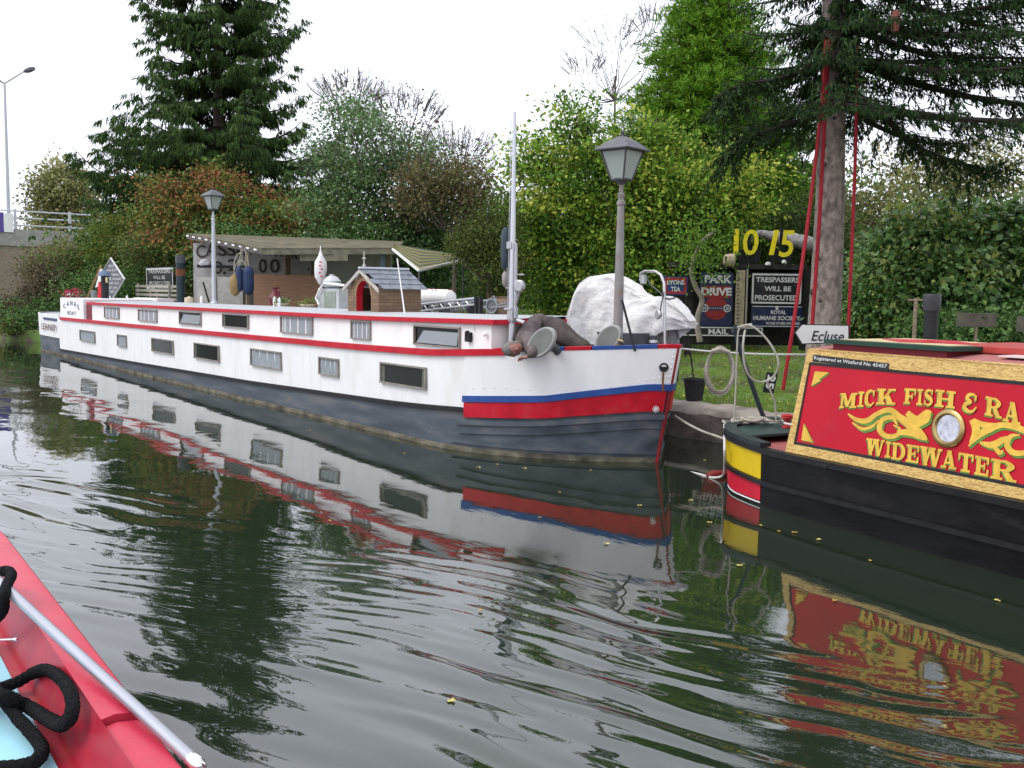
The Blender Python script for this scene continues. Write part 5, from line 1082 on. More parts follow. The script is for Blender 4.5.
GL = {
 'I': [rect(.28, 0, .72, 1), rect(0, 0, 1, s1), rect(0, s2, 1, 1)],
 'M': [rect(.08, 0, .19, 1), rect(.68, 0, .9, 1), para(.38, .56, .1, .08, .32, 1), para(.40, .52, .1, .66, .80, 1), rect(0, 0, .27, s1), rect(.58, 0, 1, s1), rect(0, s2, .3, 1), rect(.66, s2, 1, 1)],
 'K': [rect(.1, 0, .36, 1), para(.30, .46, .36, .68, .84, 1), para(.62, .92, 0, .40, .64, .62), rect(0, 0, .46, s1), rect(0, s2, .46, 1), rect(.58, s2, .98, 1), rect(.54, 0, 1, s1)],
 'C': brushp([(.82, .78), (.66, .93), (.42, .93), (.2, .75), (.16, .5), (.2, .25), (.42, .07), (.66, .07), (.86, .25)], [.1, .12, .2, .3, .3, .3, .2, .12, .1]) + [rect(.78, .64, .9, 1)],
 'F': [rect(.12, 0, .42, 1), rect(0, 0, .56, s1), rect(0, s2, 1, 1), rect(.4, .44, .72, .56), rect(.86, .62, 1, 1), rect(.64, .32, .74, .68)],
 'E': [rect(.12, 0, .42, 1), rect(0, 0, 1, s1), rect(0, s2, 1, 1), rect(.4, .44, .72, .56), rect(.86, .64, 1, 1), rect(.64, .32, .74, .68), rect(.86, 0, 1, .36)],
 'S': brushp([(.82, .74), (.7, .92), (.45, .95), (.2, .84), (.2, .66), (.45, .53), (.75, .4), (.82, .22), (.6, .06), (.35, .05), (.15, .24)], [.1, .1, .16, .22, .26, .3, .26, .22, .16, .1, .1]) + [rect(.78, .68, .9, 1), rect(.08, 0, .2, .34)],
 'H': [rect(.1, 0, .34, 1), rect(.66, 0, .9, 1), rect(.3, .44, .7, .56), rect(0, 0, .44, s1), rect(0, s2, .44, 1), rect(.56, 0, 1, s1), rect(.56, s2, 1, 1)],
 '&': brushp([(.86, .82), (.66, .96), (.36, .9), (.28, .7), (.56, .55), (.24, .42), (.14, .2), (.4, .04), (.68, .07), (.92, .32)], [.12, .14, .2, .22, .12, .22, .26, .2, .14, .1]) + [rect(.78, .66, .9, .95)],
 'R': [rect(.1, 0, .36, 1), rect(0, 0, .46, s1), rect(0, s2, .4, 1), para(.66, .94, 0, .42, .68, .5), rect(.8, 0, 1, s1)] + brushp([(.34, .94), (.6, .94), (.78, .75), (.6, .52), (.34, .5)], [.1, .14, .28, .14, .1]),
 'A': [para(.12, .22, 0, .42, .54, 1), para(.62, .90, 0, .36, .62, 1), rect(.26, .26, .7, .37), rect(0, 0, .34, s1), rect(.52, 0, 1, s1)],
 'D': [rect(.1, 0, .36, 1), rect(0, 0, .5, s1), rect(0, s2, .5, 1)] + brushp([(.4, .94), (.64, .9), (.84, .66), (.84, .34), (.64, .1), (.4, .06)], [.12, .16, .28, .28, .16, .12]),
 'W': [para(.2, .36, 0, .04, .28, 1), para(.22, .32, 0, .42, .52, 1), para(.62, .78, 0, .42, .64, 1), para(.66, .76, 0, .86, .95, 1), rect(0, s2, .34, 1), rect(.38, s2, .7, 1), rect(.8, s2, 1, 1)],
 'T': [rect(.36, 0, .64, 1), rect(.2, 0, .8, s1), rect(0, s2, 1, 1), rect(0, .62, .12, 1), rect(.88, .62, 1, 1)],
}
LGOLD = mat('letter_gold', (.66, .42, .06), .4, var=.18, vscale=14, dirt=(.50, .28, .03), dscale=12, damt=.6)
LGRN = mat('letter_shade_green', (.10, .26, .05), .45, var=.3, vscale=20)
def glyph(ch, px0, px1, pt, pb, skew):
    x0, x1 = 768 + px0 / 4, 768 + px1 / 4; yb0 = 300 + pb / 4; yt0 = 300 + pt / 4; dy = (x1 - x0) * skew / 2
    BL, BR, TL, TR = (x0, yb0 - dy), (x1, yb0 + dy), (x0 + 1.2, yt0 - dy), (x1 + 1.2, yt0 + dy)
    a, b_, c, d_ = pan(*BL), pan(*BR), pan(*TL), pan(*TR)
    for m_, off, sh_ in ((LGRN, .0035, (-.06, -.085)), (LGOLD, .0085, (0, 0))):
        mb = MB()
        for k, poly in enumerate(GL[ch]):
            vs = []
            for u, v in poly:
                u += sh_[0] * (1 + 0 * u); v += sh_[1]; p = (a * (1 - u) + b_ * u) * (1 - v) + (c * (1 - u) + d_ * u) * v; vs.append(p - NB_ * (off + .00012 * k))
            mb.add(vs, [tuple(range(len(vs)))])
        yield mb, m_
words_ = [('MICK', [('M', 288, 356, 372, 432, -.02), ('I', 360, 384, 366, 428, 0), ('C', 388, 432, 360, 424, 0), ('K', 436, 512, 355, 418, .02)]),
          ('FISH', [('F', 545, 592, 354, 416, .06), ('I', 596, 620, 356, 420, .08), ('S', 625, 664, 358, 422, .1), ('H', 670, 750, 362, 430, .12)]),
          ('&', [('&', 780, 842, 374, 448, .16)]), ('RA', [('R', 870, 938, 392, 468, .24), ('A', 942, 1012, 408, 492, .26)]),
          ('WIDEWATER', [('W', 393, 466, 556, 622, .12), ('I', 470, 492, 566, 630, .13), ('D', 496, 550, 572, 640, .14), ('E', 554, 604, 580, 650, .15), ('W', 608, 696, 590, 664, .16), ('A', 694, 756, 602, 674, .17), ('T', 762, 822, 614, 688, .18), ('E', 828, 884, 626, 702, .18), ('R', 892, 996, 642, 722, .19)])]
for wd, gl in words_:
    mg, ms_ = MB(), MB()
    for g in gl:
        for (mb, m_), tgt in zip(glyph(*g), (ms_, mg)): tgt.add(mb.v, mb.f)
    obj('lettering', mg, LGOLD, NBT); obj('lettering_shade', ms_, LGRN, NBT)
def scroll(paths, m_, off, d=(0, 0)):
    mb = MB(); k = 0
    for pts_, w_ in paths:
        for poly in brushp([(x + d[0], y + d[1]) for x, y in pts_], w_):
            mb.add([pan(768 + x / 4, 300 + y / 4, off + k * .00004) for x, y in poly], [(0, 1, 2, 3)]); k += 1
    return obj('scrollwork', mb, m_, NBT)
SC1 = [([(322, 455), (360, 480), (400, 482), (440, 455), (490, 440), (530, 470), (575, 500), (620, 540), (640, 560)], [6, 18, 22, 18, 22, 28, 40, 24, 4]),
       ([(340, 490), (380, 515), (420, 505), (445, 480)], [6, 14, 12, 4]),
       ([(520, 500), (500, 470), (460, 480), (450, 520), (480, 545), (520, 540), (530, 515), (505, 500)], [6, 18, 20, 22, 20, 18, 12, 4]),
       ([(560, 450), (600, 480), (640, 450), (660, 450)], [22, 34, 24, 4]), ([(520, 530), (570, 530), (610, 548), (640, 562)], [20, 28, 18, 4]), ([(600, 500), (640, 480), (655, 450)], [24, 20, 4])]
SC2 = [([(805, 585), (840, 545), (890, 515), (940, 500), (1000, 510), (1060, 540)], [6, 26, 30, 22, 26, 20]), ([(820, 478), (835, 520), (810, 570)], [26, 34, 5]), ([(825, 480), (870, 500), (920, 495)], [14, 26, 6]),
       ([(850, 570), (900, 580), (940, 560), (960, 545)], [10, 30, 26, 5]), ([(1010, 540), (975, 545), (960, 580), (985, 610), (1030, 610), (1060, 590)], [6, 18, 24, 24, 20, 14]), ([(900, 575), (930, 610), (945, 600)], [12, 22, 5])]
for sc_ in (SC1, SC2): scroll(sc_, LGRN, .0035, (5, 9)); scroll(sc_, LGOLD, .0075)
for pts_ in ([(190, 285), (245, 290), (205, 318), (215, 320), (175, 345)], [(145, 492), (182, 570), (135, 560)]):
    for m_, off, dd in ((LGRN, .0035, 4), (LGOLD, .007, 0)):
        mb = MB(); vs = [pan(768 + (x + dd) / 4, 300 + (y + dd) / 4, off) for x, y in pts_]; mb.add(vs, [tuple(range(len(vs)))]); obj('corner_ornament', mb, m_, NBT)
a, b_, c = pan(815.5, 355.5), pan(890.5, 367.8), (pan(815.5, 360.5))
mb = MB(); k0, k1, k2, k3 = pan(814.5, 354.5), pan(890.5, 363.5), pan(889.5, 370.5), pan(813.5, 361.5); mb.prism([k0 - NB_ * .014, k1 - NB_ * .014, k2 - NB_ * .014, k3 - NB_ * .014], NB_ * .003); obj('registration_strip', mb, BLACK, NBT)
cc_ = (k0 + k1 + k2 + k3) / 4; text('Registered at Watford No 45457', cc_ - NB_ * .015, (k1 + k2 - k0 - k3), UPP, np.linalg.norm(k1 - k0) * .96, np.linalg.norm(k0 - k3) * .62, SIGNW, NBT, lift=.002, bold=.01)
pc = pan(949, 428.5); ring = MB(); ring.lathe([(.150, .004), (.150, .016), (.140, .026), (.118, .028), (.108, .018), (.104, .006)], pc, 32, -PLN if (PLN @ NB_) > 0 else PLN); 
prt = obj('porthole', ring, mat('porthole_brass', (.42, .30, .12), .3, .85, var=.25), NBT, smooth=True)
outn = -PLN if (PLN @ NB_) > 0 else PLN
mb = MB(); N = 28; u_ = UPP; v_ = np.cross(outn, u_); cen = pc + outn * .0095
mb.add([cen + (u_ * math.cos(2 * math.pi * k / N) + v_ * math.sin(2 * math.pi * k / N)) * .108 for k in range(N)], [tuple(range(N))]); obj('porthole_glass', mb, mat('porthole_pane_sky', (.45, .46, .50), .15, .6, var=.35, vscale=22), prt)  # pale mottled base colour stands in for sky reflected in the glass
mb = MB(); mb.box(pan(830.5, 466) + outn * .05 + np.array([0, 0, -.01]), (.05, .05, .04), (NA, NB_, (0, 0, 1))); obj('fender_eye', mb, BLACK, NBT, bevel=.01)

# ================================================================== THINGS BETWEEN THE BOATS
def tubething(name, pts, r, m, label, cat, seg=6, smooth=True, spline=True, group=None):
    P_ = [np.array(p, float) for p in pts]; P_ = cr_spline(P_, 6) if spline else P_
    return tag(obj(name, MB().tube(P_, r, seg), m, smooth=smooth), label, cat, group)
dS = 10.75
tubething('swan_neck_pipe', [WD(733.5, 333, dS), WD(735, 328, dS), WD(738, 343, dS), WD(744, 362, dS), WD(752, 385, dS), WD(760, 408, dS), WD(766, 424, dS), WD(764.5, 434, dS), WD(757, 437.5, dS), WD(749, 436.5, dS)], .026, mat('pipe_black', (.02, .03, .035), .35), 'black swan-necked tiller pole standing on the narrowboat bow with hoses looped over it', 'tiller', 8)
HOSE = mat('hose_grey', (.36, .36, .30), .5, var=.2)
dh = 10.6
lp = [(737, 327), (750, 325.5), (764, 336), (775, 352), (778.5, 366), (772, 378), (760, 382), (750, 377), (744.5, 364), (743, 345), (745, 330)]
tubething('hose_loop', [WD(x, y, dh - .02 * i % .1) for i, (x, y) in enumerate(lp)], .012, HOSE, 'wide loop of pale hose hanging from the top of the black tiller pole', 'hose')
tubething('hose_loop', [WD(x, y, dh + .1) for x, y in ((741, 326), (738, 333), (737, 350), (736, 380), (735, 405), (733, 430), (729, 442))], .009, HOSE, 'thin pale hose dropping straight from the tiller pole to the bow', 'hose')
tubething('hose_loop', [WD(x, y, dh + .05) for x, y in ((766, 380), (772, 395), (775, 404), (776, 420))], .010, HOSE, 'short pale hose end falling to the right-hand red bollard', 'hose')
mb = MB()
for k in range(7): p_ = WD(741 + k * 1.6, 327 - .3 * k, dh); mb.lathe([(.02, -.012), (.02, .012)], p_, 8, HR)
tag(obj('rope_lashing', mb, ROPE), 'pale lashing around the hook of the black tiller pole', 'rope')
mb = MB(); dc = 12.0
for k in range(9):
    rx = .15 + .035 * rnd.random(); rz = .26 + .03 * rnd.random(); c0 = WD(720 + rnd.uniform(-1.2, 1.2), 371 + rnd.uniform(-1.5, 1.5), dc + .02 * k)
    mb.tube([c0 + HR * rx * math.cos(t) + np.array([0, 0, rz * math.sin(t)]) + FH * .02 * math.sin(3 * t + k) for t in np.linspace(0, 2 * math.pi, 26)[:-1]], .010, 5, closed=True)
mb.tube([WD(712, 351, dc), WD(720, 349, dc - .03), WD(729, 352, dc)], .03, 6)
tag(obj('rope_coil', mb, ROPE, smooth=True), 'oval coil of pale rope hanging from the taut mooring line over the grass', 'rope')
tubething('mooring_line', [WD(664, 346, 11.9), WD(690, 349.5, 12.0), WD(720, 352, 12.0), WD(760, 354, 12.2), WD(806, 354.5, 12.6)], .012, ROPEW, 'taut pale mooring line running level from the barge bow across the grass', 'rope')
tubething('mooring_line', [WD(675, 416, 12.0), WD(688, 424, 11.7), WD(702, 431, 11.4), WD(716, 436, 11.3), WD(733, 442, 11.0)], .014, ROPE, 'slack rope sagging from the barge stem to the narrowboat bow', 'rope')
mb = MB()
for k in range(7):
    c0 = NL(-1.42 + .05 * k, .62 + .12 * (k % 3), .64 + .012 * k); rr_ = .10 + .03 * (k % 3); mb.tube([c0 + np.array([rr_ * math.cos(t), rr_ * 1.2 * math.sin(t), .012 * math.sin(2 * t + k)]) for t in np.linspace(0, 2 * math.pi, 18)[:-1]], .012, 5, closed=True)
tag(obj('rope_heap', mb, ROPE, smooth=True), 'heap of loose rope on the tip of the narrowboat bow', 'rope')
tubething('bollard_rope', [NL(-1.35, .7, .65), NL(-1.1, .9, .66), NL(-.95, 1.0, .70), NL(-.92, 1.2, .66), NL(-1.0, 1.40, .70), NL(-.8, 1.5, .64), NL(-.6, 1.3, .64), NL(-.62, 1.0, .65), NL(-.9, .86, .68)], .012, ROPEW, 'pale rope wound between the two red bollards', 'rope')
tubething('bow_rope', [NL(-1.32, .42, .64), WZ(724.5, 450, .45), WZ(724.5, 468, .2), WZ(722, 476, .06), WZ(712, 477.5, .01), WZ(701, 474.5, .005), WZ(690, 472, -.01)], .012, ROPEW, 'pale rope trailing from the narrowboat bow into the water past the red float', 'rope')
c = WZ(717.5, 475, .02); mb = MB(); mb.lathe([(.01, -.14), (.05, -.09), (.055, 0), (.05, .09), (.01, .14)], c, 10, HR * .9 + FH * .3); tag(obj('float', mb, mat('float_red', (.20, .02, .02), .5), smooth=True), 'small red float lying in the water by the narrowboat bow', 'float')
c = WZ(694, 400, .49); bk_ = thing('bucket', c, 'black plastic bucket standing on the bank between the two boats', 'bucket'); mb = MB(); mb.lathe([(.12, 0), (.158, .29), (.168, .292), (.168, .31), (.15, .31), (.145, .28), (.11, .02)], c, 20); obj('pail', mb, BLACKM, bk_, smooth=True)
mb = MB(); mb.tube([c + [.16 * math.cos(t), .03, .30 + .02 * math.sin(t)] for t in np.linspace(0, math.pi, 9)], .006, 5); obj('handle', mb, BLACKM, bk_)
c = WZ(768, 393, .6); sb = thing('leaning_plate', c, 'small black plate with white figures leaning on the grass beside the hose loop', 'sign'); lean = unit((np.array([0, 0, 1]) + HR * .18)[None])[0]; xd = np.cross(lean, -FH) * -1; xd = HR - lean * (HR @ lean); xd /= np.linalg.norm(xd)
H_ = .30; mb = MB(); mb.box(c + lean * H_ / 2, (.16, .02, H_), (xd, FH, lean)); obj('plate', mb, SIGNK, sb); text('25', c + lean * H_ * .55 - FH * .012, -lean, xd, .2, .12, SIGNW, sb, lift=0, bold=.03)
# direction sign
dE = 12.3; sg = thing('direction_sign', WD(822, 345, dE), 'white arrow-shaped sign reading Ecluse pointing left at the foot of the tree', 'sign')
def E_(x, y): return WD(x, y, dE)
o2 = [E_(794.5, 332.5), E_(801.5, 324), E_(849.5, 325), E_(849.5, 342.5), E_(801.5, 344.5)]; cen = sum(o2) / 5
mb = MB(); mb.prism(o2, FH * .03); obj('board', mb, BLACK, sg); mb = MB(); mb.prism([cen + (p_ - cen) * np.array([.955, .955, .90]) - FH * .004 for p_ in o2], FH * .003); obj('white_field', mb, mat('sign_white', (.62, .62, .6), .5, dirt=(.35, .3, .28), dscale=6, damt=.3), sg)
text('Ecluse', E_(827.5, 336) - FH * .012, HR, (0, 0, 1), .40, .125, BLACK, sg, lift=0, shear=.25, bold=.008)
mb = MB(); p_ = E_(838, 343); mb.box((p_[0], p_[1], p_[2] - .55), (.06, .06, 1.15), (HR, FH, (0, 0, 1))); obj('post', mb, WOOD, sg)

# ================================================================== SIGN RACK ON THE BANK
dR = 20.0
def Rk(x, y, d=dR): return WD(x, y, d)
def gpost(mb, x, ytop, d=dR, w_=.1):
    t = Rk(x, ytop, d); g = float(gz(t[0], t[1])); mb.box((t[0], t[1], (t[2] + g - .1) / 2), (w_, w_, t[2] - g + .1), (HR, FH, (0, 0, 1)))
rk = thing('sign_rack', Rk(745, 340), 'dark timber rack on the bank carrying enamel advertising signs', 'rack')
mb = MB(); a, b_ = Rk(672, 262), Rk(808, 265); 
mb.prism([a, b_, b_ + [0, 0, -.1], a + [0, 0, -.1]], FH * .7); obj('top_shelf', mb, mat('black_timber', (.03, .028, .025), .85, var=.4), rk)
mb = MB(); a, b_ = Rk(676, 268, dR + .6), Rk(806, 268, dR + .6); g = 1.0; mb.prism([a, b_, (b_[0], b_[1], g), (a[0], a[1], g)], FH * .06); obj('back_board', mb, mat('black_timber', (.03, .028, .025), .85), rk)
for x in (690, 737.5, 806):
    mb = MB(); gpost(mb, x, 267, dR + .15, .13); obj('post', mb, MATS['black_timber'], rk)
mb = MB(); a = Rk(740, 270, dR - .05); b_ = Rk(740, 325, dR - .05); mb.box((a + b_) / 2, (.17, .04, a[2] - b_[2]), (HR, FH, (0, 0, 1))); rp = obj('pale_post', mb, mat('pale_painted_wood', (.36, .31, .20), .7, var=.25, vscale=14), rk)
mb = MB()
for k in range(14): p_ = Rk(738, 273 + k * 3.8, dR - .08); mb.box(p_, (.05, .004, .018), (HR, FH, (0, 0, 1)))
obj('marks', mb, BLACKM, rp)
mb = MB(); a = Rk(746.5, 269, dR - .05); b_ = Rk(746.5, 326, dR - .05); mb.box((a + b_) / 2, (.03, .03, a[2] - b_[2]), (HR, FH, (0, 0, 1))); obj('thin_batten', mb, mat('pale_slats', (.36, .33, .28), .8), rk)
def rsign(name, x0, y0, x1, y1, m, label, lines, d=dR, border=None, bm=SIGNW, bold=.012, roll=0):
    c = Rk((x0 + x1) / 2, (y0 + y1) / 2, d); W_ = (x1 - x0) * d / F_PX; H_ = (y1 - y0) * d / F_PX
    up = np.array([0, 0, 1.]) * math.cos(roll) + HR * math.sin(roll); xr = HR * math.cos(roll) - np.array([0, 0, 1.]) * math.sin(roll)
    s = thing(name, c - up * H_ / 2, label, 'sign'); mb = MB(); mb.box(c, (W_, .025, H_), (xr, FH, up)); obj('board', mb, m, s)
    f0 = c - FH * .0135
    if border:
        mb = MB(); bw = border
        for sg_ in (1, -1): mb.box(f0 + up * sg_ * (H_ / 2 - bw), (W_ - bw * 1.2, .003, bw), (xr, FH, up)); mb.box(f0 + xr * sg_ * (W_ / 2 - bw) - FH * .0005, (bw, .003, H_ - bw * 3.2), (xr, FH, up))
        obj('border', mb, bm, s)
    for t_, u0, u1, v0, v1, *mm in lines:
        text(t_, f0 + xr * W_ * ((u0 + u1) / 2 - .5) - up * H_ * ((v0 + v1) / 2 - .5) - FH * .004, xr, up, W_ * (u1 - u0), H_ * (v1 - v0), mm[0] if mm else SIGNW, s, lift=.002, bold=mm[1] if len(mm) > 1 else bold)
    return s, f0, W_, H_, xr, up
rsign('trespass_sign', 751, 273, 802, 304.5, SIGNK, 'black enamel sign reading trespassers will be prosecuted, on the rack between post and red straps', [('TRESPASSERS', .09, .93, .14, .30), ('WILL BE', .26, .78, .42, .58), ('PROSECUTED', .08, .92, .70, .87)], border=.035, bold=.03)
s, f0, W_, H_, xr, up = rsign('society_sign', 751, 306, 802, 327.5, SIGNB, 'navy enamel sign reading Royal Humane Society below the trespassers sign on the rack', [('ROYAL', .38, .68, .20, .38), ('HUMANE SOCIETY', .04, .96, .46, .66), ('IN CASE OF NEED APPLY HERE', .30, .95, .74, .86)], bold=.035)
mb = MB(); mb.lathe([(.03, 0), (.03, .004)], f0 + up * H_ * .38, 8, -FH); mb.box(f0 + up * H_ * .46 - FH * .003, (.06, .004, .03), (xr, FH, up)); mb.box(f0 - up * H_ * .44 - FH * .003, (W_ * .9, .004, .015), (xr, FH, up)); mb.box(f0 + up * H_ * .47 - FH * .001, (W_ * .96, .003, .015), (xr, FH, up)); obj('crest', mb, SIGNW, s)
s, f0, W_, H_, xr, up = rsign('park_drive_sign', 699.5, 273, 732.5, 325.5, SIGNB, 'tall navy and red enamel sign reading Park Drive on the left of the rack', [], d=dR - .02)
SRED = mat('enamel_red', (.26, .02, .02), .45, var=.2, dirt=(.10, .03, .03), dscale=8, damt=.5)
mb = MB(); mb.box(f0 + up * H_ * .14 - FH * .001, (W_ * .86, .003, H_ * .22), (xr, FH, up)); obj('red_field', mb, SRED, s)
mb = MB(); N = 28; cc0 = f0 - up * H_ * .17 - FH * .004; mb.add([cc0 + xr * W_ * .36 * math.cos(2 * math.pi * k / N) + up * H_ * .22 * math.sin(2 * math.pi * k / N) for k in range(N)], [tuple(range(N))]); obj('red_disc', mb, SRED, s)
mb = MB(); mb.box(cc0 - FH * .004, (W_ * .8, .003, H_ * .07), (xr, FH, up)); obj('navy_bar', mb, SIGNB, s)
for sg_ in (1, -1): 
    q_ = cc0 + xr * sg_ * W_ * .34 - FH * .008; mb = MB(); mb.lathe([(.075, 0), (.075, .003)], q_, 18, -FH); bd_ = obj('badge', mb, SIGNW, s)
    q_ = cc0 + xr * sg_ * W_ * .34 - FH * .013; mb = MB(); mb.lathe([(.055, 0), (.055, .001)], q_, 14, -FH); obj('badge_ring', mb, SIGNB, bd_)
text('PLAIN & CORK', cc0 - FH * .008, xr, up, W_ * .42, H_ * .025, SIGNW, s, lift=.001)
for sg_, t_ in ((-1, '10'), (1, '20')): text(t_, cc0 + xr * sg_ * W_ * .34 - FH * .016, xr, up, .06, .06, SIGNW, s, lift=.001, bold=.03)
text('PARK', f0 + up * H_ * .38 + xr * .03 - FH * .006, xr, up, W_ * .82, H_ * .15, SIGNW, s, lift=.002, bold=.045); text('DRIVE', f0 + up * H_ * .145 - FH * .006, xr, up, W_ * .92, H_ * .15, SIGNW, s, lift=.002, bold=.045)
s, *_ = rsign('tea_sign', 663.5, 276.5, 687.5, 295, mat('tea_blue', (.02, .05, .16), .4), 'small blue and red enamel sign reading Lyons Tea left of the rack', [('LYONS', .14, .86, .2, .45), ('TEA', .3, .7, .55, .8)], d=dR - .1, border=.05, bm=mat('tea_red', (.35, .03, .02), .5), bold=.03)
mb = MB(); gpost(mb, 676, 294, dR + .05, .06); obj('post', mb, MATS['black_timber'], s)
rsign('mail_sign', 676, 326.5, 763, 336.5, SIGNK, 'long low black sign reading MAIL along the foot of the rack', [('MAIL', .37, .60, .22, .78)], d=dR - .12, border=.022, bold=.03)
NUM = mat('number_yellow', (.80, .66, .02), .45, var=.08)
def numthing(parts, label, x0, x1, lab2):
    s = thing('number_plate', Rk((x0 + x1) / 2, 262), label, 'number sign', 'yellow figures standing on the rack'); mb = MB(); 
    mb.prism([Rk(x0, 250, dR + .12), Rk(x1, 250, dR + .12), Rk(x1 - 3, 263, dR + .12), Rk(x0 + 3, 263, dR + .12)], FH * .03); mb.box(Rk((x0 + x1) / 2, 245, dR + .1), (.06, .03, .7), (HR, FH, (0, 0, 1))); obj('backing_bracket', mb, BLACKM, s)
    for t_, a0, a1, b0, b1, sh_ in parts:
        if t_ == 'bar': mb = MB(); mb.prism([Rk(a0 - 2.2, b1), Rk(a0 + 2.2, b1), Rk(a1 + 2.2, b0), Rk(a1 - 2.2, b0)], FH * .04); obj('figure', mb, NUM, s)
        else: text(t_, Rk((a0 + a1) / 2, (b0 + b1) / 2) + FH * .0, HR, (0, 0, 1), (a1 - a0) * dR / F_PX, (b1 - b0) * dR / F_PX, NUM, s, bold=.012, shear=sh_, name='figure')
numthing([('bar', 736, 737, 229, 254, 0), ('0', 743, 758.5, 229.5, 255, 0.05)], 'yellow figure ten standing on the rack above the Park Drive sign', 736, 762, '')
numthing([('bar', 771.5, 777, 230, 255, 0), ('5', 779, 794, 230.5, 257, .12)], 'yellow figure fifteen standing on the rack above the trespassers sign', 768, 794, '')
mb = MB(); pts_ = [Rk(757, 233, dR + .5), Rk(772, 236, dR + .5), Rk(790, 240, dR + .45), Rk(806, 243, dR + .3), Rk(818, 247, dR + .3)]; mb.tube(cr_spline(pts_, 4), [.05 + .09 * min(1, i / 9) + .02 * rnd.random() for i in range(17)], 9); tag(obj('driftwood_log', mb, mat('grey_driftwood', (.26, .25, .24), .9, var=.4, vscale=9, bump=.02, bscale=16), smooth=True), 'grey driftwood log lying behind the yellow figures on the rack', 'log')
c = Rk(727, 260, dR); c2 = Rk(737, 260.5, dR); mb = MB(); ax = c2 - c; mb.lathe([(.03, 0), (.10, .01), (.13, .12), (.13, .2), (.11, .22)], Rk(723.5, 259.8, dR), 14, ax); tag(obj('clay_jar', mb, mat('jar_cream', (.45, .36, .26), .6, var=.25), smooth=True), 'cream and brown clay jar lying on its side on the rack shelf', 'jar')
for k_, (x, y, r_) in enumerate(((784, 262, .05), (768, 264, .06))):
    mb = MB(); mb.lathe([(.02, 0), (r_, .02), (r_ * .9, .06), (.02, .08)], Rk(x, y + 2, dR), 10); tag(obj('white_pebble', mb, SIGNW, smooth=True), ('right-hand' if k_ == 0 else 'left-hand') + ' white stone on the rack shelf under the yellow fifteen', 'stone')
# barbecue
c = Rk(681, 342, 16.5); g = float(gz(c[0], c[1])); bq = thing('barbecue', (c[0], c[1], g), 'black kettle barbecue on thin legs on the grass behind the barge bow', 'barbecue'); top = Rk(681, 323, 16.5); mb = MB(); mb.lathe([(.05, -.12), (.18, -.07), (.24, .02), (.22, .07), (.1, .13), (.03, .14)], (c[0], c[1], top[2]), 18); obj('bowl', mb, BLACKM, bq, smooth=True)
for k in range(3):
    a_ = 2 * math.pi * k / 3 + .4; mb = MB(); mb.tube([(c[0] + .1 * math.cos(a_), c[1] + .1 * math.sin(a_), top[2] - .08), (c[0] + .26 * math.cos(a_), c[1] + .26 * math.sin(a_), g)], .014, 6); obj('leg', mb, BLACKM, bq)
# boards half hidden in the shrubs at the right
for x0, y0, x1, y1, dd, lab in ((957, 313, 996, 327, 14.6, 'weathered board showing among the shrub leaves right of the black chimney'), (1017, 317, 1060, 332, 14.4, 'pale board end at the right edge of the picture among the shrubs')):
    a = WD(x0, y0, dd); b_ = WD(x1, y1, dd); mb = MB(); mb.box((a + b_) / 2, ((x1 - x0) * dd / F_PX, .04, (y1 - y0) * dd / F_PX), (HR, FH, (0, 0, 1))); bt = tag(obj('weathered_board', mb, mat('shrub_board', (.10, .09, .07), .85, var=.3), bevel=.005), lab, 'board')
    mb = MB(); c = (a + b_) / 2; g = float(gz(c[0], c[1])); mb.box((c[0], c[1], (g + c[2]) / 2), (.03, .03, c[2] - g), (HR, FH, (0, 0, 1))); obj('stake', mb, WOOD, bt)
a = WD(916, 298, 13.4); mb = MB(); mb.tube([(a[0], a[1], .4), a], .025, 6); mb.tube([WD(908, 300, 13.4), WD(941, 300.5, 13.4)], .012, 5); tag(obj('garden_stake', mb, WOOD), 'thin garden stake with crosspiece left of the black chimney', 'stake')
mb = MB(); c = WZ(13, 334, .03); mb.lathe([(.05, -.3), (.2, -.2), (.24, 0), (.18, .22), (.05, .32)], c + [0, 0, .03], 10, HR); tag(obj('floating_bag', mb, mat('litter_white', (.45, .45, .42), .6, bump=.03, bscale=9), smooth=True), 'pale crumpled bag floating by the bushes at the far left bank', 'litter')

# ================================================================== THE BOAT WE STAND IN (lower left)
FB = thing('red_boat', (-4, 0, 0), 'red boat with pale blue deck filling the lower left corner', 'boat')
GR = mat('gunwale_red_lit', (.50, .030, .06), .38, var=.10, vscale=4, dirt=(.34, .09, .09), dscale=7, damt=.55, bump=.004, bscale=9); GR2 = mat('inner_red_shaded', (.36, .012, .03), .4, var=.15, vscale=8, dirt=(.25, .12, .06), dscale=5, damt=.5)  # one red: sky-facing gunwale coloured pinker, shaded inner face coloured darker
def fbx(X): return 0
def prof(X, sd=1):
    f = float(sst(-X, 6.2, 9.0)); k = 1 - f ** 1.4; e = (.75 - .03 * max(0, X + 4.4)) * k
    return [(X, sd * (e - .035), -.3), (X, sd * (e - .015), .30), (X, sd * e, .96), (X, sd * (e - .004), .992), (X, sd * (e - .014 * k), 1.004), (X, sd * (e - .075 * k), 1.012), (X, sd * (e - .105 * k), 1.006), (X, sd * (e - .112 * k), .985), (X, sd * (e - .135 * k), .93), (X, sd * (e - .150 * k), .872)]
Xs = list(np.linspace(-9, -6, 14)) + list(np.linspace(-5.8, 1.5, 26))
for sd in (1, -1):
    rows = [prof(X, sd) for X in Xs if X <= -2.35 or sd < 0] + ([prof(-2.345, sd)] if sd > 0 else []); mb = MB(); mb.sheet([r[:7] for r in rows]); mb.add(rows[-1][:7], [tuple(range(7))]); obj('gunwale', mb, GR, FB, smooth=True)
    mb = MB(); mb.sheet([prof(X, sd)[6:] for X in Xs]); obj('inner_coaming', mb, GR2, FB, smooth=True)
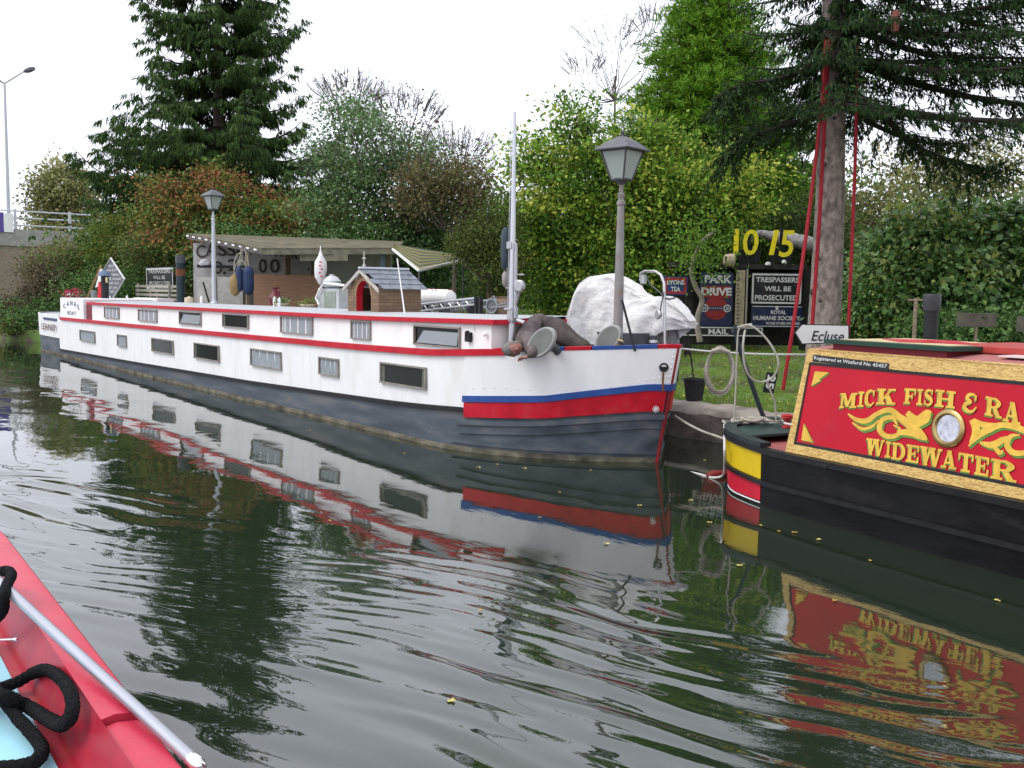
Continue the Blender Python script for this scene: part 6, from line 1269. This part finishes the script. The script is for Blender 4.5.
rows = [[(x, y + .0, z - .014) for x, y, z in prof(X, 1)[:7]] for X in np.linspace(-2.33, 1.5, 8)]; mb = MB(); mb.sheet(rows); mb.add(rows[0], [tuple(range(7))]); obj('gunwale_end_piece', mb, GR, FB, smooth=True)
mb = MB(); mb.sheet([[prof(X, s_)[9] for s_ in (1, -1)] for X in Xs]); obj('red_margin', mb, GR2, FB)
mb = MB(); mb.sheet([[(X, s_ * (prof(X, 1)[9][1] - .035), .878) for s_ in (1, -1)] for X in Xs[4:]]); obj('deck', mb, mat('deck_pale_blue', (.30, .56, .64), .55, var=.06, dirt=(.25, .42, .46), damt=.4), FB)
p0 = np.array([-3.75, .575, 1.075]); p1 = WD(198, 765, 2.03)
pl_ = thing('boat_pole', (p0 + p1) / 2, 'silver tubular pole resting along the red gunwale at the lower left', 'pole'); mb = MB(); pa = WD(6, 588, 2.95); mb.tube([pa + (pa - p1) * .25, pa, p1], .0145, 16); obj('tube', mb, mat('pole_silver', (.42, .43, .47), .38, .75, var=.04), pl_, smooth=True)
ax = (p1 - pa) / np.linalg.norm(p1 - pa); mb = MB(); mb.lathe([(.0165, -.03), (.0175, -.025), (.0175, .0), (.012, .012), (.006, .016)], p1, 14, ax); mb.tube([p1 + ax * .012 + HR * .008 * math.cos(t) * 1.3 + np.array([0, 0, .009 * math.sin(t) + .004]) for t in np.linspace(0, 2 * math.pi, 12)[:-1]], .003, 5, closed=True); obj('end_cap', mb, mat('chrome', (.7, .7, .7), .15, 1), pl_, smooth=True)
def cp(x, y, z): return WZ(x / 3.37, 540 + y / 3.37, z)
rp_ = [(-260, 560, .90), (-120, 540, .90), (0, 500, .905), (60, 478, .91), (110, 450, .93), (155, 438, .97), (200, 462, 1.0), (238, 515, 1.02), (244, 575, 1.01), (215, 622, .98), (165, 605, .94), (100, 565, .92), (40, 535, .95), (0, 522, .96), (-60, 520, .93), (-120, 560, .91)]
rp2 = [(-100, 430, .91), (-40, 480, .92), (10, 535, .93), (60, 600, .91), (110, 655, .905), (142, 705, .905), (120, 745, .905), (60, 765, .905), (0, 770, .905), (-80, 790, .905)]
rp3 = [(-60, 300, .93), (-15, 265, .99), (8, 235, 1.04), (14, 190, 1.09), (24, 150, 1.10), (38, 120, 1.10), (20, 105, 1.09), (-20, 115, 1.05), (-70, 150, .98)]
BR = bpy.data.materials.new('braided_black'); BR.use_nodes = True; n = BR.node_tree; b = n.nodes['Principled BSDF']; b.inputs['Base Color'].default_value = (.008, .008, .009, 1); b.inputs['Roughness'].default_value = .9; b.inputs['Specular IOR Level'].default_value = .12
def braid(path):
    pts_ = cr_spline([cp(*p_) for p_ in path], 14); pts_ = [np.array(p_) for p_ in pts_]; d_ = [0]
    for a, b_ in zip(pts_, pts_[1:]): d_.append(d_[-1] + np.linalg.norm(b_ - a))
    L_ = d_[-1]; m_ = int(L_ / .008); A_ = np.array(pts_); s_ = np.linspace(0, L_, m_); P_ = np.stack([np.interp(s_, d_, A_[:, k]) for k in range(3)], 1)
    mb = MB(); mb.tube(list(P_), .0150, 8)
    # eight plaited strands, four each way
    T_ = np.gradient(P_, axis=0); T_ /= np.linalg.norm(T_, axis=1, keepdims=True); U_ = np.cross(T_, [0, 0, 1.]); U_ /= np.linalg.norm(U_, axis=1, keepdims=True); V_ = np.cross(U_, T_)
    for sg_ in (1, -1):
        for q in range(4):
            a = sg_ * s_ * 80 + q * math.pi / 2; rr_ = .0128 + .0012 * np.sin(s_ * 160 + q * 3 + (0 if sg_ > 0 else math.pi))
            mb.tube(list(P_ + (U_ * np.cos(a)[:, None] + V_ * np.sin(a)[:, None]) * rr_[:, None]), .0050, 4)
    return mb
tag(obj('black_rope', braid(rp_), BR, smooth='all'), 'thick black braided rope looped over the pale blue deck and red coaming', 'rope')
tag(obj('black_rope', braid(rp2), BR, smooth='all'), 'thick black rope bight lying lowest on the pale blue deck', 'rope')
tag(obj('black_rope', braid(rp3), BR, smooth='all'), 'black rope end wrapped round the silver pole at the left edge', 'rope')
a = cp(-10, 336, .97); b_ = cp(48, 334, .985); mb = MB(); mb.tube([a, b_], .0028, 6); mb.tube([b_, b_ + [.012, .006, .002]], .0045, 6); tag(obj('split_pin', mb, mat('chrome', (.7, .7, .7), .15, 1)), 'short bright steel pin beside the pale blue deck', 'pin')
mb = MB(); lab = None
# floating leaves
LF = leafmat('fallen_leaf', [(.35, .33, .05), (.5, .45, .08), (.45, .3, .06), (.55, .55, .2)], .1)
fpos = [(819, 539), (761, 525), (710, 522), (795, 532), (779, 531), (835, 600), (705, 460), (497, 464), (478, 467), (404, 453), (524, 468), (560, 492), (606, 543), (540, 517), (740, 565), (480, 610), (998, 600), (870, 560), (690, 500), (590, 470), (452, 700), (330, 520), (365, 418), (310, 430), (640, 505)]
lsrc = None
for i, (x, y) in enumerate(fpos):
    c = WZ(x, y, .012); s_ = .020 + .016 * rnd.random(); a_ = rnd.random() * 6
    if lsrc is None or i < 5:
        o5 = []; 
        for k in range(10): t = 2 * math.pi * k / 10; rr_ = s_ * (1 if k % 2 == 0 else .55 + .1 * (i % 3)) * (1 + .2 * math.cos(t)); o5.append((math.cos(t) * rr_, math.sin(t) * rr_ * .8, .004 * math.sin(3 * t)))
        me = bpy.data.meshes.new('floating_leaf'); me.from_pydata(o5, [], [tuple(range(10))]); at_ = me.attributes.new('tint', 'FLOAT', 'FACE'); at_.data[0].value = rnd.random(); me.materials.append(LF); lsrc = me
    else: me = lsrc if i % 2 else bpy.data.meshes['floating_leaf']
    o = bpy.data.objects.new('floating_leaf', me); COL.objects.link(o); o.location = c; o.rotation_euler = (0, 0, a_)
    tag(o, 'small fallen yellow leaf floating on the dark canal', 'leaf', 'yellow leaves floating on the canal')
# ================================================================== TREES, SHRUBS
DBARK = mat('dark_branch_bark', (.035, .03, .024), .95)
def spruce(name, base, h, zlo, m, label, rmax, whorls, per, sprays, tr, nseed, spr=(.34, .05), droop=.35, bark=None, rz=lambda s: 1 - s, trunkr=None, azf=None, cat='tree', hang=.8, secd=4.0, tipz=.25, group=None, fill=0):
    """conifer: drooping limbs in whorls, side twigs, hanging needle sprays"""
    rs = np.random.RandomState(nseed); base = np.array(base, float); root = thing(name, base, label, cat, group)
    tm = MB(); ztop = base[2] + h; tm.tube([(base[0] + .05 * math.sin(k), base[1], base[2] - .2 + (h + .2) * k / 10) for k in range(11)], [tr * (1 - .93 * k / 10) for k in range(11)], 12, cap=False); obj('trunk', tm, bark or BARK, root, smooth=True)
    bmz = MB(); P = []; A = []; T = []
    for wv in range(whorls):
        s = wv / whorls; z0 = zlo + (ztop - zlo) * s + rs.uniform(-.2, .2) * (ztop - zlo) / whorls
        for k in range(per):
            az = 2 * math.pi * (k + rs.rand() * .8) / per + wv * 1.3; L = rmax * rz(s) * rs.uniform(.75, 1.15)
            if azf is not None:
                f_ = azf(az, s, z0); 
                if f_ <= 0: continue
                L *= f_
            dr = np.array([math.cos(az), math.sin(az), 0]); n_ = 8; pts_ = []; sd = np.cross(dr, [0, 0, 1]); wob = rs.randn() * .08
            for i in range(n_):
                t = i / (n_ - 1); pts_.append(np.array([base[0], base[1], z0]) + dr * L * t + np.array([0, 0, 1]) * L * (-droop * t * 1.1 + (droop + tipz) * t ** 3 * .8) + sd * L * wob * t * t)
            bmz.tube(pts_, [max(.006, tr * .22 * (1 - i / n_) * (L / rmax) ** .5) for i in range(n_)], 4, cap=False)
            m2 = max(3, int(L * secd))
            for j in range(m2):
                t = .12 + .88 * (j + rs.rand()) / m2; i = min(int(t * (n_ - 1)), n_ - 2); f = t * (n_ - 1) - i; p0 = pts_[i] * (1 - f) + pts_[i + 1] * f
                for sg_ in (1, -1):
                    d2 = unit((dr * .75 + sd * sg_ * rs.uniform(.5, 1.1) + np.array([0, 0, rs.uniform(-.25, .15)]))[None])[0]; l2 = L * .36 * (1.05 - t * .75) * rs.uniform(.6, 1.2) + .12
                    e = p0 + d2 * l2 + np.array([0, 0, -.15 * l2]); 
                    if sprays > 0:
                        q = max(3, int(l2 * sprays)); tt = rs.rand(q, 1) ** .8; pos = p0 + (e - p0) * tt + rs.randn(q, 3) * .02
                        ax = unit(d2 * .55 + rs.randn(q, 3) * .45 + np.array([0, 0, -hang])); P.append(pos); A.append(ax); T.append(.42 + .22 * (s - .3) + rs.randn(q) * .2 + .25 * (t - .5))
                    if l2 > .5: bmz.tube([p0, e], [.010, .004], 3, cap=False)
    for _ in range(fill):
        az = rs.uniform(0, 6.28); z0 = zlo + abs(rs.randn()) * 1.3 - .05; r0 = rs.uniform(.3, 1.0); p0 = np.array([base[0] + .25 * math.cos(az), base[1] + .25 * math.sin(az), z0]); e = np.array([base[0] + r0 * math.cos(az), base[1] + r0 * math.sin(az), z0 - .25 * r0]); q = 55
        tt = rs.rand(q, 1); P.append(p0 + (e - p0) * tt + rs.randn(q, 3) * .03); A.append(unit((e - p0) * .5 + rs.randn(q, 3) * .4 + np.array([0, 0, -hang]))); T.append(.4 + rs.randn(q) * .2); bmz.tube([p0, e], [.012, .004], 3, cap=False)
    P = np.concatenate(P); A = np.concatenate(A); T = np.concatenate(T); L_ = spr[0] * (.5 + .9 * rs.rand(len(P)))
    obj('branches', bmz, DBARK, root); foliage('needles', P, A, L_, np.full(len(P), spr[1]) * (.7 + .6 * rs.rand(len(P))), T, m, root); return root

# far round tree and bushes on the embankment
broadleaf('round_tree', [(62, 188, 36, 32), (48, 205, 28, 25), (82, 200, 26, 26), (62, 232, 50, 20)], 85, G_OLIVE, 20000, .24, 'pale round tree beyond the bridge railing at far left', clump=.9, per=30, tr=.35, twigs=40, shell=.3)
# big spruce
g = WD(221, 300, 40); gg = float(gz(g[0], g[1]))
def az1(az, s, z): return 1.0
spruce('spruce_tree', (g[0], g[1], gg), 17.0, 5.0, G_SPRU, 'tall dark spruce with drooping boughs behind the shed', 4.9, 15, 9, 56, .34, 3, (.30, .05), .38, rz=lambda s: (.84 + .16 * math.sin(s * 11)) * (1 - s ** 1.8) ** .6, hang=1.3, secd=3.6, tipz=.30)
g = WD(130, 300, 44); gg = float(gz(g[0], g[1]))
spruce('spruce_tree', (g[0], g[1], gg), WD(130, 112, 44)[2] - gg, 2.2, G_SPRU, 'small dark spruce at the left foot of the tall one', 2.4, 14, 8, 46, .16, 5, (.26, .05), .3, rz=lambda s: (1 - s) ** .6)
def _tree(*a, **k): return broadleaf(*a, **k)
# embankment bushes
GB = 'bushes covering the bank left of the shed'
for i, (bl, dd, m_, lab, lf) in enumerate((
    ([(40, 285, 22, 28), (10, 312, 24, 22), (22, 325, 28, 14)], 40, leafmat('leaf_dry', [(.06, .05, .03), (.12, .10, .05), (.17, .12, .08), (.12, .15, .05)], .25), 'dry brown bush at the water edge below the bridge', .09),
    ([(60, 262, 34, 26), (66, 285, 30, 34), (50, 310, 26, 20)], 43, G_BRAM, 'mixed green bush climbing towards the bridge railing', .09),
    ([(112, 236, 30, 22), (118, 260, 34, 34)], 41, leafmat('leaf_fresh', [(.05, .09, .02), (.11, .17, .03), (.18, .24, .04), (.22, .20, .04)], .3), 'yellow-green bush behind the diamond board', .09),
    ([(150, 250, 32, 26), (175, 275, 26, 34)], 38, G_BRAM, 'tangled bramble bush behind the small notice board', .09),
    ([(110, 292, 60, 24), (40, 318, 40, 18)], 37.5, G_DARK, 'dark low ivy bush along the bank behind the barge stern', .09))):
    _tree('bush', bl, dd, m_, 15000, lf, lab, 'bush', clump=.6, per=80, flat=.5, tr=.07, group=GB, shell=.4)
broadleaf('autumn_tree', [(168, 205, 40, 34), (215, 200, 44, 34), (255, 215, 48, 32), (300, 222, 46, 26), (190, 232, 46, 24), (330, 225, 25, 22)], 36, G_AUT, 32000, .11, 'orange and rust autumn tree spreading above the shed roof', clump=.8, per=110, tr=.16, shell=.45, blend=.75, flat=.45)
broadleaf('willow_tree', [(352, 140, 44, 44), (400, 180, 52, 56), (350, 200, 52, 52), (452, 205, 44, 48), (420, 240, 50, 40)], 33, G_GREY, 40000, .10, 'grey-green willow with bare twigs showing at its top', clump=.75, per=120, tr=.2, twigs=110, shell=.45, flat=.5)
broadleaf('brown_bush', [(420, 190, 34, 30), (462, 185, 34, 26), (480, 225, 30, 30)], 31, leafmat('leaf_russet', [(.08, .07, .03), (.14, .12, .05), (.19, .14, .07), (.13, .16, .05)], .25), 11000, .09, 'brownish thin-leaved bush between the willow and the hazel', 'bush', clump=.5, per=35, tr=.08, twigs=70, shell=.25)
broadleaf('bare_tree', [(400, 130, 52, 34), (350, 105, 40, 26), (455, 165, 42, 30)], 37, leafmat('leaf_brown', [(.10, .07, .04), (.16, .10, .06), (.12, .12, .05)], .2), 2600, .09, 'thin leafless tree top rising behind the willow', clump=.6, per=14, tr=.15, twigs=260, shell=.2)
broadleaf('dark_hedge', [(370, 250, 44, 44), (330, 262, 40, 36), (420, 262, 44, 42), (470, 270, 34, 44), (300, 270, 60, 34), (240, 262, 60, 36)], 32.5, G_DARK, 26000, .085, 'dark ivy-covered hedge behind the kennel and shed', 'hedge', clump=.7, per=100, flat=.5, tr=.12, shell=.3)
broadleaf('ivy_column', [(497, 228, 26, 36), (500, 270, 30, 40), (470, 242, 26, 26)], 20.5, leafmat('leaf_olive_ivy', [(.03, .05, .012), (.07, .10, .02), (.12, .15, .035)], .2), 15000, .05, 'olive ivy hanging in a curtain left of the mast', 'ivy', clump=.28, per=45, tr=.08, tilt=1.4, shell=.35)
broadleaf('hazel_tree', [(598, 178, 58, 54), (556, 206, 58, 60), (662, 186, 58, 50), (700, 212, 58, 44), (615, 245, 72, 56), (545, 262, 44, 50), (668, 270, 52, 44), (735, 215, 34, 26), (528, 152, 28, 16), (578, 126, 24, 26), (640, 135, 26, 20), (740, 170, 30, 30), (590, 300, 60, 36)], 22.5, G_YEL, 95000, .088, 'broad yellow-green hazel with open leafy crown behind the white tarpaulin', clump=.62, per=120, tr=.16, shell=.5, twigs=60, blend=.5, flat=.42)
# bare twigs behind it
broadleaf('bare_tree', [(612, 60, 34, 36), (585, 80, 22, 24), (650, 40, 18, 30)], 38, MATS['leaf_brown'], 500, .06, 'wispy bare treetop left of the bright green conifer', clump=.5, per=10, tr=.06, twigs=90, shell=.1)
# bright conifer with upswept sprays
g = WD(702, 300, 27); gg = float(gz(g[0], g[1]))
spruce('cypress_tree', (g[0], g[1], gg), WD(702, -40, 27)[2] - gg, 3.0, G_CYPR, 'bright green cypress with a pointed crown behind the hazel', 3.1, 38, 12, 46, .2, 9, (.17, .034), -.12, rz=lambda s: (1 - s) ** .62 * 1.05, hang=-.35, secd=5.5, tipz=.1)
# near spruce on the right with the bare trunk
dT = 16.0; bt = WD(822, 335, dT); gg = float(gz(bt[0], bt[1])); 
def az2(az, s, z):
    # longer boughs to the right and towards the canal, shorter to the left
    d_ = math.cos(az) * HR[0] + math.sin(az) * HR[1]; f_ = math.cos(az) * FH[0] + math.sin(az) * FH[1]
    return (.95 + .5 * max(d_, 0) - .42 * max(-d_, 0)) * (1 if f_ < .3 else .8)
spruce('spruce_tree', (bt[0], bt[1], gg), 15.0, WD(840, 92, dT)[2], G_SPRN, 'near spruce with tall bare grey trunk and dark boughs over the right side', 3.3, 18, 7, 40, .275, 21, (.12, .026), .28, bark=BARKG, rz=lambda s: .98 - .6 * s, azf=az2, hang=.8, secd=5.5, tipz=.0, fill=160)
# two long low boughs of the same tree: built as a part of it
near = [o for o in bpy.data.objects if o.get('label', '').startswith('near spruce')][0]
lb = MB(); P = []; A = []; T = []
for pts_, nn in (([(845, 90, 16), (880, 112, 15.8), (905, 138, 15.6), (925, 150, 15.5), (955, 162, 15.3), (985, 168, 15.2), (1010, 160, 15.2)], 20), ([(828, 110, 16), (800, 120, 15.8), (770, 130, 15.6), (745, 140, 15.6), (720, 158, 15.6)], 16), ([(860, 60, 16), (910, 62, 15.4), (960, 58, 15), (1020, 58, 14.6), (1060, 60, 14.4)], 22), ([(860, 35, 16), (900, 24, 15.4), (950, 14, 15), (1000, 4, 14.6), (1040, -5, 14.2)], 22), ([(830, 60, 16), (780, 78, 15.6), (740, 85, 15.4), (712, 100, 15.3)], 16)):
    C_ = cr_spline([WD(*p_) for p_ in pts_], 6); lb.tube(C_, [.045 * (1 - .85 * i / len(C_)) for i in range(len(C_))], 6, cap=False)
    for j in range(nn * 3):
        i = RS.randint(2, len(C_) - 1); p0 = C_[i]; t_ = C_[i] - C_[i - 1]; t_ /= np.linalg.norm(t_); d2 = unit((t_ * .6 + RS.randn(3) * np.array([.6, .6, .25]) + np.array([0, 0, -.35]))[None])[0]; l2 = RS.uniform(.25, .75); e = p0 + d2 * l2 - np.array([0, 0, .12 * l2]); lb.tube([p0, e], [.008, .003], 3, cap=False)
        q = int(75 * l2); tt = RS.rand(q, 1); P.append(p0 + (e - p0) * tt + RS.randn(q, 3) * .012); A.append(unit(d2 * .6 + RS.randn(q, 3) * .5 + np.array([0, 0, -.3]))); T.append(.4 + RS.randn(q) * .2)
obj('low_boughs', lb, DBARK, near); P = np.concatenate(P); A = np.concatenate(A); T = np.concatenate(T); foliage('low_needles', P, A, .11 * (.5 + .9 * RS.rand(len(P))), np.full(len(P), .028), T, G_SPRN, near)
mb = MB(); nk = 0
for k in range(46):
    z_ = RS.uniform(1.4, 5.2); a_ = RS.uniform(0, 6.28); r_ = .275 * (1 - .93 * (z_ - gg) / 15.0) - .004; c = np.array([bt[0] + r_ * math.cos(a_) * .97, bt[1] + r_ * math.sin(a_) * .97, z_]); mb.lathe([(.048, -.015), (.036, .014), (.014, .024)], c, 8, (math.cos(a_), math.sin(a_), .3))
obj('branch_scars', mb, mat('scar_dark', (.06, .05, .045), .9), near)
STR = mat('strap_red', (.32, .012, .022), .6, var=.15)
for pts_, r_, lab in (([(826, 40, 15.6), (822, 100, 15.5), (812, 190, 15.4), (797, 300, 15.3), (783, 390, 15.3)], .028, 'leftmost red strap slanting from the spruce down to the grass'), ([(829, 40, 15.7), (825, 110, 15.6), (820, 210, 15.5), (812, 330, 15.5)], .030, 'middle red strap hanging close along the left side of the grey trunk'), ([(857, 40, 15.7), (856, 130, 15.6), (853, 220, 15.6), (848, 336, 15.6)], .026, 'red strap hanging to the right of the grey trunk')):
    tubething('red_strap', [WD(*p_) for p_ in pts_], r_, STR, lab, 'strap', 8, group='red straps hanging from the near spruce')
mb = MB(); mb.lathe([(.05, 0), (.07, .15), (.05, .3)], WD(895, 32, 15), 8); tag(obj('bird_feeder', mb, mat('feeder_red', (.30, .10, .08), .6)), 'small reddish object hanging in the spruce boughs', 'feeder')
# sapling left of the signs
sp_ = thing('sapling', WD(701, 340, 19.4), 'thin crooked sapling stem in front of the left end of the rack', 'tree'); C_ = cr_spline([WD(x, y, 19.3) for x, y in ((700, 342), (697, 320), (702, 300), (696, 288), (691, 272), (694, 258), (702, 242), (716, 230))], 4); mb = MB(); mb.tube(C_, [.06 * (1 - .5 * i / len(C_)) for i in range(len(C_))], 7); obj('trunk', mb, mat('sapling_bark', (.24, .21, .17), .9, var=.3), sp_, smooth=True)
pos = np.concatenate([WD(x, y, 19.1) + RS.randn(260, 3) * [.35, .3, .22] for x, y in ((704, 240), (698, 256), (690, 240), (704, 266), (712, 222))]); foliage('foliage', pos, unit(RS.randn(len(pos), 3) + [0, 0, -.5]), np.full(len(pos), .075), np.full(len(pos), .045), RS.rand(len(pos)) * .6, G_YEL, sp_)
# shrubs right
GR_ = 'broad-leaved shrubs behind the narrowboat'
for bl, dd, m_, n_, lf, lab in (([(930, 248, 50, 36), (985, 245, 50, 38), (905, 270, 40, 40)], 18.0, G_LAUR, 26000, .115, 'glossy dark green laurel with a few yellow leaves'), ([(965, 290, 46, 36), (1015, 290, 40, 44), (1040, 250, 40, 60)], 17.2, G_LAUR, 20000, .115, 'lower laurel mass at the right edge behind the weathered board'),
                                ([(1110, 262, 56, 50), (1190, 270, 56, 46), (1150, 310, 70, 34), (1270, 290, 60, 44)], 17.4, G_LAUR, 14000, .14, 'laurel carrying on beyond the right edge of the view'), ([(880, 300, 30, 34), (915, 322, 36, 26), (870, 330, 24, 24)], 17.6, G_LAUR, 11000, .10, 'small-leaved dark shrub between the grey trunk and black chimney'), ([(985, 330, 50, 20), (940, 335, 36, 16)], 15.6, G_DARK, 8000, .07, 'low dark shrub just above the narrowboat roof')):
    broadleaf('shrub', bl, dd, m_, n_, lf, lab, 'shrub', clump=.42, per=50, tr=.05, shell=.4, group=GR_, tilt=1.0, blend=.5, flat=.5)
broadleaf('olive_tree', [(790, 200, 52, 62), (880, 205, 56, 50), (945, 165, 50, 36), (1000, 190, 50, 50), (760, 140, 36, 46), (840, 240, 60, 40), (1090, 200, 60, 50), (1190, 220, 70, 50)], 29, G_OLIVE, 34000, .10, 'olive-brown thinning trees seen behind the near spruce trunk', clump=.8, per=80, flat=.5, tr=.14, shell=.25, twigs=170)
broadleaf('green_bush', [(800, 235, 44, 34), (850, 262, 40, 40), (830, 300, 50, 34)], 23, leafmat('leaf_mid', [(.03, .05, .015), (.06, .09, .025), (.10, .14, .035)], .25), 22000, .07, 'mid green bush behind the sign rack and grey trunk', 'bush', clump=.4, per=40, tr=.08, shell=.3)
# the dark wood behind everything
P = []; T = []
for k in range(620):
    px_ = RS.uniform(90, 1120); dd = RS.uniform(44, 60); top = np.interp(px_, [90, 300, 430, 500, 620, 760, 1000, 1120], [240, 215, 225, 215, 170, 165, 185, 180]); py_ = RS.uniform(top, 300); c = WD(px_, py_, dd); q = 60; P.append(c + RS.randn(q, 3) * [1.3, 1.3, .8]); T.append(RS.randn(q) * .2 + .4)
P = np.concatenate(P); T = np.concatenate(T); A = unit(RS.randn(len(P), 3) + [0, 0, -.4]); wdo = thing('far_wood', (0, 0, 0), '', '')
side_ = unit(np.cross(A, unit(RS.randn(len(P), 3)))); co, q = leaf_quads(P, A, side_, np.full(len(P), .3), np.full(len(P), .2)); bpy.data.objects.remove(wdo)
tag(fast_mesh('distant_wood', co, q, G_DARK, smooth=False, attrs={'tint': ('FACE', np.clip(T, 0, 1))}), kind='stuff')
# ground cover
n_ = 90000; X = RS.uniform(-22, 1, n_); Y = bank_y(X) + .42 + RS.rand(n_) ** 1.3 * 7.5; keep = vnoise(X, Y, 1.6, 70) > -.75; X, Y = X[keep], Y[keep]; Z = gz(X, Y); P = np.stack([X, Y, Z - .01], 1); A = unit(RS.randn(len(P), 3) * [.45, .45, .15] + [0, 0, 1]); L_ = .05 + .06 * RS.rand(len(P)); sd_ = unit(np.cross(A, unit(RS.randn(len(P), 3))))
co, q = leaf_quads(P, A, sd_, L_, np.full(len(P), .010)); tag(fast_mesh('grass', co, q, G_GRASS, smooth=False, attrs={'tint': ('FACE', np.clip(.45 + .25 * vnoise(X, Y, .9, 71) + .2 * RS.randn(len(P)), 0, 1))}), kind='stuff')
n_ = 1500; X = RS.uniform(-16, -2, n_); Y = bank_y(X) + .45 + RS.rand(n_) * 6; P = np.stack([X, Y, gz(X, Y) + .05], 1); A = unit(RS.randn(n_, 3) * [1, 1, .15]); sd_ = unit(np.cross(A, [0, 0, 1.])); co, q = leaf_quads(P, A, sd_, .04 + .04 * RS.rand(n_), np.full(n_, .04)); tag(fast_mesh('fallen_leaves', co, q, LF, smooth=False, attrs={'tint': ('FACE', RS.rand(n_))}), kind='stuff')
# weeds over the bank edge at the left and under the stern
broadleaf('reeds', [(15, 330, 22, 10)], 37, G_BRAM, 2500, .1, 'low weeds overhanging the water at far left', 'weeds', clump=.3, per=40, tr=.02, shell=.2)
